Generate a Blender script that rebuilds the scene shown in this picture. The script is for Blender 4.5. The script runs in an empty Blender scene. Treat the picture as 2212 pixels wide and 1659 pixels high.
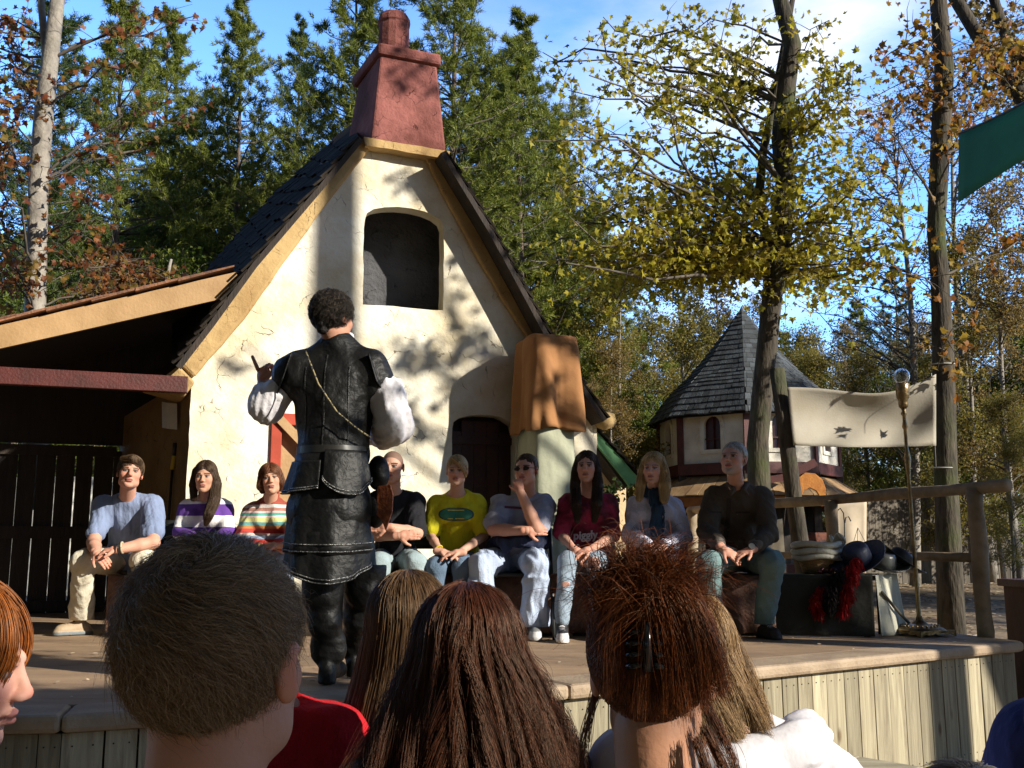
import bpy, math, random
import numpy as np
from mathutils import Vector, Matrix, Quaternion
from mathutils.geometry import tessellate_polygon
R = math.radians
rnd = random.Random(7)
rng = np.random.default_rng(11)
sc = bpy.context.scene
COL = sc.collection

# ------------------------------------------------------------------ helpers
def tag(o, label=None, cat=None, group=None, kind=None):
    if label: o['label'] = label
    if cat: o['category'] = cat
    if group: o['group'] = group
    if kind: o['kind'] = kind
    return o

def empty(name, loc, label, cat, group=None):
    o = bpy.data.objects.new(name, None); o.empty_display_size = .1
    COL.objects.link(o); o.location = loc
    return tag(o, label, cat, group)

def link_mesh(name, V, F, mat, parent=None, smooth=False, idx=None, cols=None):
    V = np.asarray(V, float).reshape(-1, 3)
    if parent is not None:
        V = V - np.array(parent_origin(parent))
    me = bpy.data.meshes.new(name)
    if isinstance(F, np.ndarray):
        nf, k = F.shape
        me.vertices.add(len(V)); me.vertices.foreach_set('co', V.astype(np.float32).ravel())
        me.loops.add(nf * k); me.loops.foreach_set('vertex_index', F.astype(np.int32).ravel())
        me.polygons.add(nf); me.polygons.foreach_set('loop_start', np.arange(0, nf * k, k, dtype=np.int32))
        me.polygons.foreach_set('loop_total', np.full(nf, k, np.int32))
        me.update(calc_edges=True)
    else:
        me.from_pydata([tuple(v) for v in V], [], [tuple(f) for f in F]); me.update()
    mats = mat if isinstance(mat, (list, tuple)) else [mat]
    for m in mats: me.materials.append(m)
    if idx is not None: me.polygons.foreach_set('material_index', np.asarray(idx, np.int32))
    me.polygons.foreach_set('use_smooth', np.full(len(me.polygons), smooth, bool))
    if cols is not None:
        a = me.attributes.new('Col', 'FLOAT_COLOR', 'POINT')
        c = np.ones((len(V), 4), np.float32); c[:, :3] = cols
        a.data.foreach_set('color', c.ravel())
    o = bpy.data.objects.new(name, me); COL.objects.link(o)
    if parent is not None: o.parent = parent
    return o

def parent_origin(p):
    v = Vector((0, 0, 0))
    while p is not None:
        v = v + p.location; p = p.parent
    return v

class MB:
    def __init__(s): s.v = []; s.f = []; s.m = []; s.mi = 0
    def add(s, V, F):
        b = len(s.v); s.v += [tuple(map(float, p)) for p in V]
        for f in F: s.f.append(tuple(i + b for i in f)); s.m.append(s.mi)
        return s
    def hexa(s, P):           # 8 pts: bottom ring 0-3, top ring 4-7
        return s.add(P, [(3, 2, 1, 0), (4, 5, 6, 7), (0, 1, 5, 4), (1, 2, 6, 5), (2, 3, 7, 6), (3, 0, 4, 7)])
    def box(s, a, b, fr=None, jit=0):
        x0, y0, z0 = a; x1, y1, z1 = b
        P = [(x0, y0, z0), (x1, y0, z0), (x1, y1, z0), (x0, y1, z0), (x0, y0, z1), (x1, y0, z1), (x1, y1, z1), (x0, y1, z1)]
        if jit: P = [tuple(c + rnd.uniform(-jit, jit) for c in p) for p in P]
        if fr: P = [fr(*p) for p in P]
        return s.hexa(P)
    def beam(s, a, b, w, h, up=(0, 0, 1)):
        a = np.array(a, float); b = np.array(b, float); d = b - a; d /= np.linalg.norm(d)
        r = np.cross(d, up); r /= np.linalg.norm(r); u = np.cross(r, d)
        P = []
        for c in (a, b):
            P += [c - r * w / 2 - u * h / 2, c + r * w / 2 - u * h / 2, c + r * w / 2 + u * h / 2, c - r * w / 2 + u * h / 2]
        return s.hexa(P)
    def tube(s, path, rad, n=10, wob=0, cap=True, flat=1.0):
        path = [np.array(p, float) for p in path]; L = len(path)
        if not hasattr(rad, '__len__'): rad = [rad] * L
        V = []; prev = None
        for i, p in enumerate(path):
            d = path[min(i + 1, L - 1)] - path[max(i - 1, 0)]; d = d / (np.linalg.norm(d) + 1e-9)
            if prev is None:
                r = np.cross(d, (0, 0, 1)) if abs(d[2]) < .9 else np.cross(d, (0, 1, 0))
            else: r = prev - d * np.dot(prev, d)
            r /= np.linalg.norm(r); prev = r; u = np.cross(d, r)
            for k in range(n):
                a = 2 * math.pi * k / n; q = rad[i] * (1 + (rnd.uniform(-wob, wob) if wob else 0))
                V.append(p + r * math.cos(a) * q + u * math.sin(a) * q * flat)
        F = []
        for i in range(L - 1):
            for k in range(n):
                k2 = (k + 1) % n; F.append((i * n + k, i * n + k2, (i + 1) * n + k2, (i + 1) * n + k))
        if cap:
            F.append(tuple(range(n - 1, -1, -1))); F.append(tuple((L - 1) * n + k for k in range(n)))
        return s.add(V, F)
    def lathe(s, prof, c=(0, 0, 0), n=24, sq=0, tilt=None):
        V = []; c = np.array(c, float)
        for r, z in prof:
            for k in range(n):
                a = 2 * math.pi * k / n; ca, sa = math.cos(a), math.sin(a)
                q = r / (max(abs(ca), abs(sa)) ** sq if sq else 1)
                p = np.array([ca * q, sa * q, z])
                if tilt is not None: p = np.array(tilt @ Vector(p))
                V.append(c + p)
        L = len(prof); F = []
        for i in range(L - 1):
            for k in range(n):
                k2 = (k + 1) % n; F.append((i * n + k, i * n + k2, (i + 1) * n + k2, (i + 1) * n + k))
        F.append(tuple(range(n - 1, -1, -1))); F.append(tuple((L - 1) * n + k for k in range(n)))
        return s.add(V, F)
    def poly(s, pts2, fr, d0, d1, holes=(), jit=0):   # prism of 2D polygon (with holes); fr(s, n, z)
        loops = [list(pts2)] + [list(h) for h in holes]
        if jit: loops = [subdiv(l, .09, jit) for l in loops]
        tri = tessellate_polygon([[Vector((p[0], p[1], 0)) for p in l] for l in loops])
        flat = [p for l in loops for p in l]; n = len(flat)
        V = [fr(p[0], d0, p[1]) for p in flat] + [fr(p[0], d1, p[1]) for p in flat]
        F = [tuple(t) for t in tri] + [tuple(i + n for i in reversed(t)) for t in tri]
        b = 0
        for l in loops:
            k = len(l)
            for i in range(k):
                j = (i + 1) % k; F.append((b + i, b + j, b + j + n, b + i + n))
            b += k
        return s.add(V, F)
    def grid(s, fn, nu, nv):
        V = [fn(i / nu, j / nv) for i in range(nu + 1) for j in range(nv + 1)]
        F = [(i * (nv + 1) + j, (i + 1) * (nv + 1) + j, (i + 1) * (nv + 1) + j + 1, i * (nv + 1) + j + 1) for i in range(nu) for j in range(nv)]
        return s.add(V, F)
    def make(s, name, mat, parent=None, smooth=False, bevel=0, label=None, solid=0, recalc=True):
        o = link_mesh(name, s.v, s.f, mat, parent, smooth, s.m if isinstance(mat, (list, tuple)) else None)
        if recalc:
            import bmesh
            bm = bmesh.new(); bm.from_mesh(o.data); bmesh.ops.recalc_face_normals(bm, faces=bm.faces); bm.to_mesh(o.data); bm.free()
        if solid:
            md = o.modifiers.new('t', 'SOLIDIFY'); md.thickness = solid; md.offset = 0
        if bevel:
            md = o.modifiers.new('b', 'BEVEL'); md.width = bevel; md.segments = 2; md.limit_method = 'ANGLE'; md.angle_limit = R(40)
        if label: o['label'] = label
        return o

def subdiv(l, step, jit):
    out = []
    for i in range(len(l)):
        a = np.array(l[i], float); b = np.array(l[(i + 1) % len(l)], float)
        k = max(1, int(np.linalg.norm(b - a) / step))
        for t in range(k):
            p = a + (b - a) * t / k
            out.append((p[0] + rnd.uniform(-jit, jit), p[1] + rnd.uniform(-jit, jit)))
    return out

# ------------------------------------------------------------------ camera model (2212 x 1659 measuring frame)
FP, PITCH, CZ = 2200., math.atan(356 / 2200), 1.42
DECK = .8
def ray(x, y):
    u = (x - 1106) / FP; v = (829.5 - y) / FP
    return np.array([u, math.cos(PITCH) - v * math.sin(PITCH), math.sin(PITCH) + v * math.cos(PITCH)])
def at(x, y, D):
    d = ray(x, y); return np.array([0, 0, CZ]) + d * D / d[1]
def onz(x, y, z):
    d = ray(x, y); return np.array([0, 0, CZ]) + d * (z - CZ) / d[2]
YAW = R(19.4)
U = np.array([math.cos(YAW), math.sin(YAW), 0]); N = np.array([math.sin(YAW), -math.cos(YAW), 0])
W0 = np.array([-.985, 9.3, 0.])
def H(s, n, z): return W0 + U * s + N * n + np.array([0, 0, z])
def wp(x, y, n=0):
    d = ray(x, y); o = np.array([0, 0, CZ]); t = np.dot(W0 + N * n - o, N) / np.dot(d, N); p = o + d * t
    return float(np.dot(p - W0, U)), float(p[2])
SUN_AZ, SUN_EL = R(61), R(24)          # azimuth: from straight behind the camera towards the right
SUNV = np.array([math.sin(SUN_AZ) * math.cos(SUN_EL), -math.cos(SUN_AZ) * math.cos(SUN_EL), math.sin(SUN_EL)])

cam = bpy.data.cameras.new('camera'); camo = bpy.data.objects.new('camera', cam); COL.objects.link(camo)
cam.sensor_width = 36; cam.lens = 36 * FP / 2212; cam.clip_end = 2000; cam.clip_start = .05
camo.location = (0, 0, CZ); camo.rotation_euler = (R(90) + PITCH, 0, 0); sc.camera = camo

# ------------------------------------------------------------------ light and sky
w = bpy.data.worlds.new('World'); sc.world = w; w.use_nodes = True
nt = w.node_tree; nt.nodes.clear()
def nn(t, **k):
    n = nt.nodes.new(t)
    for a, b in k.items(): setattr(n, a, b)
    return n
sky = nn('ShaderNodeTexSky', sky_type='NISHITA', sun_disc=False, sun_elevation=SUN_EL, sun_rotation=math.pi - SUN_AZ, altitude=200, air_density=1.0, dust_density=.3, ozone_density=2.5)
bg = nn('ShaderNodeBackground'); bg.inputs[1].default_value = .05; bg.name = 'sky'
out = nn('ShaderNodeOutputWorld')
tc = nn('ShaderNodeTexCoord'); mp = nn('ShaderNodeMapping'); mp.inputs['Scale'].default_value = (1.6, 1.6, 4.2); mp.inputs['Rotation'].default_value = (0, R(12), 0)
nz = nn('ShaderNodeTexNoise'); nz.inputs['Scale'].default_value = 1.5; nz.inputs['Detail'].default_value = 7; nz.inputs['Roughness'].default_value = .55
cr = nn('ShaderNodeValToRGB'); cr.color_ramp.elements[0].position = .47; cr.color_ramp.elements[1].position = .66
sx = nn('ShaderNodeSeparateXYZ'); mr = nn('ShaderNodeMapRange'); mr.inputs[1].default_value = -.12; mr.inputs[2].default_value = .22
mul = nn('ShaderNodeMath', operation='MULTIPLY'); mul2 = nn('ShaderNodeMath', operation='MULTIPLY'); mul2.inputs[1].default_value = .85
mx = nn('ShaderNodeMix', data_type='RGBA'); mx.inputs[7].default_value = (4.4, 4.5, 4.7, 1)
gm = nn('ShaderNodeMix', data_type='RGBA', blend_type='MULTIPLY'); gm.inputs[0].default_value = 1; gm.inputs[7].default_value = (.92, 1.25, 1.72, 1)
L = nt.links.new
L(tc.outputs['Generated'], mp.inputs[0]); L(mp.outputs[0], nz.inputs['Vector']); L(nz.outputs[0], cr.inputs[0])
L(tc.outputs['Generated'], sx.inputs[0]); L(sx.outputs[0], mr.inputs[0])
L(cr.outputs[0], mul.inputs[0]); L(mr.outputs[0], mul.inputs[1]); L(mul.outputs[0], mul2.inputs[0])
L(sky.outputs[0], gm.inputs[6]); L(gm.outputs[2], mx.inputs[6]); L(mul2.outputs[0], mx.inputs[0])
s3 = nn('ShaderNodeSeparateXYZ'); m3 = nn('ShaderNodeMapRange', interpolation_type='SMOOTHSTEP'); m3.inputs[1].default_value = .38; m3.inputs[2].default_value = .85; m3.inputs[3].default_value = 3.7; m3.inputs[4].default_value = .3
m4 = nn('ShaderNodeMix', data_type='RGBA', blend_type='MULTIPLY'); m4.inputs[0].default_value = 1
L(tc.outputs['Generated'], s3.inputs[0]); L(s3.outputs[2], m3.inputs[0]); L(mx.outputs[2], m4.inputs[6]); L(m3.outputs[0], m4.inputs[7])
m5 = nn('ShaderNodeMapRange'); m5.inputs[1].default_value = -.25; m5.inputs[2].default_value = .65; m5.inputs[3].default_value = .30; m5.inputs[4].default_value = 1
m6 = nn('ShaderNodeMix', data_type='RGBA', blend_type='MULTIPLY'); m6.inputs[0].default_value = 1
L(s3.outputs[1], m5.inputs[0]); L(m4.outputs[2], m6.inputs[6]); L(m5.outputs[0], m6.inputs[7]); L(m6.outputs[2], bg.inputs[0]); L(bg.outputs[0], out.inputs[0])
sl = bpy.data.lights.new('sun', 'SUN'); sl.energy = 5.0; sl.angle = R(.55); sl.color = (1, .93, .80)
so = bpy.data.objects.new('sun', sl); COL.objects.link(so)
so.rotation_euler = Vector(SUNV).to_track_quat('Z', 'Y').to_euler(); so.location = (20, -10, 15)
sc.view_settings.view_transform = 'Standard'; sc.view_settings.look = 'None'; sc.view_settings.exposure = .78
sc.cycles.max_bounces = 6; sc.cycles.transparent_max_bounces = 8; sc.cycles.diffuse_bounces = 3; sc.cycles.glossy_bounces = 2
sc.cycles.transmission_bounces = 4; sc.cycles.caustics_reflective = False; sc.cycles.caustics_refractive = False
sc.cycles.use_denoising = True

# ------------------------------------------------------------------ materials
def newmat(name):
    m = bpy.data.materials.new(name); m.use_nodes = True
    return m, m.node_tree, m.node_tree.nodes['Principled BSDF']
def pm(name, c1, c2=None, scale=5, bump=0, bscale=None, rough=.8, stretch=(1, 1, 1), detail=5, contrast=(.35, .65), island=0, metal=0, spec=.5, stain=None, c3=None, trans=0, sheen=0, coat=0):
    m, t, b = newmat(name); N_ = t.nodes.new; l = t.links.new
    b.inputs['Roughness'].default_value = rough; b.inputs['Metallic'].default_value = metal
    b.inputs['Specular IOR Level'].default_value = spec
    if coat: b.inputs['Coat Weight'].default_value = coat
    if sheen: b.inputs['Sheen Weight'].default_value = sheen
    c2 = c2 or tuple(x * .75 for x in c1)
    tc = N_('ShaderNodeTexCoord'); mp = N_('ShaderNodeMapping'); mp.inputs['Scale'].default_value = stretch
    l(tc.outputs['Object'], mp.inputs[0])
    nz = N_('ShaderNodeTexNoise'); nz.inputs['Scale'].default_value = scale; nz.inputs['Detail'].default_value = detail; nz.inputs['Roughness'].default_value = .6
    l(mp.outputs[0], nz.inputs['Vector'])
    cr = N_('ShaderNodeValToRGB'); e = cr.color_ramp.elements; e[0].position, e[1].position = contrast
    e[0].color = (*c2, 1); e[1].color = (*c1, 1)
    if c3: x = e.new((contrast[0] + contrast[1]) / 2); x.color = (*c3, 1)
    l(nz.outputs[0], cr.inputs[0]); col = cr.outputs[0]
    if island:
        g = N_('ShaderNodeNewGeometry'); mr = N_('ShaderNodeMapRange'); mr.inputs[3].default_value = 1 - island; mr.inputs[4].default_value = 1 + island * .4
        l(g.outputs['Random Per Island'], mr.inputs[0])
        mm = N_('ShaderNodeMix'); mm.data_type = 'RGBA'; mm.blend_type = 'MULTIPLY'; mm.inputs[0].default_value = 1
        l(col, mm.inputs[6]); l(mr.outputs[0], mm.inputs[7]); col = mm.outputs[2]
    if stain:                                   # (colour, scale, threshold, strength)
        n2 = N_('ShaderNodeTexNoise'); n2.inputs['Scale'].default_value = stain[1]; n2.inputs['Detail'].default_value = 4
        l(tc.outputs['Object'], n2.inputs['Vector'])
        r2 = N_('ShaderNodeValToRGB'); r2.color_ramp.elements[0].position = stain[2]; r2.color_ramp.elements[1].position = stain[2] + .18
        l(n2.outputs[0], r2.inputs[0])
        ms = N_('ShaderNodeMath'); ms.operation = 'MULTIPLY'; ms.inputs[1].default_value = stain[3]; l(r2.outputs[0], ms.inputs[0])
        mm = N_('ShaderNodeMix'); mm.data_type = 'RGBA'; mm.inputs[7].default_value = (*stain[0], 1)
        l(ms.outputs[0], mm.inputs[0]); l(col, mm.inputs[6]); col = mm.outputs[2]
    l(col, b.inputs['Base Color'])
    if bump:
        nb = N_('ShaderNodeTexNoise'); nb.inputs['Scale'].default_value = bscale or scale * 4; nb.inputs['Detail'].default_value = 4
        l(mp.outputs[0], nb.inputs['Vector'])
        bp = N_('ShaderNodeBump'); bp.inputs['Strength'].default_value = bump; bp.inputs['Distance'].default_value = .02
        l(nb.outputs[0], bp.inputs['Height']); l(bp.outputs[0], b.inputs['Normal'])
    if trans:
        tr = N_('ShaderNodeBsdfTranslucent'); l(col, tr.inputs[0]); ad = N_('ShaderNodeMixShader'); ad.inputs[0].default_value = trans
        l(b.outputs[0], ad.inputs[1]); l(tr.outputs[0], ad.inputs[2]); l(ad.outputs[0], t.nodes['Material Output'].inputs[0])
    return m

def stucco(name, base, tint, crack, bump=.6, cs=3.0):
    m, t, b = newmat(name); N_ = t.nodes.new; l = t.links.new; b.inputs['Roughness'].default_value = .92; b.inputs['Specular IOR Level'].default_value = .15
    tc = N_('ShaderNodeTexCoord')
    n1 = N_('ShaderNodeTexNoise'); n1.inputs['Scale'].default_value = 1.7; n1.inputs['Detail'].default_value = 6; n1.inputs['Roughness'].default_value = .62
    l(tc.outputs['Object'], n1.inputs['Vector'])
    cr = N_('ShaderNodeValToRGB'); e = cr.color_ramp.elements; e[0].position = .36; e[1].position = .6; e[0].color = (*tint, 1); e[1].color = (*base, 1)
    l(n1.outputs[0], cr.inputs[0])
    n2 = N_('ShaderNodeTexNoise'); n2.inputs['Scale'].default_value = 3.2; n2.inputs['Detail'].default_value = 5
    l(tc.outputs['Object'], n2.inputs['Vector'])
    dv = N_('ShaderNodeMix'); dv.data_type = 'RGBA'; dv.blend_type = 'ADD'; dv.inputs[0].default_value = .35
    l(tc.outputs['Object'], dv.inputs[6]); l(n2.outputs['Color'], dv.inputs[7])
    vo = N_('ShaderNodeTexVoronoi'); vo.feature = 'DISTANCE_TO_EDGE'; vo.inputs['Scale'].default_value = cs; l(dv.outputs[2], vo.inputs['Vector'])
    r2 = N_('ShaderNodeValToRGB'); q = r2.color_ramp.elements; q[0].position = 0; q[1].position = .011; q[0].color = (1, 1, 1, 1); q[1].color = (0, 0, 0, 1)
    l(vo.outputs['Distance'], r2.inputs[0])
    n3 = N_('ShaderNodeTexNoise'); n3.inputs['Scale'].default_value = 6.5; l(tc.outputs['Object'], n3.inputs['Vector'])
    r3 = N_('ShaderNodeValToRGB'); r3.color_ramp.elements[0].position = .50; r3.color_ramp.elements[1].position = .64; r3.color_ramp.elements[1].color = (.9, .9, .9, 1); l(n3.outputs[0], r3.inputs[0])
    mu = N_('ShaderNodeMath'); mu.operation = 'MULTIPLY'; l(r2.outputs[0], mu.inputs[0]); l(r3.outputs[0], mu.inputs[1])
    mm = N_('ShaderNodeMix'); mm.data_type = 'RGBA'; mm.inputs[7].default_value = (*crack, 1); l(mu.outputs[0], mm.inputs[0]); l(cr.outputs[0], mm.inputs[6])
    l(mm.outputs[2], b.inputs['Base Color'])
    n4 = N_('ShaderNodeTexNoise'); n4.inputs['Scale'].default_value = 9; n4.inputs['Detail'].default_value = 8; n4.inputs['Roughness'].default_value = .65; l(tc.outputs['Object'], n4.inputs['Vector'])
    sb = N_('ShaderNodeMath'); sb.operation = 'SUBTRACT'; l(n4.outputs[0], sb.inputs[0]); l(mu.outputs[0], sb.inputs[1])
    bp = N_('ShaderNodeBump'); bp.inputs['Strength'].default_value = bump; bp.inputs['Distance'].default_value = .03
    l(sb.outputs[0], bp.inputs['Height']); l(bp.outputs[0], b.inputs['Normal'])
    return m

def leafmat(name, cols, trans=.45, rough=.5):
    m, t, b = newmat(name); N_ = t.nodes.new; l = t.links.new; b.inputs['Roughness'].default_value = rough; b.inputs['Specular IOR Level'].default_value = .3
    g = N_('ShaderNodeNewGeometry'); cr = N_('ShaderNodeValToRGB'); e = cr.color_ramp.elements
    e[0].color = (*cols[0], 1); e[0].position = 0; e[1].color = (*cols[-1], 1); e[1].position = 1
    for i, c in enumerate(cols[1:-1]): x = e.new((i + 1) / (len(cols) - 1)); x.color = (*c, 1)
    l(g.outputs['Random Per Island'], cr.inputs[0]); l(cr.outputs[0], b.inputs['Base Color'])
    tr = N_('ShaderNodeBsdfTranslucent'); l(cr.outputs[0], tr.inputs[0]); ms = N_('ShaderNodeMixShader'); ms.inputs[0].default_value = trans
    l(b.outputs[0], ms.inputs[1]); l(tr.outputs[0], ms.inputs[2]); l(ms.outputs[0], t.nodes['Material Output'].inputs[0])
    return m

def planks(name, c1, c2, dark=.35, rough=.85):
    """weathered vertical boards: grain along z, knots, each board its own shade"""
    m, t, b = newmat(name); N_ = t.nodes.new; l = t.links.new; b.inputs['Roughness'].default_value = rough; b.inputs['Specular IOR Level'].default_value = .25
    tc = N_('ShaderNodeTexCoord'); g = N_('ShaderNodeNewGeometry')
    mp = N_('ShaderNodeMapping'); mp.inputs['Scale'].default_value = (9, 9, .55); l(tc.outputs['Object'], mp.inputs[0])
    off = N_('ShaderNodeVectorMath'); off.operation = 'MULTIPLY_ADD'; off.inputs[1].default_value = (17, 31, 7)
    l(g.outputs['Random Per Island'], off.inputs[0]); l(mp.outputs[0], off.inputs[2])
    n1 = N_('ShaderNodeTexNoise'); n1.inputs['Scale'].default_value = 2.2; n1.inputs['Detail'].default_value = 9; n1.inputs['Roughness'].default_value = .68; n1.inputs['Distortion'].default_value = 1.2
    l(off.outputs[0], n1.inputs['Vector'])
    cr = N_('ShaderNodeValToRGB'); e = cr.color_ramp.elements; e[0].position = .3; e[1].position = .66; e[0].color = (*c2, 1); e[1].color = (*c1, 1)
    l(n1.outputs[0], cr.inputs[0])
    mr = N_('ShaderNodeMapRange'); mr.inputs[3].default_value = 1 - dark; mr.inputs[4].default_value = 1.08; l(g.outputs['Random Per Island'], mr.inputs[0])
    mm = N_('ShaderNodeMix'); mm.data_type = 'RGBA'; mm.blend_type = 'MULTIPLY'; mm.inputs[0].default_value = 1; l(cr.outputs[0], mm.inputs[6]); l(mr.outputs[0], mm.inputs[7])
    mk = N_('ShaderNodeMapping'); mk.inputs['Scale'].default_value = (5, 5, 2.2); l(tc.outputs['Object'], mk.inputs[0])
    vo = N_('ShaderNodeTexVoronoi'); vo.inputs['Scale'].default_value = 1.1; l(mk.outputs[0], vo.inputs['Vector'])
    r2 = N_('ShaderNodeValToRGB'); q = r2.color_ramp.elements; q[0].position = .05; q[0].color = (.35, .25, .17, 1); q[1].position = .13; q[1].color = (1, 1, 1, 1)
    l(vo.outputs['Distance'], r2.inputs[0])
    m2 = N_('ShaderNodeMix'); m2.data_type = 'RGBA'; m2.blend_type = 'MULTIPLY'; m2.inputs[0].default_value = .8; l(mm.outputs[2], m2.inputs[6]); l(r2.outputs[0], m2.inputs[7])
    l(m2.outputs[2], b.inputs['Base Color'])
    bp = N_('ShaderNodeBump'); bp.inputs['Strength'].default_value = .45; bp.inputs['Distance'].default_value = .01; l(n1.outputs[0], bp.inputs['Height']); l(bp.outputs[0], b.inputs['Normal'])
    return m

M = {}
M['cream'] = stucco('cream_stucco', (.80, .765, .655), (.62, .53, .36), (.25, .20, .13))
M['ochre'] = stucco('ochre_stucco', (.50, .345, .16), (.36, .23, .10), (.18, .10, .05), cs=5)
M['rose'] = stucco('rose_stucco', (.30, .115, .10), (.13, .045, .038), (.10, .04, .03), bump=.9, cs=6)
M['white_stucco'] = stucco('white_stucco', (.72, .69, .60), (.55, .50, .42), (.3, .27, .22))
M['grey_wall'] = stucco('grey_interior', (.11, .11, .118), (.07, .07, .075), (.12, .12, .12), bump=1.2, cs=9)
M['shingle'] = pm('dark_shingles', (.035, .028, .022), (.012, .010, .008), 9, .5, 40, island=.5, spec=.12, rough=.95)
M['shingle_warm'] = pm('cedar_shingles', (.30, .13, .06), (.13, .06, .035), 9, .5, 40, island=.5)
M['slate'] = pm('slate_shingles', (.075, .086, .098), (.03, .035, .04), 3, .5, 30, island=.6, contrast=(.3, .7))
M['ochre_wood'] = pm('ochre_painted_wood', (.42, .26, .12), (.32, .19, .08), 3, .15, 40, rough=.6, stain=((.25, .13, .05), 2.5, .6, .5))
M['red_wood'] = pm('red_painted_wood', (.085, .014, .010), (.05, .009, .007), 6, .2, 50, rough=.55)
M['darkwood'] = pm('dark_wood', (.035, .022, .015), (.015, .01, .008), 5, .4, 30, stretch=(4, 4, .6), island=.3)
M['door'] = pm('dark_red_door', (.055, .012, .009), (.03, .008, .006), 6, .3, 30, rough=.6)
M['deck'] = pm('brown_deck_paint', (.35, .235, .14), (.23, .15, .09), 2.2, .25, 60, rough=.75, stretch=(1, 2.2, 1), stain=((.10, .075, .06), 3, .56, .6), island=.12)
M['nosing'] = pm('worn_deck_edge', (.36, .27, .18), (.24, .17, .11), 4, .3, 60, rough=.7, stain=((.14, .1, .07), 5, .58, .5))
M['plank'] = planks('weathered_planks', (.45, .40, .275), (.19, .155, .105), .5)
M['greyplank'] = planks('grey_planks', (.20, .175, .14), (.09, .075, .06), .5)
M['log'] = pm('weathered_log', (.30, .23, .15), (.14, .10, .06), 3, .6, 12, stretch=(1, 1, 1), stain=((.08, .06, .03), 4, .55, .7))
M['bark'] = pm('mossy_bark', (.075, .06, .042), (.018, .015, .01), 6, 1.0, 12, stretch=(2.5, 2.5, .6), stain=((.055, .07, .018), 1.8, .50, .8), rough=.95)
M['bark_light'] = pm('pale_bark', (.30, .27, .225), (.16, .14, .12), 5, .8, 14, stretch=(1.5, 1.5, 1.2), stain=((.09, .08, .06), 3, .55, .7))
M['bark_pine'] = pm('pine_bark', (.16, .11, .08), (.05, .035, .028), 5, .8, 14, stretch=(2, 2, .6))
M['twig'] = pm('twig_bark', (.12, .10, .08), (.05, .04, .03), 6)
M['brass'] = pm('aged_brass', (.30, .21, .10), (.10, .07, .035), 12, .3, 40, rough=.38, metal=.9)
M['glass'] = newmat('clear_glass')[0]
_b = M['glass'].node_tree.nodes['Principled BSDF']; _b.inputs['Transmission Weight'].default_value = 1; _b.inputs['Roughness'].default_value = .02; _b.inputs['IOR'].default_value = 1.45
M['black'] = pm('black_metal', (.015, .015, .015), rough=.4)
M['white_paint'] = pm('white_paint', (.75, .74, .70), (.6, .58, .54), 4)
# ------------------------------------------------------------------ ground
def gz(x, y):
    t = max(0., min(1., (y - 11) / 19)); z = .46 * t * t * (3 - 2 * t)
    q = max(0., min(1., (x + .5) / 2)) * max(0., min(1., (y - 3) / 1.5)) * (1 - t); z += .09 * q
    if y > 30: z += (y - 30) * .035
    r = math.hypot(x, y)
    return z + .03 * math.sin(x * .9) * math.sin(y * .7) * min(1, r / 12)
M['ground'] = pm('leaf_litter_ground', (.30, .22, .12), (.13, .09, .055), 5, .6, 20, detail=8, c3=(.21, .15, .085), stain=((.07, .05, .035), .6, .5, .6))
xs = np.concatenate([np.linspace(-260, -30, 12), np.linspace(-26, 30, 57), np.linspace(36, 260, 12)])
ys = np.concatenate([np.linspace(-60, -4, 10), np.linspace(-2, 60, 63), np.linspace(66, 400, 14)])
g = MB(); g.v = [(x, y, gz(x, y)) for x in xs for y in ys]; ny = len(ys)
g.f = [(i * ny + j, (i + 1) * ny + j, (i + 1) * ny + j + 1, i * ny + j + 1) for i in range(len(xs) - 1) for j in range(ny - 1)]; g.m = [0] * len(g.f)
tag(g.make('ground', M['ground'], smooth=True), kind='structure')
p = MB()
M['road'] = pm('gravel_path', (.24, .20, .15), (.13, .11, .09), 12, .5, 60, detail=8)
p.grid(lambda u, v: (7.5 + 3.6 * v + 10 * u * u, 6 + 18 * u, gz(7.5 + 3.6 * v + 10 * u * u, 6 + 18 * u) + .012), 30, 8)
tag(p.make('path', M['road'], smooth=True), kind='structure')
# loose leaves and wood chips on the ground in front of the stage
def scatter_leaves(name, n, pt, mat, size, **kw):
    V = []; F = []
    for i in range(n):
        x, y, z = pt(); s = size * rnd.uniform(.5, 1.2); a = rnd.uniform(0, 6.28); t = rnd.uniform(-.5, .5); t2 = rnd.uniform(-.5, .5)
        b = len(V)
        for k in range(5):
            q = a + k * 1.256; r = s * (1 if k % 2 else .7)
            V.append((x + math.cos(q) * r, y + math.sin(q) * r, z + .006 + r * (math.cos(q) * t + math.sin(q) * t2) * .6 + s * .3))
        F.append((b, b + 1, b + 2, b + 3, b + 4))
    return link_mesh(name, V, F, mat)
M['chips'] = leafmat('fallen_leaves', [(.42, .30, .17), (.55, .45, .30), (.20, .12, .06), (.62, .52, .40), (.30, .16, .07)], .1, .8)
def pt_front():
    x = rnd.uniform(1.0, 7); y = 4.6 + .71 * (x - .25) * .95 - rnd.random() ** 1.3 * 2.6; return x, y, gz(x, y)
tag(scatter_leaves('leaf_litter', 6500, pt_front, M['chips'], .028), kind='stuff')
def pt_back():
    x = rnd.uniform(3.5, 22); y = rnd.uniform(8, 30); return x, y, gz(x, y)
tag(scatter_leaves('leaf_litter', 9000, pt_back, M['chips'], .05), kind='stuff')

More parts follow.
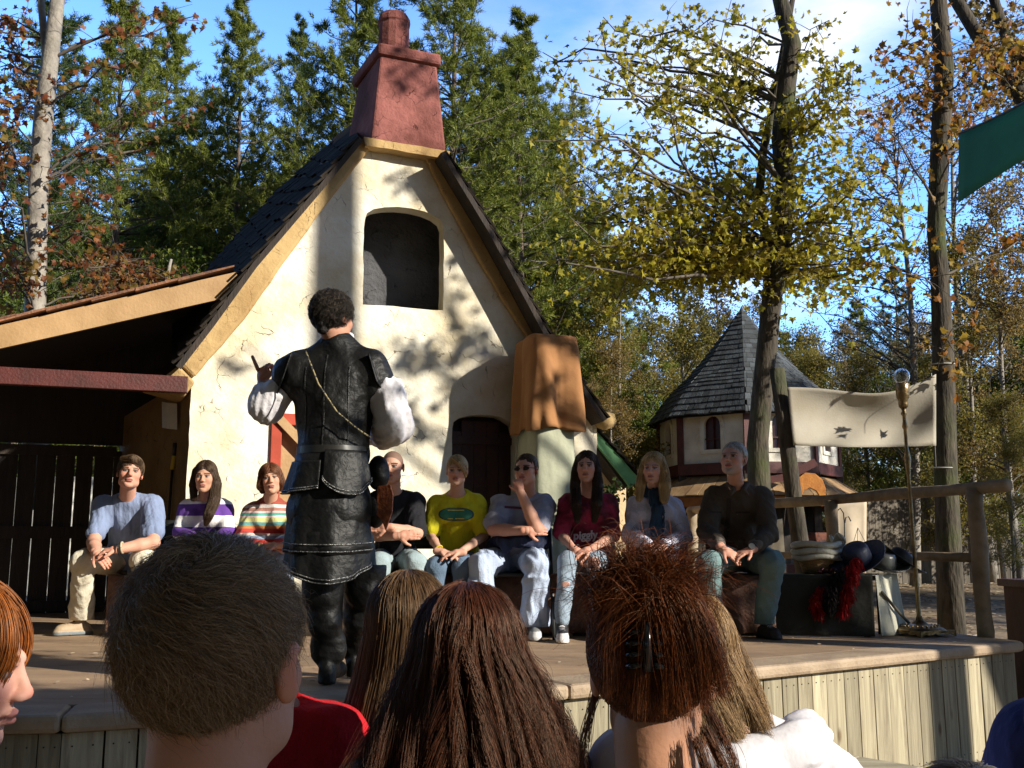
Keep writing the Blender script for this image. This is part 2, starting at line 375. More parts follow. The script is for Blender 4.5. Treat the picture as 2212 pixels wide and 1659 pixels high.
# ------------------------------------------------------------------ stage
SA, SB, SC, SD, SE, SF = (-7, 3.45), (-1.7, 4.0), (.25, 4.86), (3.42, 7.08), (2.05, 12.2), (-7, 14)
stage = empty('stage', (0, 6, 0), 'raised wooden stage with brown painted deck and weathered plank front', 'stage')
def clip(poly, a, b, c):     # keep a x + b y + c >= 0
    o = []
    for i in range(len(poly)):
        p, q = poly[i], poly[(i + 1) % len(poly)]; dp = a * p[0] + b * p[1] + c; dq = a * q[0] + b * q[1] + c
        if dp >= 0: o.append(p)
        if dp * dq < 0: t = dp / (dp - dq); o.append((p[0] + (q[0] - p[0]) * t, p[1] + (q[1] - p[1]) * t))
    return o
ring = [SA, SB, SC, SD, SE, SF]
NW = .27
def halfplanes(inset):
    h = []
    for i, (p, q) in enumerate(zip(ring, ring[1:] + ring[:1])):
        dx, dy = q[0] - p[0], q[1] - p[1]; l = math.hypot(dx, dy); a, b = -dy / l, dx / l
        h.append((a, b, -(a * p[0] + b * p[1]) - (inset if i < 4 else 0)))
    return h
dk = MB(); hp = halfplanes(NW)
for r in range(9):
    off = 1.2 if r % 2 else 0
    for c in range(-4, 4):
        x0 = c * 2.44 + off; y0 = 3.2 + r * 1.22; g_ = .003
        P = [(x0 + g_, y0 + g_), (x0 + 2.44 - g_, y0 + g_), (x0 + 2.44 - g_, y0 + 1.22 - g_), (x0 + g_, y0 + 1.22 - g_)]
        for hpl in hp: P = clip(P, *hpl) if len(P) > 2 else P
        if len(P) > 2:
            n = len(P); dz = rnd.uniform(-.0015, .0015)
            dk.add([(q[0], q[1], DECK - .02) for q in P] + [(q[0], q[1], DECK + dz) for q in P], [tuple(range(n - 1, -1, -1)), tuple(range(n, 2 * n))] + [(i, (i + 1) % n, n + (i + 1) % n, n + i) for i in range(n)])
dk.make('deck', M['deck'], stage)
un = MB(); P = list(ring)
un.add([(q[0], q[1] + .12, DECK - .05) for q in P], [tuple(range(6))]); un.make('deck_frame', M['darkwood'], stage, recalc=False)
def off_line(p, q, d):      # shift a segment inward by d
    dx, dy = q[0] - p[0], q[1] - p[1]; l = math.hypot(dx, dy); return np.array([-dy / l * d, dx / l * d])
def corner(i, d):           # inset corner i of ring
    h = halfplanes(0); a, b = h[(i - 1) % 6], h[i % 6]
    A = np.array([[a[0], a[1]], [b[0], b[1]]]); c = np.array([-a[2] + d, -b[2] + d]); return np.linalg.solve(A, c)
for i in range(4):          # nosing boards with a rounded lip
    a0 = corner(i, -.035) if i else np.array(SA) - [0, .035]; a1 = corner(i + 1, -.035)
    b0 = corner(i, NW - .004) if i else np.array(SA) + [0, NW]; b1 = corner(i + 1, NW - .004)
    nb = MB(); e = .0015
    d = (a1 - a0) / np.linalg.norm(a1 - a0) * e
    nb.hexa([(*(a0 + d), DECK - .065), (*(a1 - d), DECK - .065), (*(b1 - d), DECK - .065), (*(b0 + d), DECK - .065), (*(a0 + d), DECK + .004), (*(a1 - d), DECK + .004), (*(b1 - d), DECK + .004), (*(b0 + d), DECK + .004)])
    nb.make('edge_board', M['nosing'], stage, bevel=.02, smooth=False)
bk = MB(); pl = MB(); nl = MB()
for i in range(4):
    p0, p1 = corner(i, .02) if i else np.array(SA), corner(i + 1, .02); L_ = np.linalg.norm(p1 - p0); d = (p1 - p0) / L_; nrm = np.array([d[1], -d[0]])
    bk.hexa([(*(p0 - nrm * .06), 0), (*(p1 - nrm * .06), 0), (*(p1 - nrm * .05), 0), (*(p0 - nrm * .05), 0), (*(p0 - nrm * .06), .73), (*(p1 - nrm * .06), .73), (*(p1 - nrm * .05), .73), (*(p0 - nrm * .05), .73)])
    s = 0
    while s < L_ - .05:
        wd = min(rnd.uniform(.12, .155), L_ - s); gp = rnd.choice([.003, .004, .006, .012]); zt = .728; zb = .02 + rnd.uniform(-.01, .015); sk = rnd.uniform(-.006, .006); th = rnd.uniform(.018, .024)
        q0 = p0 + d * (s + gp / 2); q1 = p0 + d * (s + wd - gp / 2)
        pl.hexa([(*(q0 + d * sk), zb), (*(q1 + d * sk), zb), (*(q1 + d * sk - nrm * th), zb), (*(q0 + d * sk - nrm * th), zb), (*q0, zt), (*q1, zt), (*(q1 - nrm * th), zt), (*(q0 - nrm * th), zt)])
        for f in (.25, .75):
            for z in (.68, .64 - .5):
                c = q0 + (q1 - q0) * f; nl.tube([(*(c + nrm * .0005), z), (*(c + nrm * .003), z)], .0035, 6)
        s += wd
bk.make('skirt_backing', M['black'], stage)
o = pl.make('plank_skirt', M['plank'], stage)
tag(nl.make('nail_heads', M['black'], stage), kind='stuff')
st = empty('stage_step', (1.2, 5.3, 0), 'low weathered wooden step box at the foot of the stage', 'step')
M['stepwood'] = pm('pale_step_wood', (.42, .38, .27), (.26, .23, .16), 4, .3, 30, stretch=(.5, 5, 5))
b = MB(); b.hexa([(.62, 4.35, .0), (1.98, 5.25, .0), (1.55, 5.72, .0), (.35, 4.9, .0), (.62, 4.35, .318), (1.98, 5.25, .318), (1.55, 5.72, .318), (.35, 4.9, .318)]); b.make('step_body', M['plank'], st)
b = MB(); A_, B_, C_, D_ = [np.array(q) for q in ((.58, 4.30), (2.02, 5.25), (1.58, 5.76), (.30, 4.9))]
for k in range(2):
    t0, t1 = k * .5 + .005, k * .5 + .495
    P = [A_ + (D_ - A_) * t0, B_ + (C_ - B_) * t0, B_ + (C_ - B_) * t1, A_ + (D_ - A_) * t1]
    b.hexa([(*q, .32) for q in P] + [(*q, .36) for q in P])
b.make('tread', M['stepwood'], st, bevel=.004)
st = empty('stage_step', (.6, 4.7, 0), 'upper narrow wooden step under the stage edge behind the updo woman', 'step')
b = MB(); b.hexa([(-.05, 4.42, 0), (.62, 4.74, 0), (.5, 4.93, 0), (-.12, 4.65, 0), (-.05, 4.42, .5), (.62, 4.74, .5), (.5, 4.93, .5), (-.12, 4.65, .5)]); b.make('step_body', M['plank'], st)
b = MB(); b.hexa([(-.08, 4.38, .502), (.66, 4.72, .502), (.52, 4.95, .502), (-.16, 4.65, .502), (-.08, 4.38, .545), (.66, 4.72, .545), (.52, 4.95, .545), (-.16, 4.65, .545)]); b.make('tread', M['stepwood'], st, bevel=.004)
# crumbs of leaf and paper on the deck
def pt_deck():
    while 1:
        x = rnd.uniform(-3.6, 3.2); y = rnd.uniform(4, 7.6)
        if y > 4.2 + max(0, .1 * (x + 1.7), .44 * (x + 1.7), .71 * (x - .25) + .75) and all(a * x + b * y + c > 0 for a, b, c in halfplanes(.1)): return x, y, DECK
tag(scatter_leaves('deck_leaf_litter', 150, pt_deck, M['chips'], .016), kind='stuff')

# ------------------------------------------------------------------ faux-village house
house = empty('gabled_house', H(0, 0, DECK), 'cream stucco gabled storybook house with steep dark shingle roof and rose chimney', 'house')
def arch(s0, s1, z0, zs, zt, k=9):
    c = [(s1, z0), (s1, zs)]
    for i in range(1, k):
        a = math.pi * i / k; c.append((s1 + (s0 - s1) * (1 - math.cos(a)) / 2, zs + (zt - zs) * math.sin(a) ** .8))
    return c + [(s0, zs), (s0, z0)]
win = arch(-.42, .352, 3.65, 4.46, 4.62); dor = arch(.45, 1.075, DECK, 2.53, 2.675)
redw = [(-1.20, 1.55), (-.55, 1.55), (-.55, 2.60), (-1.20, 2.60)]
outl = [(-1.886, DECK - .1), (.45, DECK - .1), (.45, DECK)] + [(1.075, DECK), (1.075, DECK - .1), (1.9, DECK - .1), (1.93, 2.72), (1.30, 3.55), (.36, 5.16), (-.44, 5.2), (-.93, 4.5), (-1.45, 3.7), (-1.95, 2.93), (-1.886, 2.86)]
# door is cut as a hole: keep outline simple
outl = [(-1.886, DECK - .1), (1.9, DECK - .1)] + outl[6:]
dor = arch(.45, 1.075, DECK - .05, 2.53, 2.675)
b = MB(); b.poly(outl, H, 0, -.17, [win, dor, redw], jit=.005); b.make('wall', M['cream'], house, bevel=.014)
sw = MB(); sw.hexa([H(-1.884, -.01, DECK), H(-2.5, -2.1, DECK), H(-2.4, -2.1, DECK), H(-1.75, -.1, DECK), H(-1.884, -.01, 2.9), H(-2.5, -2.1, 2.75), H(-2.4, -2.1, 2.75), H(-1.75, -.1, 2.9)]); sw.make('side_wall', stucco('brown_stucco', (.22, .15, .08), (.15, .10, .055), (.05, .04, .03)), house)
sw = MB(); sw.hexa([H(1.9, -.02, DECK), H(1.9, -3.6, DECK), H(1.75, -3.6, DECK), H(1.75, -.17, DECK), H(1.9, -.02, 2.75), H(1.9, -3.6, 2.75), H(1.75, -3.6, 2.75), H(1.75, -.17, 2.75)]); sw.make('side_wall', M['cream'], house)
# grey inner wall behind the window, dark room behind the door
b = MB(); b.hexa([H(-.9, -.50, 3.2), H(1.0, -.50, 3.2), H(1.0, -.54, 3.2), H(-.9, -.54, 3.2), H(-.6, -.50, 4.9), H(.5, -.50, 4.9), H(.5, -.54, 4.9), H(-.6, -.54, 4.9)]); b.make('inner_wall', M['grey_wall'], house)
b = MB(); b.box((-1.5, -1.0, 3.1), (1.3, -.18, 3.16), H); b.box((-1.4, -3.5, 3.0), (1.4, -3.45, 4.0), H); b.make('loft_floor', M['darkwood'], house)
b = MB(); b.box((.40, -.20, DECK), (1.12, -.175, 2.75), H); b.make('door_lining', M['darkwood'], house)
d = MB(); 
for k in range(5): d.box((.455 + k * .124, -.14, DECK), (.455 + k * .124 + .120, -.115, 2.52 if k in (0, 4) else 2.62), H)
d.box((.45, -.114, 2.40), (1.075, -.09, 2.47), H); d.box((.45, -.114, 1.2), (1.075, -.09, 1.32), H)
dr = d.make('door', M['door'], house)
k_ = MB(); k_.lathe([(.0, -.02), (.02, -.015), (.022, 0), (.016, .012), (0, .016)], H(.97, -.07, 1.80), 10); k_.make('handle', M['brass'], dr, smooth=True)
rf = MB(); rf.box((-1.20, -.02, 1.55), (-1.11, .03, 2.60), H); rf.box((-.64, -.02, 1.55), (-.55, .03, 2.60), H); rf.box((-1.109, -.02, 2.5), (-.641, .028, 2.60), H); rf.box((-1.109, -.02, 1.55), (-.641, .028, 1.65), H)
sh = rf.make('window', pm('red_frame', (.42, .06, .03), (.33, .045, .02), 6, .1), house, bevel=.004)
b = MB(); b.box((-1.108, -.06, 1.652), (-.642, -.03, 2.498), H); b.make('pane', M['ochre_wood'], sh)
b = MB(); b.beam(H(-1.15, .045, 2.56), H(-.75, .045, 2.16), .03, .075); b.make('brace', M['ochre_wood'], sh)
# stucco bands under the verges
bo = [wp(*q, .07) for q in [(386, 785), (452, 699), (545, 572), (682, 409), (775, 297)]]
bi = [wp(*q, .07) for q in [(418, 815), (528, 690), (612, 570), (705, 440), (806, 312)]]
lb = MB(); lb.poly(bo + bi[::-1], H, .07, .0, jit=.004); lb.make('verge_band', M['ochre'], house, bevel=.03)
b = MB(); b.hexa([H(-2.0, .07, 2.97), H(-1.86, .07, 2.83), H(-1.86, -.3, 2.83), H(-2.02, -.5, 2.97), H(-2.2, .0, 2.80), H(-1.95, .05, 2.70), H(-1.95, -.4, 2.7), H(-2.3, -.5, 2.8)]); b.make('eave_knee', M['ochre'], house, bevel=.02)
ro = [wp(*q, .06) for q in [(940, 334), (1000, 436), (1060, 536), (1110, 618), (1172, 722)]]
ri = [wp(*q, .06) for q in [(914, 332), (965, 432), (1035, 560), (1085, 645), (1140, 728)]]
b = MB(); b.poly(ri + [(1.95, 2.62), (2.0, 2.75)] + ro[::-1], H, .06, .0, jit=.005); b.make('verge_band', M['ochre'], house, bevel=.02)
b = MB(); b.poly([(-.45, 5.14), (.35, 5.11), (.37, 5.19), (-.47, 5.22)], H, .13, .0, jit=.004); b.make('chimney_ledge', M['ochre'], house, bevel=.012)
b = MB(); b.lathe([(0, -.09), (.09, -.06), (.12, 0), (.10, .07), (0, .1)], H(2.0, .02, 2.66), 10); b.make('eave_knob', M['ochre'], house, smooth=True)
# roof: two shingled slopes
Lf = [wp(*q, .16) for q in [(775, 297), (682, 409), (545, 569), (452, 697), (380, 790)]]
Lb = [wp(*q, -2.2) for q in [(770, 262), (597, 420), (520, 505), (473, 560), (380, 665)]]
Rf = [wp(*q, .30) for q in [(962, 325), (1065, 495), (1124, 603), (1184, 715), (1312, 905)]]
Rb = [(s - .0, z) for s, z in Rf]; Rb = [(.30, 5.13), (.75, 4.35), (1.10, 3.8), (1.42, 3.3), (2.0, 2.55)]
def lerp_poly(P, t):
    n = len(P) - 1; i = min(n - 1, int(t * n)); f = t * n - i; return P[i][0] + (P[i + 1][0] - P[i][0]) * f, P[i][1] + (P[i + 1][1] - P[i][1]) * f
def slope(front, back, nf, nb, rows, side, name='roof'):
    r_ = MB(); ns = 0
    for r in range(rows):
        t0 = r / rows; t1 = min(1, (r + 1.25) / rows); s_ = 0
        while s_ < 1:
            w_ = rnd.uniform(.045, .085); e_ = min(1, s_ + w_)
            P = []
            for (t, lift) in ((t1, .045), (t0, .012)):
                tj = min(1, t + (rnd.uniform(-.008, .012) if t == t1 else 0))
                for q in (s_ + .002, e_ - .002):
                    fs, fz = lerp_poly(front, tj); bs, bz = lerp_poly(back, tj)
                    P.append((fs + (bs - fs) * q, nf + (nb - nf) * q, fz + (bz - fz) * q, lift))
            # offset along outward normal (approx)
            nx, nz_ = (-.83, .55) if side < 0 else (.85, .52)
            a, b_, c, d_ = P
            lo = [H(p[0] + nx * (p[3] - .02), p[1], p[2] + nz_ * (p[3] - .02)) for p in (a, b_, d_, c)]
            hi = [H(p[0] + nx * (p[3]), p[1], p[2] + nz_ * (p[3])) for p in (a, b_, d_, c)]
            r_.hexa(lo + hi); s_ = e_
    o = r_.make(name, M['shingle'], house)
    dk_ = MB()      # deck boards below the shingles
    for i in range(len(front) - 1):
        (s0, z0), (s1, z1), (u0, y0), (u1, y1) = front[i], front[i + 1], back[i], back[i + 1]; q = .05
        nx, nz_ = (-.83 * q, .55 * q) if side < 0 else (.85 * q, .52 * q)
        top = [H(s0, nf - .01, z0), H(s1, nf - .01, z1), H(u1, nb, y1), H(u0, nb, y0)]
        low = [H(s0 - nx, nf - .01, z0 - nz_), H(s1 - nx, nf - .01, z1 - nz_), H(u1 - nx, nb, y1 - nz_), H(u0 - nx, nb, y0 - nz_)]
        dk_.hexa(low + top)
    dk_.make('roof_boards', M['darkwood'], o)
    return o
slope(Lf, Lb, .16, -2.2, 17, -1); slope(Rf, Rb, .30, -3.6, 17, 1)
# chimney
ch = MB()
P = [H(-.40, .12, 5.17), H(.335, .12, 5.16), H(.335, -.75, 5.16), H(-.52, -.75, 5.17), H(-.325, .12, 6.09), H(.225, .12, 6.09), H(.225, -.60, 6.09), H(-.40, -.60, 6.09)]
def face_grid(mb, P4, k=8, j=.004):
    a, b_, c, d_ = [np.array(q) for q in P4]
    mb.grid(lambda u, v: a + (b_ - a) * u + (d_ - a) * v + (a - b_ + c - d_) * u * v, k, k)
ch.hexa(P); chim = ch.make('chimney', M['rose'], house, bevel=.02)
b = MB(); b.hexa([H(-.36, .16, 6.06), H(.265, .16, 6.04), H(.265, -.66, 6.04), H(-.46, -.66, 6.06), H(-.36, .16, 6.18), H(.265, .16, 6.16), H(.265, -.66, 6.16), H(-.46, -.66, 6.18)]); b.make('chimney_cap', M['rose'], chim, bevel=.03)
b = MB(); b.lathe([(.145, 6.14), (.15, 6.3), (.148, 6.46), (.16, 6.47), (.155, 6.52), (.125, 6.57), (.09, 6.56)], H(-.17, -.02, 0), 14, sq=.15); b.make('chimney_pot', M['rose'], chim, bevel=.01)
# lean-to roof at the left with its back fence
shed = empty('lean_to_shed', H(-3, -.5, DECK), 'open lean-to shed left of the house with ochre rake board and red header beam', 'shed')
r1 = wp(512, 587, .03); r2 = wp(512, 638, .03)
r0 = wp(-60, 716, .03); r3 = wp(-60, 762, .03)
sl_ = (r1[1] - r0[1]) / (r1[0] - r0[0]); ex = -1.5
b = MB(); b.hexa([H(r3[0] + ex, .03, r3[1] + sl_ * ex), H(r2[0], .03, r2[1]), H(r2[0], -.01, r2[1]), H(r3[0] + ex, -.01, r3[1] + sl_ * ex), H(r0[0] + ex, .03, r0[1] + sl_ * ex), H(r1[0], .03, r1[1]), H(r1[0], -.01, r1[1]), H(r0[0] + ex, -.01, r0[1] + sl_ * ex)]); b.make('rake_board', M['ochre_wood'], shed)
b = MB(); s = r0[0] + ex; n_ = 0
while s < r1[0] - .36:
    w_ = .34; z_ = r0[1] + sl_ * (s - r0[0])
    for k in range(9):
        n0 = .10 - k * .28 + rnd.uniform(-.01, .01)
        jz = rnd.uniform(0, .008)
        b.hexa([H(s, n0, z_ + .012 + jz), H(s + w_ + .12, n0, z_ + sl_ * (w_ + .12) + .03 + jz), H(s + w_ + .12, n0 - .295, z_ + sl_ * (w_ + .12) + .03 + jz), H(s, n0 - .295, z_ + .012 + jz), H(s, n0, z_ + .042 + jz), H(s + w_ + .12, n0, z_ + sl_ * (w_ + .12) + .045 + jz), H(s + w_ + .12, n0 - .295, z_ + sl_ * (w_ + .12) + .045 + jz), H(s, n0 - .295, z_ + .042 + jz)])
    s += w_
b.make('roof', M['shingle_warm'], shed)
b = MB(); b.hexa([H(r0[0] + ex, -.02, r0[1] + sl_ * ex - .06), H(r1[0], -.02, r1[1] - .06), H(r1[0], -2.5, r1[1] - .06), H(r0[0] + ex, -2.5, r0[1] + sl_ * ex - .06), H(r0[0] + ex, -.02, r0[1] + sl_ * ex - .01), H(r1[0], -.02, r1[1] - .01), H(r1[0], -2.5, r1[1] - .01), H(r0[0] + ex, -2.5, r0[1] + sl_ * ex - .01)]); b.make('roof_boards', M['darkwood'], shed)
h0 = wp(-60, 790, .1); h1 = wp(480, 830, .1)
b = MB(); b.box((h0[0] - 1.5, .06, h0[1] - .14), (-1.92, .14, h0[1]), H); b.make('header_beam', M['red_wood'], shed, bevel=.006)
for s_ in (h0[0] - .6,):
    b = MB(); b.box((s_, .0, DECK), (s_ + .12, .12, h0[1] - .17), H); b.make('post', M['darkwood'], shed)
# vertical boards with light showing through
fb = MB(); s_ = -6.4
while s_ < -2.52:
    w_ = rnd.uniform(.165, .185); gp = rnd.choice([.004, .006, .010, .013, .016])
    fb.box((s_, -2.02, DECK), (s_ + w_ - gp, -2.0, 2.42 + rnd.uniform(-.02, .03)), H); s_ += w_
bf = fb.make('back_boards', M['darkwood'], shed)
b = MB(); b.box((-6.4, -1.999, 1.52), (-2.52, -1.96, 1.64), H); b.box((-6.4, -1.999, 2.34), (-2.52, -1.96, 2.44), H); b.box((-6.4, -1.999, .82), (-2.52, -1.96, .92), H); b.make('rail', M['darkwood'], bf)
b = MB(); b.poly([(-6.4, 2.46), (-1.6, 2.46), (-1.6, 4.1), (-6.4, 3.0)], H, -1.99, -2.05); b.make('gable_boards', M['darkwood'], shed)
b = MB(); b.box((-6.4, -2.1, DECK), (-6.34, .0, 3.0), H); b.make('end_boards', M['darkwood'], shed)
tw = empty('pale_backdrop', (-5, 17, 0), 'pale canvas tent wall glimpsed through the shed board gaps', 'tent')
b = MB(); b.grid(lambda u, v: (-9 + 7 * u, 17 + .1 * math.sin(u * 20), 2.6 * v), 20, 4); b.make('canvas_wall', pm('backdrop_cloth', (.82, .80, .74)), tw, solid=.01)  # pale sheet added so the slits between the shed boards look bright
# paper notice and broom in the shed
a0 = at(368, 868, 8.9)
b = MB(); b.grid(lambda u, v: a0 + np.array([(-.075 + .14 * u) + .015 * v, .02 * math.sin(u * 5), -.23 * v - .02 * u]), 5, 4); tag(b.make('paper_notice', pm('paper', (.55, .53, .47), (.5, .47, .42), 9), solid=.002), 'curled white paper notice hanging on the shadowed house corner', 'notice')
br = empty('broom', at(368, 1130, 8.9), 'broom with yellow and black handle leaning at the house corner', 'broom')
b = MB(); b.tube([at(352, 1290, 8.9), at(372, 1015, 8.95)], .012, 8); b.make('handle', M['black'], br, smooth=True)
b = MB(); b.tube([at(372, 1014, 8.95), at(376, 985, 8.95)], .019, 10); b.make('grip', pm('yellow_grip', (.6, .42, .04)), br, smooth=True)
b = MB(); b.tube([at(376, 984, 8.95), at(378, 957, 8.95)], .018, 10); b.make('end_cap', M['black'], br, smooth=True)
b = MB(); b.tube([at(352, 1291, 8.9), at(350, 1325, 8.9)], [.03, .09], 10, flat=.3); b.make('bristles', M['darkwood'], br)
# green-edged annex at the right
an = empty('annex', H(2.2, -.6, DECK), 'small tan annex with green painted verge board beside the draped cabinet', 'annex')
q0, q1, q2, q3 = wp(1262, 985, -.5), wp(1352, 1012, -.5), wp(1352, 1260, -.5), wp(1262, 1260, -.5)
b = MB(); b.poly([(q3[0], DECK), (q2[0], DECK), (q1[0], q1[1]), (q0[0] + .02, q0[1] + .18)], H, -.5, -2.2); b.make('wall', pm('tan_stucco', (.56, .42, .24), (.48, .34, .19), 4, .4, 30), an)
g0, g1, g2, g3 = wp(1276, 918, -.2), wp(1384, 1036, -.2), wp(1362, 1052, -.2), wp(1268, 932, -.2)
b = MB(); b.poly([g0, g1, g2, g3], H, -.2, -.24, jit=.004); b.make('verge_board', pm('green_board', (.10, .26, .11), (.07, .19, .08), 6, .1), an)
b = MB(); b.hexa([H(g3[0], -.25, g3[1] - .02), H(g2[0] - .04, -.25, g2[1] - .0), H(g2[0] - .04, -2.2, g2[1]), H(g3[0], -2.2, g3[1] - .02), H(g0[0], -.25, g0[1]), H(g1[0], -.25, g1[1]), H(g1[0], -2.2, g1[1]), H(g0[0], -2.2, g0[1])]); b.make('soffit', M['darkwood'], an)
b = MB()
for k in range(6):
    t0, t1 = k / 6, (k + 1.3) / 6
    s0, z0 = g0[0] + (g1[0] - g0[0]) * t0, g0[1] + (g1[1] - g0[1]) * t0; s1, z1 = g0[0] + (g1[0] - g0[0]) * t1, g0[1] + (g1[1] - g0[1]) * t1
    for j in range(7):
        n0 = -.17 - j * .29; b.hexa([H(s0, n0, z0 + .01), H(s1, n0, z1 + .04), H(s1, n0 - .285, z1 + .04), H(s0, n0 - .285, z0 + .01), H(s0, n0, z0 + .03), H(s1, n0, z1 + .065), H(s1, n0 - .285, z1 + .065), H(s0, n0 - .285, z0 + .03)])
b.make('roof', M['shingle'], an)

# ------------------------------------------------------------------ draped cabinet
cab = empty('draped_cabinet', H(1.4, .5, DECK), 'tall cabinet draped in rust orange cloth over sage green cloth', 'cabinet')
f0 = wp(1152, 900, .72)[0]; f1 = wp(1256, 900, .72)[0]; cs_, cn_ = (f0 + f1) / 2, .42; hw, hd = (f1 - f0) / 2 - .01, .29
def rrect(a, hw, hd, e=9):
    c, s = math.cos(a), math.sin(a); r = (abs(c / hw) ** e + abs(s / hd) ** e) ** (-1 / e); return c * r, s * r
def drape(z0, z1, hw, hd, amp, seedv, hemw=.0, top=True, nz_=26, na=150):
    V = []; ph = [rnd.uniform(0, 6) for _ in range(8)]
    def P(a, t):
        x, y = rrect(a, hw, hd); f = (.25 + .75 * t) * amp
        q = 1 + f * (.085 * abs(math.sin(3.5 * a + ph[0] + .9 * t + .7 * math.sin(2 * a + ph[4]))) ** 2.2 + .065 * math.sin(7 * a + ph[1] - 1.6 * t + 1.3 * math.sin(3 * a + ph[5])) + .004 * math.sin(23 * a + ph[2] + t * 3 + 2 * math.sin(5 * a)) + .012 * math.sin(9 * t * (1 + .3 * math.sin(2 * a)) + 6 * math.sin(a * 3 + ph[6]))) - .03 + .05 * t * amp - .05 * amp * max(0, .12 - t) * 4
        z = z1 + (z0 - z1) * t + hemw * t * math.sin(5 * a + ph[3])
        return x * q, y * q, z
    mb = MB()
    mb.v = []
    rows = []
    if top:
        for k in range(1, 6):
            f = k / 6; rows.append([(rrect(2 * math.pi * i / na, hw * f, hd * f)[0], rrect(2 * math.pi * i / na, hw * f, hd * f)[1], z1 + .03 - .025 * f * f + .03 * math.exp(-((f - .6) / .3) ** 2) * max(0, math.sin(2 * math.pi * i / na * 2 + 1))) for i in range(na)])
    for j in range(nz_ + 1): rows.append([P(2 * math.pi * i / na, j / nz_) for i in range(na)])
    V = [H(cs_ + x, cn_ - y, z) for r in rows for x, y, z in r]
    F = [(r * na + i, r * na + (i + 1) % na, (r + 1) * na + (i + 1) % na, (r + 1) * na + i) for r in range(len(rows) - 1) for i in range(na)]
    if top: F.append(tuple(range(na)))
    mb.add(V, F); return mb
M['rust'] = pm('rust_cloth', (.34, .16, .06), (.29, .13, .045), 3, .5, 7, rough=.9, trans=.08)
M['sage'] = pm('sage_cloth', (.36, .37, .27), (.29, .30, .22), 3, .25, 25, rough=.9)
b = MB(); b.box((cs_ - hw * .7, cn_ - hd * .7, DECK), (cs_ + hw * .7, cn_ + hd * .7, 3.28), H); b.make('frame', M['darkwood'], cab)
drape(2.47, 3.33, hw + .0, hd + .0, 1.6, 1, hemw=.02).make('orange_cloth', M['rust'], cab, smooth=True, solid=.004)
drape(DECK + .01, 2.55, hw - .02, hd - .02, .8, 2, top=False).make('green_cloth', M['sage'], cab, smooth=True, solid=.004)

# ------------------------------------------------------------------ railing
rl = empty('log_railing', (3.3, 7.6, DECK), 'rustic peeled log railing along the right side of the stage', 'railing')
def logp(a, b_, r, n=14, w_=.03):
    a = np.array(a, float); b_ = np.array(b_, float); k = 8; m_ = MB()
    m_.tube([a + (b_ - a) * i / k + np.array([rnd.uniform(-.006, .006) for _ in range(3)]) for i in range(k + 1)], [r * rnd.uniform(.93, 1.07) for _ in range(k + 1)], n, wob=w_); return m_
RP = [(3.36, 7.42), (2.80, 9.0), (2.02, 11.5)]
for x, y in RP: logp((x, y, DECK - .1), (x, y, 1.84), .055).make('post', M['log'], rl, smooth=True)
logp((3.47, 7.15, 1.86), (2.0, 11.6, 1.845), .045, w_=.06).make('top_rail', M['log'], rl, smooth=True)
logp((3.37, 7.42, 1.36), (2.02, 11.5, 1.36), .034).make('middle_rail', M['log'], rl, smooth=True)

# ------------------------------------------------------------------ floor lamp
lb_ = onz(1990, 1368, DECK); lx, ly = lb_[0] - .085, lb_[1] - .2
lamp = empty('floor_lamp', (lx, ly, DECK), 'tall tarnished brass floor lamp with a bare glass globe on the stage corner', 'floor lamp')
b = MB(); b.lathe([(.165, .03), (.17, .045), (.15, .06), (.13, .065), (.10, .075), (.055, .085), (.025, .11), (.018, .14)], (lx, ly, DECK), 32, sq=.35); b.make('base', M['brass'], lamp, smooth=False, bevel=.003)
b = MB()
for k in range(24):
    a = 2 * math.pi * k / 24; b.lathe([(0, 0), (.009, .004), (.009, .014), (0, .018)], (lx + .128 * math.cos(a), ly + .128 * math.sin(a), DECK + .062), 6)
b.make('bead_trim', M['brass'], lamp, smooth=True)
rot = R(24)
for k in range(4):
    a = rot + k * math.pi / 2; c, s_ = math.cos(a), math.sin(a)
    b = MB(); fn = lambda x, y, z: (lx + c * x - s_ * y, ly + s_ * x + c * y, DECK + z)
    prof = [(-.165, .045), (.165, .045), (.17, .0), (.15, .008), (.12, .022), (.08, .014), (.03, .026), (0, .016), (-.03, .026), (-.08, .014), (-.12, .022), (-.15, .008), (-.17, 0)]
    b.poly(prof, lambda s2, n2, z2: fn(.16 + n2, s2, z2), .012, 0); b.make('base_apron', M['brass'], lamp)
tilt = np.array([-.012, 0]); zt = lambda z: (lx + tilt[0] * z, ly, DECK + z)
b = MB(); zs = [.1, .14, .5, .9, 1.15, 1.2, 1.28, 1.34, 1.36, 1.5, 1.52, 1.56, 1.60, 1.62, 1.64, 1.66]; rs = [.028, .016, .014, .013, .013, .018, .026, .016, .013, .012, .022, .014, .013, .024, .014, .02]
b.tube([zt(z) for z in zs], rs, 14); b.make('pole', M['brass'], lamp, smooth=True)
b = MB(); b.lathe([(.018, 1.655), (.032, 1.67), (.036, 1.69), (.034, 1.72), (.046, 1.74), (.05, 1.80), (.052, 1.84), (.045, 1.85)], (lx - .02, ly, DECK), 20); b.make('lamp_socket', M['brass'], lamp, smooth=True)
b = MB(); b.lathe([(.03, 1.845), (.042, 1.858), (.053, 1.88), (.058, 1.905), (.053, 1.93), (.036, 1.953), (.016, 1.962), (.0, 1.964)], (lx - .02, ly, DECK), 24); b.make('globe', M['glass'], lamp, smooth=True, solid=.003)

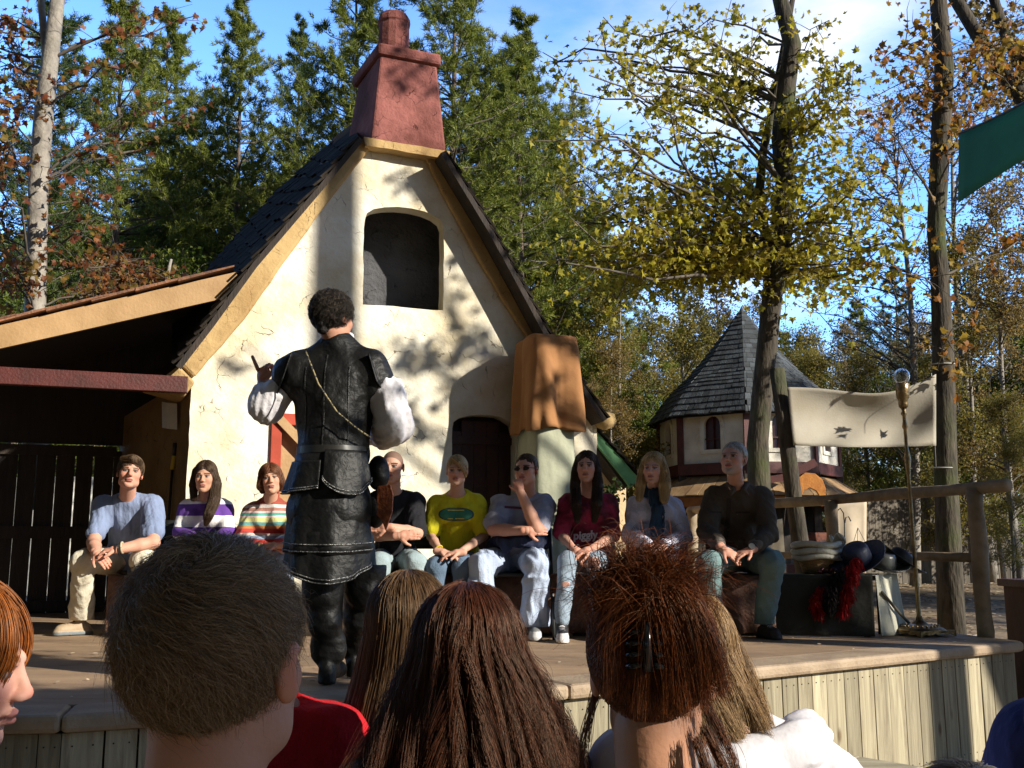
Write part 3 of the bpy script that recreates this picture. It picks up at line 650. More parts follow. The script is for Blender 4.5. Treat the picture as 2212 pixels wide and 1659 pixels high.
# ------------------------------------------------------------------ draped prop table
M['dkcloth'] = pm('charcoal_cloth', (.035, .035, .028), (.022, .022, .018), 4, .3, 30, rough=.95)
M['creamcloth'] = pm('cream_cloth', (.60, .58, .46), (.5, .48, .38), 4, .2, 30, rough=.9)
ct = np.array(onz(1892, 1378, DECK)[:2]); e1 = np.array([-.975, .22]); e2 = np.array([.62, .78]); ZT = 1.235
tb = empty('prop_table', (ct[0], ct[1], DECK), 'low prop table under a long charcoal cloth at the right of the seated people', 'table')
def T(a, b_, z): q = ct + e1 * a + e2 * b_; return np.array([q[0], q[1], z])
b = MB(); b.box((.04, .04, ZT - .04), (1.26, .42, ZT - .012), lambda x, y, z: T(x, y, z)); b.make('table_top', M['darkwood'], tb)
for a_, b2 in ((.08, .08), (1.2, .08), (.08, .38), (1.2, .38)):
    b = MB(); b.box((a_ - .02, b2 - .02, DECK), (a_ + .02, b2 + .02, ZT - .04), T); b.make('leg', M['darkwood'], tb)
def skirt(fn, L_, z0, z1, amp, n=60, k=14):
    m_ = MB(); m_.grid(lambda u, v: fn(u, v), n, k); return m_
def long_side(u, v):
    a_ = 1.3 * u; f = v * (.012 * math.sin(a_ * 13) + .01 * math.sin(a_ * 29 + 1)); return T(a_, -.02 * v + f, ZT + (DECK + .01 - ZT) * v)
def end_side(u, v):
    b2 = .46 * u; f = v * (.03 * math.sin(b2 * 20 + 1.2) + .012 * math.sin(b2 * 47)); return T(-.02 - .05 * v * (1 - u) + f, b2 + .10 * v * u, ZT + (DECK + .01 - ZT) * v)
skirt(long_side, 1, 0, 0, 0).make('cloth_front', M['dkcloth'], tb, smooth=True, solid=.003)
skirt(end_side, 1, 0, 0, 0).make('cloth_end', M['creamcloth'], tb, smooth=True, solid=.003)
b = MB(); b.grid(lambda u, v: T(1.3 * u, .46 * v, ZT + .002 + .002 * math.sin(9 * u + 5 * v)), 20, 8); b.make('cloth_top', M['dkcloth'], tb, smooth=True, solid=.003)
b = MB(); b.tube([T(-.045, .04, ZT - .12), T(-.09, .26, ZT - .28), T(-.10, .42, DECK + .08)], .011, 8); tag(b.make('walking_cane', pm('dark_cane', (.12, .10, .07)), smooth=True), 'thin dark cane leaning against the cream end of the cloth table', 'cane')
# nested woven baskets with cream cloth rims
bc = T(.47, .25, ZT)
bs = empty('basket_stack', bc, 'nested tan baskets with thick cream cloth rims on the prop table', 'baskets')
M['wicker'] = pm('wicker', (.42, .27, .11), (.24, .14, .06), 30, .6, 60, stretch=(1, 1, 3))
M['towel'] = pm('cream_towel', (.62, .60, .50), (.5, .48, .4), 12, .5, 60)
b = MB(); b.lathe([(.10, .004), (.115, .05), (.135, .10), (.15, .13), (.14, .13)], bc, 26); b.make('basket', M['wicker'], bs, smooth=True)
for k, (z, r) in enumerate([(.125, .155), (.165, .162), (.215, .165)]):
    b = MB(); b.tube([(bc[0] + (r + .006 * math.sin(5 * a + k)) * math.cos(a), bc[1] + r * math.sin(a), bc[2] + z + .008 * math.sin(3 * a + k)) for a in np.linspace(0, 2 * math.pi, 33)], .022, 10, cap=False); b.make('cloth_rim', M['towel'], bs, smooth=True)
b = MB(); b.lathe([(.15, .17), (.165, .19), (.16, .235), (.13, .235)], bc, 26); b.make('basket', M['wicker'], bs, smooth=True)
b = MB(); b.grid(lambda u, v: (bc[0] + .15 + .05 * math.sin(9 * v + 2 * u) + .03 * u, bc[1] - .05 + .12 * u, bc[2] + .01 + .26 * v + .03 * math.sin(7 * u)), 8, 14); b.make('cloth_bundle', M['towel'], bs, smooth=True, solid=.02)
gp_ = empty('grape_bunch', T(.28, .12, ZT), 'dark red grapes heaped beside the baskets on the table', 'grapes')
b = MB()
for k in range(26): b.lathe([(0, -.014), (.010, -.009), (.014, 0), (.010, .009), (0, .014)], T(.22 + rnd.uniform(0, .18), .06 + rnd.uniform(0, .12), ZT + .018 + rnd.uniform(0, .025)), 8)
b.make('berries', pm('grape', (.10, .015, .02), rough=.2), gp_, smooth=True)
# hats
def hat(name, c, mat, label, tiltm, ra=.19, rb=.10, hh=.11):
    e = empty(name, c, label, 'hat', 'hats on the prop table'); t_ = tiltm
    m_ = MB(); V = []
    na = 40; rows = [(rb, .0), (rb + .02, -.004), (ra * .75, -.006), (ra, .012), (ra + .008, .016)]
    for r, z in rows:
        for i in range(na):
            a = 2 * math.pi * i / na; V.append(np.array(c) + np.array(t_ @ Vector((r * math.cos(a), r * .85 * math.sin(a), z + (r - rb) * .35 * abs(math.cos(a)) ** 3))))
    m_.add(V, [(r * na + i, r * na + (i + 1) % na, (r + 1) * na + (i + 1) % na, (r + 1) * na + i) for r in range(4) for i in range(na)]); m_.make('brim', mat, e, smooth=True, solid=.006)
    m_ = MB(); m_.lathe([(rb, -.002), (rb, .04), (rb * .95, hh * .8), (rb * .8, hh), (rb * .3, hh * 1.02), (0, hh)], c, 30, tilt=t_); m_.make('crown', mat, e, smooth=True)
    return e
M['felt_black'] = pm('black_felt', (.02, .02, .022), (.012, .012, .013), 9, .2, rough=.5)
M['felt_grey'] = pm('grey_leather', (.10, .105, .10), (.07, .07, .07), 7, .2, rough=.35)
M['felt_blue'] = pm('blue_felt', (.012, .018, .05), (.008, .012, .035), 9, .2, rough=.6)
h1_ = hat('plumed_hat', T(.14, .16, ZT + .10), M['felt_blue'], 'tilted navy hat trimmed with red and black plumes on the table', Matrix.Rotation(R(-28), 3, 'Y') @ Matrix.Rotation(R(25), 3, 'X'), .2, .1, .12)
hat('wide_hat', T(.03, .30, ZT + .05), M['felt_grey'], 'grey leather wide brimmed hat at the table end by the lamp', Matrix.Rotation(R(8), 3, 'Y') @ Matrix.Rotation(R(12), 3, 'X'), .19, .095, .11)
hat('wide_hat', T(-.03, .46, ZT + .08), M['felt_black'], 'black wide brimmed hat behind the grey hat beside the lamp pole', Matrix.Rotation(R(35), 3, 'Y'), .2, .09, .10)
def plume(path, n, ln, rad, mat, parent, name='plume'):
    V = []; F = []; path = [np.array(p, float) for p in path]
    for i in range(n):
        t = rnd.random() * (len(path) - 1); k = int(t); f = t - k; p = path[k] * (1 - f) + path[min(k + 1, len(path) - 1)] * f
        d = np.array([rnd.gauss(0, 1), rnd.gauss(0, 1), rnd.gauss(-.5, .8)]); d /= np.linalg.norm(d); q = p + d * rad * rnd.random()
        e = q + d * ln * .4 + np.array([0, 0, -ln * rnd.uniform(.4, 1)]); w_ = np.cross(d, (0, 0, 1)); w_ = w_ / (np.linalg.norm(w_) + 1e-6) * .0035
        b_ = len(V); V += [q - w_, q + w_, (q + e) / 2 + d * ln * .15 + w_, e, (q + e) / 2 + d * ln * .15 - w_]; F.append((b_, b_ + 1, b_ + 2, b_ + 3, b_ + 4))
    return link_mesh(name, V, F, mat, parent)
M['redf'] = leafmat('red_feather', [(.45, .02, .02), (.25, .01, .012), (.55, .05, .04)], .3); M['blackf'] = leafmat('black_feather', [(.012, .01, .01), (.03, .02, .02)], .1)
tp = [T(.10, .0, ZT + .12), T(.12, -.07, ZT + .02), T(.15, -.08, ZT - .12), T(.19, -.07, ZT - .25)]
plume(tp, 900, .06, .045, M['redf'], h1_); plume([T(.20, -.06, ZT + .04), T(.26, -.09, ZT - .10), T(.27, -.08, ZT - .22)], 900, .06, .05, M['blackf'], h1_)
plume([T(.33, -.05, ZT - .08), T(.38, -.07, ZT - .18), T(.35, -.06, ZT - .27)], 500, .05, .035, M['redf'], h1_)

# ------------------------------------------------------------------ banner, poles, canopy
M['canvas'] = pm('canvas', (.50, .46, .38), (.42, .38, .31), 2, .15, 60, rough=.9, trans=.25, stain=((.36, .30, .2), 1.5, .55, .5))
DB = 11.
def bann(u, v):
    x = 1700 + 322 * u + 14 * v * (1 - u); top = 836 - 28 * u + 27 * math.sin(math.pi * u) ** 1.0 - 8 * math.sin(math.pi * u * 2); bot = 962 + 4 * math.sin(u * 3)
    f = math.sin(math.pi * u) * math.sin(math.pi * v)
    return at(x, top + (bot - top) * v, DB + .18 * f + .05 * math.sin(u * 13 + v * 6) * v)
b = MB(); b.grid(bann, 40, 16); tag(b.make('canvas_banner', M['canvas'], smooth=True, solid=.004), 'blank cream canvas banner sagging between leaning pole and tree', 'banner')
b = MB(); b.tube([at(1678, 798, 11.2), at(1697, 930, 11.1), at(1716, 1080, 11.1), at(1738, 1240, 11.1), at(1742, 1330, 11.1)], [.085, .085, .09, .095, .1], 14, wob=.05); tag(b.make('leaning_pole', M['bark'], smooth=True), 'mossy leaning tree pole holding the left end of the banner', 'pole')
M['greencan'] = pm('green_canopy_cloth', (.015, .17, .09), (.012, .14, .075), 5, .1, 60, rough=.8, trans=.25)
def can(u, v):
    D0 = 6.0 - 1.7 * u; x = 2072 + 330 * u; y0 = 289 - 200 * u + 18 * math.sin(math.pi * u); y1 = 438 - 195 * u - 10 * math.sin(math.pi * u); return at(x - 2 * v, y0 + (y1 - y0) * v, D0)
b = MB(); b.grid(can, 20, 6); cn = empty('green_canopy', at(2300, 250, 4.8), 'dark green cloth canopy corner jutting in at the upper right', 'canopy')
b.make('canopy_cloth', M['greencan'], cn, smooth=True, solid=.004)
b = MB(); b.tube([can(k / 12, 0) for k in range(13)], .008, 8); b.make('edge_rope', M['black'], cn)
bp_ = empty('booth_post', onz(2230, 1600, .4), 'dark reddish brown wooden booth corner with cap board at the right edge', 'booth')
X0 = at(2186, 1272, 7.2) + np.array([.18, 0, 0]); 
b = MB(); b.box((X0[0], X0[1], 0), (X0[0] + .8, X0[1] + .5, X0[2]), None); b.make('booth_body', pm('brown_red_wood', (.10, .04, .025), (.06, .025, .016), 5, .2), bp_)
b = MB(); b.box((X0[0] - .03, X0[1] - .04, X0[2] + .002), (X0[0] + .84, X0[1] + .54, X0[2] + .055), None); b.make('cap_board', M['red_wood'], bp_, bevel=.006)

# ------------------------------------------------------------------ fence far back
def board_fence(a, b_, top, name, label, cat='fence', w0=.15, mat=None):
    a = np.array(a, float); b_ = np.array(b_, float); L_ = np.linalg.norm(b_ - a); d = (b_ - a) / L_; n = np.array([d[1], -d[0]])
    e = empty(name, (*a, gz(*a)), label, cat); m_ = MB(); s = 0
    while s < L_:
        w_ = w0 * rnd.uniform(.85, 1.1); q0 = a + d * s; q1 = a + d * (s + w_ - .012); z0 = gz(*q0) - .05; zt_ = top + rnd.uniform(-.05, .05); o_ = n * rnd.uniform(0, .015)
        m_.hexa([(*(q0 + o_), z0), (*(q1 + o_), z0), (*(q1 + o_ - n * .02), z0), (*(q0 + o_ - n * .02), z0), (*(q0 + o_), zt_), (*(q1 + o_), zt_), (*(q1 + o_ - n * .02), zt_), (*(q0 + o_ - n * .02), zt_)]); s += w_
    m_.make('boards', mat or M['greyplank'], e)
    m_ = MB(); m_.beam((*(a - n * .06), top - .35), (*(b_ - n * .06), top - .35), .05, .1); m_.beam((*(a - n * .06), gz(*a) + .4), (*(b_ - n * .06), gz(*b_) + .4), .05, .1); m_.make('rail', M['greyplank'], e)
    return e
fa = at(1855, 1185, 29); fb_ = at(2330, 1185, 31)
board_fence(fa[:2], fb_[:2], 3.0, 'board_fence', 'tall grey weathered board fence behind the log railing', w0=.19)
la = at(1420, 1185, 31); 
board_fence(la[:2], (fa[0] - .3, fa[1] + 1.5), 2.2, 'board_fence', 'lower board fence behind the round tower stall', w0=.19)

# ------------------------------------------------------------------ octagonal tower stall
TD = 23.0; tc0 = at(1621, 1185, TD); tx, ty = tc0[0], tc0[1]; k_m = TD / 2200
twr = empty('tower_stall', (tx, ty, gz(tx, ty)), 'octagonal white tower with bell shaped slate roof over an open market stall', 'tower')
zy = lambda y: 1.42 + (1185 - y) * k_m * 1.0
def zpx(y): return float(at(1621, y, TD)[2])
vd = math.atan2(-tx, ty)      # direction to camera
def O(r, k, z, off=0.0): a = -math.pi / 2 + .0 + k * math.pi / 4 + math.atan2(0, 1); a += -math.atan2(tx, ty) * .0; return (tx + r * math.cos(a + off), ty + r * math.sin(a + off), z)
OFF = -math.atan2(tx, ty)
def Oc(r, k, z): return O(r, k, z, OFF)
ap = zpx(672); ev = zpx(916)
rprof = [(.03, ap), (.35, ap - .45), (.8, ap - 1.02), (1.3, ap - 1.58), (1.75, ap - 2.0), (2.25, ev - .02)]
b = MB()
for k in range(8):
    rows = 22
    for r in range(rows):
        def pr(t):
            n = len(rprof) - 1; i = min(n - 1, int(t * n)); f = t * n - i; return rprof[i][0] + (rprof[i + 1][0] - rprof[i][0]) * f, rprof[i][1] + (rprof[i + 1][1] - rprof[i][1]) * f
        r0_, z0_ = pr(r / rows); r1_, z1_ = pr(min(1, (r + 1.2) / rows)); wd = 2 * r1_ * math.sin(math.pi / 8); nsh = max(1, int(wd / .14)); sh_ = rnd.random() * .5
        for j in range(-1, nsh + 1):
            u0, u1 = max(0, (j + sh_) / nsh) + .004, min(1, (j + 1 + sh_) / nsh) - .004
            if u1 - u0 < .02: continue
            def Q(rr, u, z): A_ = np.array(Oc(rr, k, z)); B_ = np.array(Oc(rr, k + 1, z)); return A_ + (B_ - A_) * u
            dz = rnd.uniform(0, .02)
            b.hexa([Q(r1_, u0, z1_ + .02 + dz), Q(r1_, u1, z1_ + .02 + dz), Q(r0_, u1, z0_ + .0), Q(r0_, u0, z0_ + .0), Q(r1_ + .01, u0, z1_ + .045 + dz), Q(r1_ + .01, u1, z1_ + .045 + dz), Q(r0_, u1, z0_ + .03), Q(r0_, u0, z0_ + .03)])
rf_ = b.make('roof', M['slate'], twr)
b = MB(); b.lathe([(2.2, ev - .03), (1.7, ap - 2.0), (.03, ap - .03)], (tx, ty, 0), 8); b.v = []; b.f = []; b.m = []
for k in range(8): b.add([Oc(2.2, k, ev - .03), Oc(2.2, k + 1, ev - .03), Oc(.05, k + 1, ap - .1), Oc(.05, k, ap - .1)], [(0, 1, 2, 3)])
b.make('roof_boards', M['darkwood'], rf_, recalc=False)
b = MB(); b.lathe([(.0, ap + .12), (.05, ap + .02), (.1, ap - .12), (.12, ap - .2)], (tx, ty, 0), 10); b.make('finial', M['slate'], rf_)
WB, WT = zpx(1012), ev + .1; Rw = 1.97
for k in range(8):
    A_ = np.array(Oc(Rw, k, 0)); B_ = np.array(Oc(Rw, k + 1, 0)); d = (B_ - A_); L_ = np.linalg.norm(d); d /= L_; nn_ = np.array([d[1], -d[0], 0])
    fr = lambda s, n, z, A_=A_, d=d, nn_=nn_: A_ + d * s + nn_ * n + np.array([0, 0, z])
    wc = L_ / 2; wi = .19; z0_ = WB + .28
    hole = arch(wc - wi, wc + wi, z0_, z0_ + .5, z0_ + .72)
    b = MB(); b.poly([(0, WB), (L_, WB), (L_, WT), (0, WT)], fr, 0, -.08, [hole]); b.make('wall', M['white_stucco'], twr)
    if k in (0, 1, 7, 6, 2, 5):
        m_ = MB(); out_ = arch(wc - wi - .09, wc + wi + .09, z0_ - .08, z0_ + .5, z0_ + .82); m_.poly(out_, fr, .03, .0, [arch(wc - wi, wc + wi, z0_ + .005, z0_ + .5, z0_ + .72)]); wf = m_.make('window', M['white_stucco'], twr)
        m_ = MB(); m_.box((wc - wi - .02, -.10, z0_ - .02), (wc + wi + .02, -.085, z0_ + .74), fr); m_.make('pane', pm('dark_red_pane', (.06, .012, .01), rough=.3), wf)
        m_ = MB(); m_.box((wc - wi, -.06, z0_ + .22), (wc + wi, -.03, z0_ + .25), fr); m_.box((wc - .012, -.06, z0_), (wc + .012, -.03, z0_ + .7), fr); m_.make('window_bars', M['red_wood'], wf)
    b = MB(); b.box((-.06, .0, WB), (.08, .05, WT), fr); b.make('corner_post', M['red_wood'], twr)
    b = MB(); b.box((-.03, .0, WB - .24), (L_ + .03, .08, WB - .003), fr); b.make('band_beam', M['red_wood'], twr)
    # skirt roof of wide boards
    b = MB(); so, si, zo, zi = 2.55, 1.9, zpx(1082), zpx(1040)
    for j in range(7):
        u0, u1 = j / 7 + .004, (j + 1) / 7 - .004
        def Q(rr, u, z): A2 = np.array(Oc(rr, k, z)); B2 = np.array(Oc(rr, k + 1, z)); return A2 + (B2 - A2) * u
        dz = rnd.uniform(0, .02); b.hexa([Q(so, u0, zo + dz), Q(so, u1, zo + dz), Q(si, u1, zi), Q(si, u0, zi), Q(so, u0, zo + .03 + dz), Q(so, u1, zo + .03 + dz), Q(si, u1, zi + .03), Q(si, u0, zi + .03)])
    b.make('skirt_roof', pm('tan_boards_%d' % k, (.34, .22, .11), (.22, .13, .06), 4, .3, 30, island=.4), twr)
    b = MB(); b.hexa([Oc(so - .12, k, zo - .20), Oc(so - .12, k + 1, zo - .20), Oc(so - .16, k + 1, zo - .20), Oc(so - .16, k, zo - .20), Oc(so - .1, k, zo), Oc(so - .1, k + 1, zo), Oc(so - .14, k + 1, zo), Oc(so - .14, k, zo)]); b.make('valance', pm('orange_brown_valance_%d' % k, (.35, .13, .03), (.22, .08, .02), 5), twr)
    b = MB(); b.beam(Oc(1.95, k, gz(tx, ty)), Oc(1.95, k, WB - .2), .16, .16, up=(0, 1, 0)); b.make('post', M['darkwood'], twr)
b = MB(); b.lathe([(1.6, gz(tx, ty)), (1.6, 1.1), (0, 1.1)], (tx, ty, 0), 8); b.make('counter', pm('stall_counter', (.10, .03, .02), (.05, .02, .015), 5), twr)
b = MB(); b.lathe([(1.0, 1.1), (1.0, WB - .3), (0, WB - .3)], (tx, ty, 0), 8); b.make('core', M['darkwood'], twr)
# leaning timber crossing the tower wall, carved crest over the stall
b = MB(); b.beam(at(1700, 1030, 20.5), at(1762, 998, 20.5), .08, .16); b.beam(at(1640, 1040, 20.5), at(1701, 1030, 20.5), .08, .14); tag(b.make('timber_arm', M['red_wood']), 'dark red timber arm projecting in front of the tower wall', 'beam')
b = MB(); c_ = at(1752, 1062, 20.3)
outl_ = [(-.30, -.12), (-.34, .06), (-.26, .26), (-.1, .38), (.1, .36), (.24, .24), (.30, .06), (.26, -.26), (.2, -.30), (.18, -.12), (.10, .02), (-.02, .08), (-.14, .02), (-.2, -.1)]
b.poly(outl_, lambda s, n, z: c_ + np.array([s, n, z]), 0, .06); tag(b.make('carved_crest', pm('orange_carved_wood', (.50, .20, .03), (.35, .12, .02), 6, .4), bevel=.01), 'orange carved wooden crest arching over the stall eave', 'sign')
# canvas side panel with shepherd hook and hanging basket
def panel(pts, name, mat, label, cat, D_, k=10):
    a, b_, c, d_ = [at(x, y, D_) for x, y in pts]
    m_ = MB(); m_.grid(lambda u, v: a + (b_ - a) * u + (d_ - a) * v + (a - b_ + c - d_) * u * v + np.array([0, .06 * math.sin(u * 9) * v, 0]), k, k); return tag(m_.make(name, mat, smooth=True, solid=.01), label, cat)
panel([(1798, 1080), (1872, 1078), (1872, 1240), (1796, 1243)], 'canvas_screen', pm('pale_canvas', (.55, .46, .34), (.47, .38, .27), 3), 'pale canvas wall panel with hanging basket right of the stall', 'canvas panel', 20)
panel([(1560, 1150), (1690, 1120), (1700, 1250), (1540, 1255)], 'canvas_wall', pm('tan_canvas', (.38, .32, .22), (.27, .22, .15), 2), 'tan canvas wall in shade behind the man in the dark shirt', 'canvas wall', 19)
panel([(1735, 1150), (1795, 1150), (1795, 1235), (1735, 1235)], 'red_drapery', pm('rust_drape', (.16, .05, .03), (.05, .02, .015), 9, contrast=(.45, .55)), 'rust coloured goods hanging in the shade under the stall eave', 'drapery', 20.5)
hk = MB()
def px(*q): return [at(x, y, 19.8) for x, y in q]
hk.tube(px((1826, 1245), (1825, 1190), (1824, 1130), (1822, 1108), (1815, 1098), (1808, 1104), (1806, 1115)), .012, 6); hk.tube(px((1825, 1130), (1827, 1118), (1833, 1116), (1838, 1126)), .012, 6)
sh_ = empty('shepherd_hook', at(1825, 1245, 19.8), 'thin black double shepherd hook standing before the canvas panel', 'hook')
hk.make('rod', M['black'], sh_)
hb = empty('hanging_basket', at(1855, 1180, 19.8), 'round wire hanging basket on the pale canvas panel', 'basket')
cb = at(1855, 1172, 19.8); b = MB(); b.lathe([(.0, -.11), (.07, -.09), (.12, -.04), (.135, 0), (.12, 0)], cb, 16); b.make('bowl', pm('coco_liner', (.12, .07, .05), (.06, .035, .03), 20, .5), hb, smooth=True)
b = MB()
for k in range(3): a = k * 2.1; b.tube([cb + np.array([.13 * math.cos(a), .13 * math.sin(a), 0]), at(1853, 1140, 19.8)], .005, 4)
b.make('chains', M['black'], hb)
# ================================================================== trees
def unit(a): return a / (np.linalg.norm(a, axis=-1, keepdims=True) + 1e-9)
LEAF5 = np.array([(0, 0), (.28, -.10), (.50, .10), (.34, .22), (.55, .52), (.26, .48), (.12, .62), (0, 1.0), (-.12, .62), (-.26, .48), (-.55, .52), (-.34, .22), (-.50, .10), (-.28, -.10)])
def leaves_mesh(P, size, shape='quad', up=.3, droop=0.):
    """one small face per leaf at the points P, random orientation"""
    K = len(P); P = np.asarray(P, float)
    n = unit(rng.normal(size=(K, 3)) + np.array([0, 0, up])); a = unit(np.cross(n, rng.normal(size=(K, 3)))); a[:, 2] -= droop; a = unit(a); b = unit(np.cross(n, a))
    s = size * rng.uniform(.6, 1.25, (K, 1))
    if shape == 'maple':
        k = len(LEAF5); V = P[:, None] + a[:, None] * (LEAF5[None, :, 1:2] * s[:, None]) + b[:, None] * (LEAF5[None, :, 0:1] * s[:, None]) + n[:, None] * (np.abs(LEAF5[None, :, 0:1]) * .5 * s[:, None])
        F = np.arange(K * k).reshape(K, k)
    else:
        c = np.array([(0, 0), (.38, .45), (0, 1), (-.38, .45)]); k = 4
        V = P[:, None] + a[:, None] * (c[None, :, 1:2] * s[:, None]) + b[:, None] * (c[None, :, 0:1] * s[:, None]) + n[:, None] * (np.abs(c[None, :, 0:1]) * .6 * s[:, None])
        F = np.arange(K * k).reshape(K, k)
    return V.reshape(-1, 3), F
def tufts_mesh(P, D, ln, per=15, w_=.011):
    K = len(P); P = np.repeat(P, per, 0); D = np.repeat(D, per, 0)
    d = unit(rng.normal(size=P.shape) * .75 + D * .9 + np.array([0, 0, .25])); L_ = ln * rng.uniform(.6, 1.15, (len(P), 1))
    s = unit(np.cross(d, rng.normal(size=P.shape))) * w_; q = P + rng.normal(size=P.shape) * .03
    V = np.stack([q - s, q + s, q + d * L_], 1).reshape(-1, 3); return V, np.arange(len(V)).reshape(-1, 3)
def curve_pts(a, b_, sag, k=5, jit=.0):
    a = np.array(a, float); b_ = np.array(b_, float); L_ = np.linalg.norm(b_ - a); out = []
    for i in range(k + 1):
        t = i / k; p = a + (b_ - a) * t; p[2] += sag * L_ * 4 * t * (1 - t)
        if 0 < i: p = p + np.array([rnd.gauss(0, 1), rnd.gauss(0, 1), rnd.gauss(0, 1)]) * jit * L_ * t
        out.append(p)
    return out
def pine_proto(h, rad, base, seed, dens=1.0, bushy=1.0):
    global rnd
    old = rnd; rnd = random.Random(seed); wood = MB(); br = MB(); TP = []; TD_ = []
    tp = [np.array([.12 * math.sin(z * .35 + seed), .1 * math.cos(z * .3 + seed), z]) for z in np.linspace(0, h, 14)]
    wood.tube(tp, [max(.02, .019 * h * (1 - z / h * .93)) * .62 for z in np.linspace(0, h, 14)], 9, wob=.05)
    z = base * h; 
    while z < h * .99:
        t = (z - base * h) / (h * (1 - base)); prof = rad * (.42 + .75 * math.sin(math.pi * min(1, t * .8 + .18))) * (1 - t ** 2.2) + .25
        for k in range(rnd.randint(3, 5)):
            if t < .35 and rnd.random() < .25: continue
            a = rnd.uniform(0, 6.28); L_ = prof * rnd.uniform(.55, 1.15); up = rnd.uniform(.0, .35) + .5 * t
            p0 = np.array([tp[min(13, int(z / h * 13))][0], tp[min(13, int(z / h * 13))][1], z]); dr = np.array([math.cos(a), math.sin(a), up]); p1 = p0 + dr * L_
            path = curve_pts(p0, p1, -.06, 5, .03); br.tube(path, [.03 * L_ / 2.5 + .012, .022, .016, .012, .008, .006], 5, cap=False)
            nt_ = int((7 + 9 * L_ / 2) * dens)
            for m_ in range(nt_):
                f = rnd.uniform(.25, 1.0) ** .8; i = min(4, int(f * 5)); p = path[i] * (1 - (f * 5 - i)) + path[i + 1] * (f * 5 - i)
                side = unit(np.array([rnd.gauss(0, 1), rnd.gauss(0, 1), rnd.gauss(.25, .5)])) ; tl = rnd.uniform(.12, .5) * min(1, L_ / 1.6) * (1.15 - f * .5) * bushy
                e = p + side * tl
                if tl > .22: br.tube([p, e], [.008, .004], 3, cap=False)
                for q in range(rnd.randint(2, 3)):
                    TP.append(p + (e - p) * (1 - q * .3)); TD_.append(unit(side + dr * .5))
        z += rnd.uniform(.22, .42)
    rnd = old
    V, F = tufts_mesh(np.array(TP), np.array(TD_), .17, 13, .011)
    return wood, br, (V, F), h
def decid_proto(h, rad, base, seed, nleaf=9000, size=.10, bare=0.0, nb=46, shape='quad'):
    global rnd
    old = rnd; rnd = random.Random(seed); wood = MB(); br = MB(); LP = []
    zz = np.linspace(0, h, 12); lean = rnd.uniform(-.03, .03)
    tp = [np.array([lean * z + .15 * math.sin(z * .4 + seed), .12 * math.cos(z * .33 + seed), z]) for z in zz]
    wood.tube(tp, [max(.015, .011 * h * (1 - z / h * .92)) for z in zz], 8, wob=.04)
    for k in range(nb):
        t = rnd.random() ** .8; z = h * (base + (.97 - base) * t); i = min(10, int(z / h * 11)); p0 = tp[i] + (tp[i + 1] - tp[i]) * (z / h * 11 - i)
        a = rnd.uniform(0, 6.28); L_ = rad * (1.05 - .75 * t) * rnd.uniform(.5, 1.15); p1 = p0 + np.array([math.cos(a) * L_, math.sin(a) * L_, L_ * rnd.uniform(.25, .9)])
        path = curve_pts(p0, p1, .05, 5, .05); br.tube(path, [.035, .026, .02, .015, .01, .006], 5, cap=False)
        for m_ in range(7):
            f = rnd.uniform(.3, 1) * 5; i = min(4, int(f)); p = path[i] + (path[i + 1] - path[i]) * (f - i)
            e = p + unit(np.array([rnd.gauss(0, 1), rnd.gauss(0, 1), rnd.gauss(.2, .8)])) * rnd.uniform(.3, .9) * (rad / 2.2); tw = curve_pts(p, e, .05, 3, .06); br.tube(tw, [.012, .009, .006, .004], 4, cap=False)
            LP.append((tw[1], tw[3]))
    rnd = old
    LP = np.array(LP); ix = rng.integers(0, len(LP), nleaf); t = rng.random((nleaf, 1)); P = LP[ix, 0] * (1 - t) + LP[ix, 1] * t + rng.normal(size=(nleaf, 3)) * .11 * rad / 2.2
    V, F = leaves_mesh(P, size, shape); return wood, br, (V, F), h
M['needles'] = leafmat('pine_needles', [(.10, .14, .018), (.18, .215, .03), (.065, .095, .015), (.27, .28, .045), (.17, .19, .032)], .35)
M['needles_dark'] = leafmat('dark_pine_needles', [(.035, .065, .016), (.07, .11, .024), (.025, .045, .012), (.10, .14, .035)], .3)
M['leaf_olive'] = leafmat('olive_autumn_leaves', [(.24, .23, .04), (.32, .26, .06), (.14, .15, .03), (.36, .25, .06), (.25, .23, .045)], .5)
M['leaf_brown'] = leafmat('brown_autumn_leaves', [(.28, .18, .055), (.20, .14, .05), (.34, .22, .07), (.13, .10, .035), (.25, .20, .045)], .45)
M['leaf_green'] = leafmat('green_leaves', [(.09, .14, .02), (.15, .20, .03), (.21, .24, .035), (.06, .10, .018)], .5)
M['leaf_pale'] = leafmat('pale_dry_leaves', [(.30, .24, .15), (.22, .18, .11), (.36, .30, .2), (.15, .13, .08)], .4)
M['leaf_red'] = leafmat('red_brown_sweetgum_leaves', [(.20, .055, .02), (.28, .11, .03), (.13, .035, .02), (.25, .16, .03), (.09, .06, .015)], .5)
M['leaf_yellow'] = leafmat('yellow_green_maple_leaves', [(.50, .44, .04), (.38, .34, .035), (.22, .21, .025), (.55, .46, .06), (.26, .19, .035), (.44, .38, .04)], .6)
PR = {}
def proto(key, res, leafm, barkm, leafname='needles'):
    w_, b_, (V, F), h = res
    e = bpy.data.objects.new('tmp', None)
    ms = []
    for nm, mb, mt in (('trunk', w_, barkm), ('branches', b_, M['twig'])):
        o = mb.make(nm, mt, smooth=True, recalc=False); ms.append((nm, o.data)); bpy.data.objects.remove(o)
    o = link_mesh(leafname, V, F, leafm); ms.append(('crown', o.data)); bpy.data.objects.remove(o)
    bpy.data.objects.remove(e); PR[key] = (ms, h)
proto('pine1', pine_proto(17, 3.0, .20, 1, 1.25), M['needles'], M['bark_pine'])
proto('pine2', pine_proto(17, 2.3, .34, 2, 1.0), M['needles_dark'], M['bark_pine'])
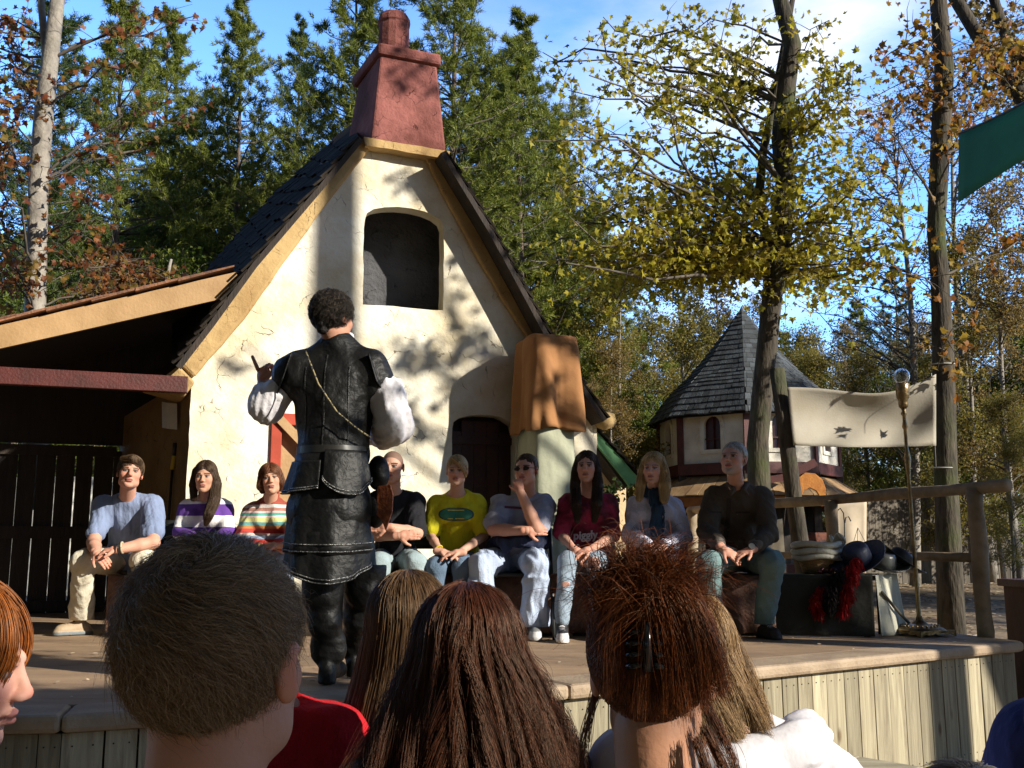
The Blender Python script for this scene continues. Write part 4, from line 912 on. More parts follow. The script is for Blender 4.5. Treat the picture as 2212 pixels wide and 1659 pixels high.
proto('pine3', pine_proto(15, 3.4, .12, 3, 1.5, 1.2), M['needles'], M['bark_pine'])
proto('oak1', decid_proto(13, 3.0, .12, 4, 15000, .105), M['leaf_olive'], M['bark_light'])
proto('oak2', decid_proto(14, 2.6, .16, 5, 12000, .10), M['leaf_brown'], M['bark_light'])
proto('oak3', decid_proto(9, 3.0, .06, 6, 14000, .11), M['leaf_green'], M['bark_pine'])
proto('bare1', decid_proto(13, 3.0, .2, 8, 2600, .075, nb=60), M['leaf_pale'], M['bark_light'])
KIND = dict(pine1='pine_tree', pine2='pine_tree', pine3='pine_tree', oak1='broadleaf_tree', oak2='broadleaf_tree', oak3='broadleaf_tree', bare1='bare_tree')
def place(key, x, y, h, label, group=None, rz=None, gzv=None, wide=1.0):
    ms, h0 = PR[key]; s = h / h0
    e = empty(KIND[key], (x, y, gz(x, y) - .05), label, 'tree', group)
    e.rotation_euler[2] = rnd.uniform(0, 6.28) if rz is None else rz; e.scale = (s * wide, s * wide, s)
    for nm, me in ms:
        o = bpy.data.objects.new(nm, me); COL.objects.link(o); o.parent = e
    return e
def place_px(key, px_, ytop, D_, label, group=None, wide=1.0):
    p = at(px_, ytop, D_); g_ = at(px_, 1185, D_); return place(key, g_[0], g_[1], p[2] - gz(g_[0], g_[1]), label, group, wide=wide)
G1 = 'pines behind the house'
place_px('pine1', 478, -15, 25, 'narrow green pine left of the chimney with its bare lower trunk showing above the roof', G1, .82)
place_px('pine2', 605, 45, 29, 'slender dark topped pine between the narrow pine and the chimney', G1, .8)
place_px('pine1', 745, -120, 22, 'tall pine directly left of the rose chimney', G1, .95)
place_px('pine1', 965, -160, 21, 'tall pine directly right of the rose chimney', G1, 1.0)
place_px('pine3', 1120, 120, 25, 'broad bushy pine right of the chimney above the right roof slope', G1, 1.0)
place_px('pine3', 205, -10, 24, 'broad bushy pine behind the pale trunk on the left', G1, .95)
place_px('pine3', 345, 300, 27, 'dark dense pine above the shed roof', G1, .9)
place_px('pine2', 20, -80, 20, 'dark pine cut by the left picture edge', G1, .9)
place_px('pine3', 620, 330, 26, 'low bushy pine just over the left roof slope', G1, .9)
place_px('pine1', 860, 90, 30, 'pine half hidden behind the chimney', G1, .9)
place_px('pine3', 1880, 640, 48, 'distant dark pine in the gap left of the big right trunk', G1, .8)
place_px('pine2', 1965, 560, 46, 'distant slim pine beside the big right trunk', G1, .9)
place_px('pine3', 1290, 430, 27, 'mid height pine behind the maple leaves', G1, .8)
G2 = 'autumn trees behind the stage'
bgs = [('oak3', 60, 640, 20, 'low green tree at the left end of the shed roof'), ('oak3', 330, 560, 22, 'low leafy green tree over the middle of the shed roof'), ('oak2', 180, 560, 23, 'brown leafed tree above the shed roof left part'),
       ('oak1', 1180, 640, 26, 'olive tree over the lower right roof slope'), ('bare1', 1230, 380, 28, 'thin half bare tree right of the bushy pine'), ('oak1', 1350, 560, 24, 'olive autumn tree left of the maple stems'), ('oak1', 1480, 560, 30, 'olive autumn tree behind the slate tower roof'),
       ('oak2', 1330, 740, 22, 'brown autumn tree left of the tower roof'), ('oak2', 1560, 520, 34, 'brown autumn tree behind the maple trunk'), ('oak1', 1760, 720, 34, 'olive tree behind the cream banner'), ('oak2', 1850, 700, 40, 'brown tree above the right end of the banner'),
       ('oak1', 2120, 520, 26, 'olive tree right of the big right trunk'), ('oak2', 2200, 400, 24, 'tall brown autumn tree under the green canopy'), ('oak2', 2290, 300, 28, 'brown autumn tree at the right picture edge'), ('oak1', 2080, 700, 36, 'olive tree behind the big right trunk'),
       ('bare1', 1980, 210, 27, 'pale feathery half bare tree left of the big right trunk'), ('bare1', 2130, 120, 30, 'pale feathery tree behind the green canopy'), ('oak2', 1660, 640, 38, 'brown tree right of the tower roof tip'), ('oak1', 2010, 780, 30, 'low olive tree behind the fence'),
       ('oak2', 1270, 820, 21, 'low brown tree right of the cabinet'), ('bare1', 350, 430, 30, 'pale twiggy tree far behind the shed'), ('oak1', 2190, 860, 23, 'low olive tree behind the fence at the right edge'), ('oak3', 1420, 860, 26, 'low green tree left of the tower')]
for k_, x_, y_, d_, l_ in bgs: place_px(k_, x_, y_, d_, l_, G2)
for k_, x_, y_, d_, l_ in [('pine3', 1040, 190, 27, 'full pine close right of the chimney'), ('pine3', 1210, 330, 31, 'full pine over the lower right roof'), ('pine1', 1130, 20, 29, 'tall back row pine right of the chimney'), ('pine1', 300, 20, 31, 'back row pine in the gap left of the narrow pine'), ('pine3', 560, 380, 33, 'back row pine low over the left roof')]: place_px(k_, x_, y_, d_, l_, G1)
for i in range(26):
    px_ = 1120 + 1180 * (i + rnd.random()) / 26; place_px(rnd.choice(['oak1', 'oak3', 'oak1', 'oak2']), px_, rnd.uniform(640, 900) - (60 if px_ > 2060 else 0), rnd.uniform(27, 44), 'one of the olive and brown trees packed behind tower and banner', 'packed wood right of the house', 1.1)
for i in range(12):
    px_ = -60 + 560 * (i + rnd.random()) / 12; place_px(rnd.choice(['oak3', 'pine3', 'pine1']), px_, rnd.uniform(330, 560), rnd.uniform(28, 40), 'one of the green trees packed behind the shed', 'packed wood left of the house', 1.1)
G3 = 'far wood edge trees'
for i in range(46):
    D_ = rnd.uniform(46, 75); px_ = -80 + 2380 * (i + rnd.random()) / 46; yt = (640 if px_ < 1000 else 760) + rnd.uniform(-60, 60) + (60 if 1750 < px_ < 2000 else 0)
    place_px(rnd.choice(['oak1', 'oak2', 'oak2', 'bare1', 'pine3'] if px_ > 900 else ['oak3', 'pine3', 'pine1', 'bare1', 'oak2']), px_, yt, D_, 'one of the far trees massed behind the nearer wood', G3, 1.25)

# ---- custom trees: stems through measured points, branches to targets
def custom_tree(name, label, stems, targets, leafm, barkm, nleaf, lsize, shape='maple', twigs=6, spread=.45, jit=.1, attach=None, droop=.3, twr=.55, zlow=-9, extra=()):
    base = stems[0][0][0]
    e = empty(name, base, label, 'tree')
    m_ = MB(); S = []
    for pts, rr in stems: m_.tube(pts, rr, 14, wob=.05); S += [(np.array(p), r) for p, r in zip(pts, rr)]
    m_.make('trunk', barkm, e, smooth=True, recalc=False)
    br = MB(); LP = []
    # dense samples on stems
    SS = []
    for pts, rr in stems:
        pts = [np.array(p) for p in pts]
        for i in range(len(pts) - 1):
            for f in np.linspace(0, 1, 6): SS.append(pts[i] * (1 - f) + pts[i + 1] * f)
    SS = np.array(SS); SS = SS[SS[:, 2] > zlow]
    for tg in targets:
        tg = np.array(tg, float); hd = np.linalg.norm(SS[:, :2] - tg[:2], axis=1); cost = np.abs((tg[2] - SS[:, 2]) - .45 * hd) + .3 * np.linalg.norm(SS - tg, axis=1)
        p0 = SS[int(np.argmin(cost + rng.random(len(SS)) * 1.9))]; L_ = np.linalg.norm(tg - p0)
        path = curve_pts(p0, tg, rnd.uniform(-.03, .13), 7, .05); r0_ = (.012 + .011 * L_) * twr; br.tube(path, [r0_ * (1 - .85 * i / 7) + .003 for i in range(8)], 6, cap=False)
        for m2 in range(twigs):
            f = rnd.uniform(.35, 1) * 7; i = min(6, int(f)); p = path[i] + (path[i + 1] - path[i]) * (f - i)
            en = p + unit(np.array([rnd.gauss(0, 1), rnd.gauss(0, 1), rnd.gauss(.1, .6)])) * rnd.uniform(.3, 1.0) * spread * 2; tw = curve_pts(p, en, .06, 3, .06); br.tube(tw, [.007, .005, .004, .002], 4, cap=False)
            LP.append((tw[0], tw[3]))
        LP.append((path[5], path[7]))
    br.make('branches', M['twig'], e, smooth=True, recalc=False)
    LP = np.array(LP); ix = rng.integers(0, len(LP), nleaf); t = rng.random((nleaf, 1)) ** .7; P = LP[ix, 0] * (1 - t) + LP[ix, 1] * t + rng.normal(size=(nleaf, 3)) * jit
    V, F = leaves_mesh(P, lsize, shape, .4, droop); link_mesh('crown', V, F, leafm, e)
    return e
def reg(x0, x1, y0, y1, D0, D1, n): return [at(rnd.uniform(x0, x1), rnd.uniform(y0, y1), rnd.uniform(D0, D1)) for _ in range(n)]
def stem(pts, D_, rr): return ([at(x, y, D_) for x, y in pts], rr)
mst = [stem([(1645, 1330), (1640, 1050), (1636, 960), (1652, 800), (1668, 640), (1690, 520), (1696, 400), (1690, 300), (1700, 180), (1712, 100), (1690, 20), (1672, -60), (1650, -260)], 13.5, [.17, .15, .14, .135, .135, .13, .13, .15, .13, .125, .11, .10, .06]),
       stem([(1662, 650), (1655, 520), (1640, 420), (1648, 330), (1672, 220), (1690, 120), (1730, -100)], 13.8, [.08, .07, .065, .06, .055, .05, .03])]
tgs = reg(1140, 1330, 260, 620, 11.5, 15, 15) + reg(1150, 1420, 60, 330, 11.5, 15.5, 12) + reg(1420, 1640, 40, 330, 12, 15.5, 10) + reg(1230, 1640, 400, 640, 11.5, 15.5, 34) + reg(1700, 1960, 330, 620, 12, 15, 13) + reg(1720, 1850, 20, 330, 12, 15, 9) + reg(1250, 1480, 590, 650, 12.5, 15.5, 7) + reg(1850, 1990, 520, 640, 11, 12.5, 5) + reg(1700, 1800, 540, 640, 13.6, 15.5, 7)
custom_tree('maple_tree', 'yellow green maple with twin dark stems in front of the slate roofed tower', mst, tgs, M['leaf_yellow'], M['bark'], 8800, .098, zlow=float(at(1668, 600, 13.5)[2]))
rst = [stem([(2058, 1420), (2050, 1200), (2042, 1000), (2038, 800), (2030, 600), (2022, 500), (2032, 300), (2040, 150), (2026, 0), (2020, -150)], 11.6, [.155, .135, .125, .12, .105, .105, .11, .11, .10, .08])]
tgs = reg(1900, 2010, 40, 280, 10.5, 13, 6) + reg(2060, 2200, 60, 320, 10.5, 13, 6) + [at(2035, 720, 11.1), at(1955, 590, 11.2), at(2212, 520, 12)]
custom_tree('straight_tree', 'tall straight dark trunk at the right holding the banner rope', rst, tgs, leafmat('orange_leaves', [(.35, .14, .02), (.25, .10, .02), (.35, .24, .03), (.15, .08, .02)], .5), M['bark'], 900, .09)
b = MB(); b.tube([at(2012, 806, 11.3), at(2022, 1008, 11.35)], .004, 5)
for y_ in (787, 1010):
    b.tube([at(2036, y_, 11.6) + np.array([.13 * math.cos(a), .13 * math.sin(a), .01 * math.sin(a)]) for a in np.linspace(0, 6.28, 17)], .007, 5, cap=False)
tag(b.make('rope', pm('white_rope', (.5, .48, .42)), smooth=True), 'white ropes tied around the straight right trunk', 'rope')
tst = [stem([(2330, 420), (2212, 215), (2120, 90), (2060, -10), (2020, -80)], 14, [.13, .12, .10, .09, .07]), stem([(2340, 380), (2230, 190), (2165, 60), (2130, -60)], 14.4, [.12, .10, .08, .06])]
tst = [([at(2420, 1300, 14), at(2400, 700, 14)] + tst[0][0], [.24, .2] + tst[0][1]), tst[1]]
custom_tree('leaning_tree', 'thick dark limbs slanting across the upper right corner above the green canopy', tst, reg(2060, 2300, 0, 250, 13, 16, 16), M['leaf_brown'], M['bark'], 1800, .08)
lst = [stem([(76, 1100), (76, 675), (80, 560), (82, 400), (95, 240), (112, 100), (124, 0), (140, -150)], 12.5, [.16, .125, .12, .12, .115, .10, .09, .06]), stem([(100, 190), (98, 100), (90, 20), (85, -100)], 12.6, [.05, .05, .045, .04])]
tgs = reg(-60, 60, 30, 330, 11, 14, 12) + reg(-40, 50, 330, 620, 11, 14, 6) + [at(x, y, d) for x, y, d in [(330, 230, 12.5), (300, 130, 12), (240, 330, 12.8), (390, 260, 13), (260, 470, 12.4), (220, 570, 12.8), (330, 620, 12.3), (240, 640, 13), (300, 560, 13), (200, 410, 12), (420, 20, 12.5), (340, 10, 12.8)]]
lt = custom_tree('sweetgum_tree', 'pale trunked sweetgum with sparse red brown leaves at the left', lst, tgs, M['leaf_red'], M['bark_light'], 1100, .10, spread=.35, jit=.09)
custom_tree('sapling', 'red leafed sapling just above the shed roof', [stem([(340, 760), (352, 640), (370, 560)], 15, [.04, .035, .02])], reg(170, 400, 540, 660, 14, 16, 16), M['leaf_red'], M['bark_light'], 800, .10, spread=.3)

# ---- trees standing outside the picture to the right, between the sun and the stage
def sunpt(p, t): return np.array(p, float) + SUNV * t
def shade_tree(label, clusters, trunk_xy, r=.16, h=11, mat=None, lsize=.12, extra=()):
    e = empty('shade_tree', (*trunk_xy, gz(*trunk_xy)), label, 'tree'); m_ = MB(); k = 9; x, y = trunk_xy; g_ = gz(x, y)
    m_.tube([(x + .05 * math.sin(i), y + .05 * math.cos(i * 1.3), g_ + h * i / k) for i in range(k + 1)], [r * (1 - .35 * i / k) for i in range(k + 1)], 16, wob=.04); m_.make('trunk', M['bark'], e, smooth=True, recalc=False)
    if not clusters: return e
    Ps = []; br = MB()
    for P in clusters:
        P = np.asarray(P); Ps.append(P); c = P.mean(0); zb = max(g_ + 1.5, min(g_ + h * .95, c[2] - .4 * math.hypot(c[0] - x, c[1] - y))); p0 = np.array([x, y, zb]); path = curve_pts(p0, c, .08, 6, .02)
        br.tube(path, [.06, .05, .04, .03, .025, .02, .012], 6, cap=False)
        for q in P[::max(1, len(P) // 14)]: br.tube(curve_pts(path[rnd.randint(3, 6)], q, .05, 3, .04), [.012, .009, .006, .003], 4, cap=False)
    br.make('branches', M['twig'], e, smooth=True, recalc=False)
    V, F = leaves_mesh(np.concatenate(Ps), lsize, 'maple', .3, .2); link_mesh('crown', V, F, mat or M['leaf_yellow'], e)
    return e
def blob(fn, n, t0, t1):
    return np.array([sunpt(fn(), rnd.uniform(t0, t1)) for _ in range(n)])
# leafy dapple on the right half of the gable and the cabinet
def on_wall(cs, cz, rs, rz_):
    a = rnd.uniform(0, 6.28); q = rnd.random() ** .6; return H(cs + rs * q * math.cos(a), 0, cz + rz_ * q * math.sin(a))
cl = []
for cs, cz, rs, rz_, n in [(.15, 4.85, .35, .22, 26), (.75, 3.95, .35, .30, 40), (.55, 3.35, .35, .2, 26), (.95, 3.2, .22, .25, 20), (.1, 3.2, .5, .18, 30), (-.1, 2.75, .4, .18, 22), (.6, 2.9, .4, .15, 20), (1.5, 2.2, .3, .4, 30), (1.5, 3.0, .25, .3, 16), (-.05, 5.9, .3, .35, 14), (-.05, 6.35, .35, .2, 30), (-1.5, 3.05, .12, .06, 5), (.35, 2.4, .4, .12, 14), (-.2, 4.2, .25, .3, 10)]:
    cl.append(blob(lambda: on_wall(cs, cz, rs, rz_), n, 7.5, 11))
p0 = sunpt(H(-.67, 0, 2.5), 12.5)
shade_tree('leafy tree out of view right of the stage dappling the gable wall', cl, (10.8, 5.0), .15, 10, lsize=.13)
shade_tree('straight bare trunk out of view right of the stage', [], (p0[0], p0[1]), .215, 13)
# band of shade over the upper bodies of the people seated right of the performer
cl = []
for i in range(17):
    x_ = -.65 + i * .205
    cl.append(blob(lambda: (x_ + rnd.uniform(-.16, .16), 7.75 + rnd.uniform(-.12, .12), 1.5 + rnd.uniform(-.22, .62) + (.0 if x_ < 2.0 else .05)), 125, 8.0, 10.2))
shade_tree('leafy tree out of view right of the stage shading the seated people', cl, (12.2, 2.6), .17, 8, lsize=.15)  # added tree, its crown laid out to cast the band of shade
# shade over the left front of the stage and the audience
cl = []
for (cx, cy, czz, rx, ry, rz_, n) in [(-2.6, 4.3, .8, 1.1, .4, .05, 330), (-1.3, 4.5, .8, .7, .35, .05, 200), (-3.6, 5.2, .8, .8, .25, .05, 60), (-.87, 5.0, 1.5, .3, .15, .7, 45), (-.3, 1.0, 1.2, .35, .3, .3, 230), (-.45, 4.6, .8, .5, .2, .05, 40), (-2.0, 4.1, .45, 1.3, .2, .35, 420)]:
    cl.append(np.array([sunpt((cx + rnd.gauss(0, .5) * rx, cy + rnd.gauss(0, .5) * ry, czz + rnd.gauss(0, .5) * rz_), rnd.uniform(7, 9.5)) for _ in range(n)]))
shade_tree('leafy tree out of view at the right of the audience', cl, (8.6, -1.5), .17, 7, lsize=.16)  # added tree, leaves set where they shade stage front and audience
for i, (x_, y_) in enumerate([(17.5, 12), (15.5, 16.5), (22, 15)]):
    place(rnd.choice(['oak1', 'oak2', 'bare1']), x_, y_, rnd.uniform(9, 12), 'one of the trees beyond the right edge of the picture', 'trees right of the path', wide=.8)

# the wood goes on all round the clearing
rr_ = random.Random(5)
for i in range(64):
    a = 2 * math.pi * (i + rr_.random()) / 64; D_ = rr_.uniform(17, 34); x_, y_ = math.sin(a) * D_, -math.cos(a) * D_
    if y_ > -4 and abs(x_) < 16 + y_: continue
    if -3 < x_ * .485 + y_ * .875 < 13.5 and x_ > 0: continue
    place(rr_.choice(['oak1', 'pine3', 'pine1', 'oak2']), x_, y_, rr_.uniform(12, 19), 'one of the trees of the surrounding wood behind the audience', 'surrounding wood', wide=1.15)

for i, (x_, y_, h_, k_) in enumerate([(-7.5, .5, 15, 'oak1'), (-5, -5.5, 16, 'oak1'), (-1, -8, 17, 'oak2'), (4, -11, 15, 'oak1'), (-10, 5, 15, 'oak1'), (-9.5, -3, 16, 'oak2'), (9, -12, 16, 'oak1'), (-3.5, -10, 18, 'pine3')]):  # extra wide crowns added out of view to cut light from overhead
    place(k_, x_, y_, h_, 'one of the trees of the surrounding wood behind the audience', 'surrounding wood', wide=1.5)
# ================================================================== people: implicit surfaces meshed with surface nets
class SDF:
    def __init__(s, lo, hi, h):
        s.lo = np.array(lo, float); s.h = h; s.n = np.maximum(4, np.ceil((np.array(hi) - s.lo) / h).astype(int) + 1)
        s.F = np.full(s.n, 1., np.float32); s.ax = [(s.lo[i] + np.arange(s.n[i]) * h).astype(np.float32) for i in range(3)]
    def reg(s, lo, hi, pad):
        a = np.clip(np.floor((np.array(lo) - pad - s.lo) / s.h).astype(int), 0, s.n); b = np.clip(np.ceil((np.array(hi) + pad - s.lo) / s.h).astype(int) + 1, 0, s.n)
        if np.any(b <= a): return None
        sl = tuple(slice(a[i], b[i]) for i in range(3))
        return sl, s.ax[0][sl[0]][:, None, None], s.ax[1][sl[1]][None, :, None], s.ax[2][sl[2]][None, None, :]
    def put(s, sl, d, k, sub=False):
        f = s.F[sl]
        if sub: hh = np.maximum(k - np.abs(f + d), 0) / k; s.F[sl] = np.maximum(f, -d) + hh * hh * k * .25
        else: hh = np.maximum(k - np.abs(f - d), 0) / k; s.F[sl] = np.minimum(f, d) - hh * hh * k * .25
    def cap(s, a, b, ra, rb=None, k=.02, flat=1., sub=False):
        rb = ra if rb is None else rb; a = np.array(a, float); b = np.array(b, float); r = max(ra, rb)
        g = s.reg(np.minimum(a, b) - r, np.maximum(a, b) + r, k + .01)
        if g is None: return s
        sl, X, Y, Z = g; d = b - a; L2 = float(d @ d) + 1e-9
        if flat != 1.: Y = (a[1] + b[1]) / 2 + (Y - (a[1] + b[1]) / 2) / flat
        t = np.clip(((X - a[0]) * d[0] + (Y - a[1]) * d[1] + (Z - a[2]) * d[2]) / L2, 0, 1)
        dist = np.sqrt((X - a[0] - t * d[0]) ** 2 + (Y - a[1] - t * d[1]) ** 2 + (Z - a[2] - t * d[2]) ** 2) - (ra + (rb - ra) * t)
        s.put(sl, dist * min(1, flat), k, sub); return s
    def chain(s, P, R_, k=.02, **kw):
        for i in range(len(P) - 1): s.cap(P[i], P[i + 1], R_[i], R_[i + 1], k, **kw)
        return s
    def ell(s, c, r, k=.02, rot=None, sub=False):
        c = np.array(c, float); r = np.array(r, float); m = max(r)
        g = s.reg(c - m, c + m, k + .01)
        if g is None: return s
        sl, X, Y, Z = g; X = X - c[0]; Y = Y - c[1]; Z = Z - c[2]
        if rot is not None: X, Y, Z = (rot[0][0] * X + rot[1][0] * Y + rot[2][0] * Z, rot[0][1] * X + rot[1][1] * Y + rot[2][1] * Z, rot[0][2] * X + rot[1][2] * Y + rot[2][2] * Z)
        k0 = np.sqrt((X / r[0]) ** 2 + (Y / r[1]) ** 2 + (Z / r[2]) ** 2); k1 = np.sqrt((X / r[0] ** 2) ** 2 + (Y / r[1] ** 2) ** 2 + (Z / r[2] ** 2) ** 2) + 1e-6
        s.put(sl, k0 * (k0 - 1) / k1, k, sub); return s
    def half(s, p, n, k=.006):      # keep the side the normal points away from
        n = unit(np.array(n, float)); X, Y, Z = s.ax[0][:, None, None], s.ax[1][None, :, None], s.ax[2][None, None, :]
        d = (X - p[0]) * n[0] + (Y - p[1]) * n[1] + (Z - p[2]) * n[2]; s.F = np.maximum(s.F, d.astype(np.float32)); return s
    def wrinkle(s, amp, sc=16., seed=0, aniso=(1, 1, 1), rid=.5):
        r_ = np.random.default_rng(seed); X, Y, Z = s.ax[0][:, None, None], s.ax[1][None, :, None], s.ax[2][None, None, :]; w_ = 0
        for i in range(5):
            q = r_.normal(size=3) * np.array(aniso) * sc * (1 + .5 * i); ph = r_.uniform(0, 6, 2); q2 = r_.normal(size=3) * sc * .5
            v = np.sin(q[0] * X + q[1] * Y + q[2] * Z + ph[0] + 1.5 * np.sin(q2[0] * X + q2[1] * Y + q2[2] * Z + ph[1]))
            w_ = w_ + (rid * (1 - 2 * np.abs(v)) + (1 - rid) * v) / (1 + .6 * i)
        s.F = (s.F - amp * w_ * .5).astype(np.float32); return s
    def mesh(s):
        F = s.F.copy(); F[0] = F[-1] = 1; F[:, 0] = F[:, -1] = 1; F[:, :, 0] = F[:, :, -1] = 1
        I = F < 0; C = [(i, j, k) for i in (0, 1) for j in (0, 1) for k in (0, 1)]; nx, ny, nz_ = F.shape
        cut = lambda A, c: A[c[0]:nx - 1 + c[0], c[1]:ny - 1 + c[1], c[2]:nz_ - 1 + c[2]]
        cnt = sum(cut(I, c).astype(np.int8) for c in C); act = (cnt > 0) & (cnt < 8); idx = np.full(act.shape, -1, np.int32); ii = np.argwhere(act); idx[act] = np.arange(len(ii))
        vals = {c: F[ii[:, 0] + c[0], ii[:, 1] + c[1], ii[:, 2] + c[2]] for c in C}; acc = np.zeros((len(ii), 3)); num = np.zeros(len(ii))
        for a in C:
            for ax in range(3):
                if a[ax]: continue
                b = list(a); b[ax] = 1; b = tuple(b); va, vb = vals[a], vals[b]; m = (va < 0) != (vb < 0); t = np.where(m, va / np.where(m, va - vb, 1), 0)
                p = np.array(a, float)[None] + t[:, None] * (np.array(b) - np.array(a))[None]; acc[m] += p[m]; num[m] += 1
        V = s.lo + (ii + acc / np.maximum(num, 1)[:, None]) * s.h; Q = []
        for ax in range(3):
            o = [i for i in range(3) if i != ax]; A = I; sh = [slice(1, -1)] * 3; sh[ax] = slice(0, -1); s2 = list(sh); s2[ax] = slice(1, None); a0 = A[tuple(sh)]; a1 = A[tuple(s2)]
            e = np.argwhere(a0 != a1); 
            if not len(e): continue
            base = e.copy(); 
            for q in o: base[:, q] += 1
            fl = a0[e[:, 0], e[:, 1], e[:, 2]]
            def ci(d0, d1): c = base.copy(); c[:, o[0]] -= d0; c[:, o[1]] -= d1; return idx[c[:, 0], c[:, 1], c[:, 2]]
            q = np.stack([ci(1, 1), ci(0, 1), ci(0, 0), ci(1, 0)], 1); fl = fl ^ (ax == 1); q[~fl] = q[~fl][:, ::-1]; Q.append(q)
        Q = np.concatenate(Q); Q = Q[(Q >= 0).all(1)]; return V, Q

def vcmat(name, rough=.55, sss=0, bump=.1, bscale=60, spec=.4, var=.0, vscale=30):
    m, t, b = newmat(name); N_ = t.nodes.new; l = t.links.new; b.inputs['Roughness'].default_value = rough; b.inputs['Specular IOR Level'].default_value = spec
    at_ = N_('ShaderNodeAttribute'); at_.attribute_name = 'Col'; tc = N_('ShaderNodeTexCoord'); nz = N_('ShaderNodeTexNoise'); nz.inputs['Scale'].default_value = vscale; l(tc.outputs['Object'], nz.inputs['Vector'])
    mr = N_('ShaderNodeMapRange'); mr.inputs[3].default_value = 1 - var; mr.inputs[4].default_value = 1 + var; l(nz.outputs[0], mr.inputs[0])
    mm = N_('ShaderNodeMix'); mm.data_type = 'RGBA'; mm.blend_type = 'MULTIPLY'; mm.inputs[0].default_value = 1; l(at_.outputs['Color'], mm.inputs[6]); l(mr.outputs[0], mm.inputs[7]); l(mm.outputs[2], b.inputs['Base Color'])
    if sss: b.inputs['Subsurface Weight'].default_value = sss; b.inputs['Subsurface Radius'].default_value = (.012, .004, .002); b.inputs['Subsurface Scale'].default_value = 1
    nb = N_('ShaderNodeTexNoise'); nb.inputs['Scale'].default_value = bscale; nb.inputs['Detail'].default_value = 5; l(tc.outputs['Object'], nb.inputs['Vector']); bp = N_('ShaderNodeBump'); bp.inputs['Strength'].default_value = bump; bp.inputs['Distance'].default_value = .01; l(nb.outputs[0], bp.inputs['Height']); l(bp.outputs[0], b.inputs['Normal'])
    return m
M['skin'] = vcmat('skin', .6, .05, .12, 90, spec=.28, var=.16, vscale=16)
M['hairmesh'] = pm('hair_base', (.03, .02, .012))
SKIN = np.array((.50, .27, .18)); 
def rotm(yaw=0, pitch=0, roll=0): return np.array(Matrix.Rotation(yaw, 3, 'Z') @ Matrix.Rotation(pitch, 3, 'X') @ Matrix.Rotation(roll, 3, 'Y'))
def headfill(S, s=1., fem=0., mouth=1, ears=True):
    """head in its own frame: face towards -Y, centre between crown and chin"""
    j = 1 - .12 * fem
    e = lambda c, r, k=.02, **kw: S.ell(np.array(c) * s, np.array(r) * s, k * s, **kw); c_ = lambda a, b, ra, rb, k=.01, **kw: S.cap(np.array(a) * s, np.array(b) * s, ra * s, rb * s, k * s, **kw)
    e((0, .022, .034), (.074, .094, .084)); e((0, -.02, -.015), (.062, .068, .088), .03); e((0, -.036, -.072), (.044 * j, .042, .036), .03); e((0, -.064, -.096), (.018 * j + .004, .014, .014), .02)
    for q in (-1, 1):
        e((q * .040, -.052, -.022), (.022, .024, .022), .025); e((q * .045 * j, -.012, -.068), (.018, .03, .022), .03)
        e((q * .031, -.098, .006), (.020, .018, .014), .014, sub=True)
        e((q * .031, -.0745, .004), (.0135, .0115, .0095), .004)
        c_((q * .016, -.083, .022), (q * .046, -.072, .023), .0085 * j, .006, .012)
        e((q * .0115, -.096, -.030), (.0085, .010, .0075), .008)
        if ears: e((q * .079, .018, -.002), (.008, .019, .031), .008, rot=rotm(q * .35, .15, 0)); e((q * .084, .008, 0), (.004, .009, .017), .006, sub=True)
    nf = 1 - .22 * fem; c_((0, -.084, .016), (0, -.108 + .006 * fem, -.022), .0075 * nf, .0115 * nf, .012); e((0, -.108 + .005 * fem, -.026), (.0115 * nf, .0095 * nf, .0085 * nf), .008)
    e((0, -.0865, -.0545), (.023 * mouth, .0095, .0058), .006); e((0, -.085, -.0655), (.020 * mouth, .0098, .0068), .006); e((0, -.097, -.0602), (.022, .004, .0016), .003, sub=True)
    e((0, -.084, -.079), (.022, .01, .006), .008, sub=True)
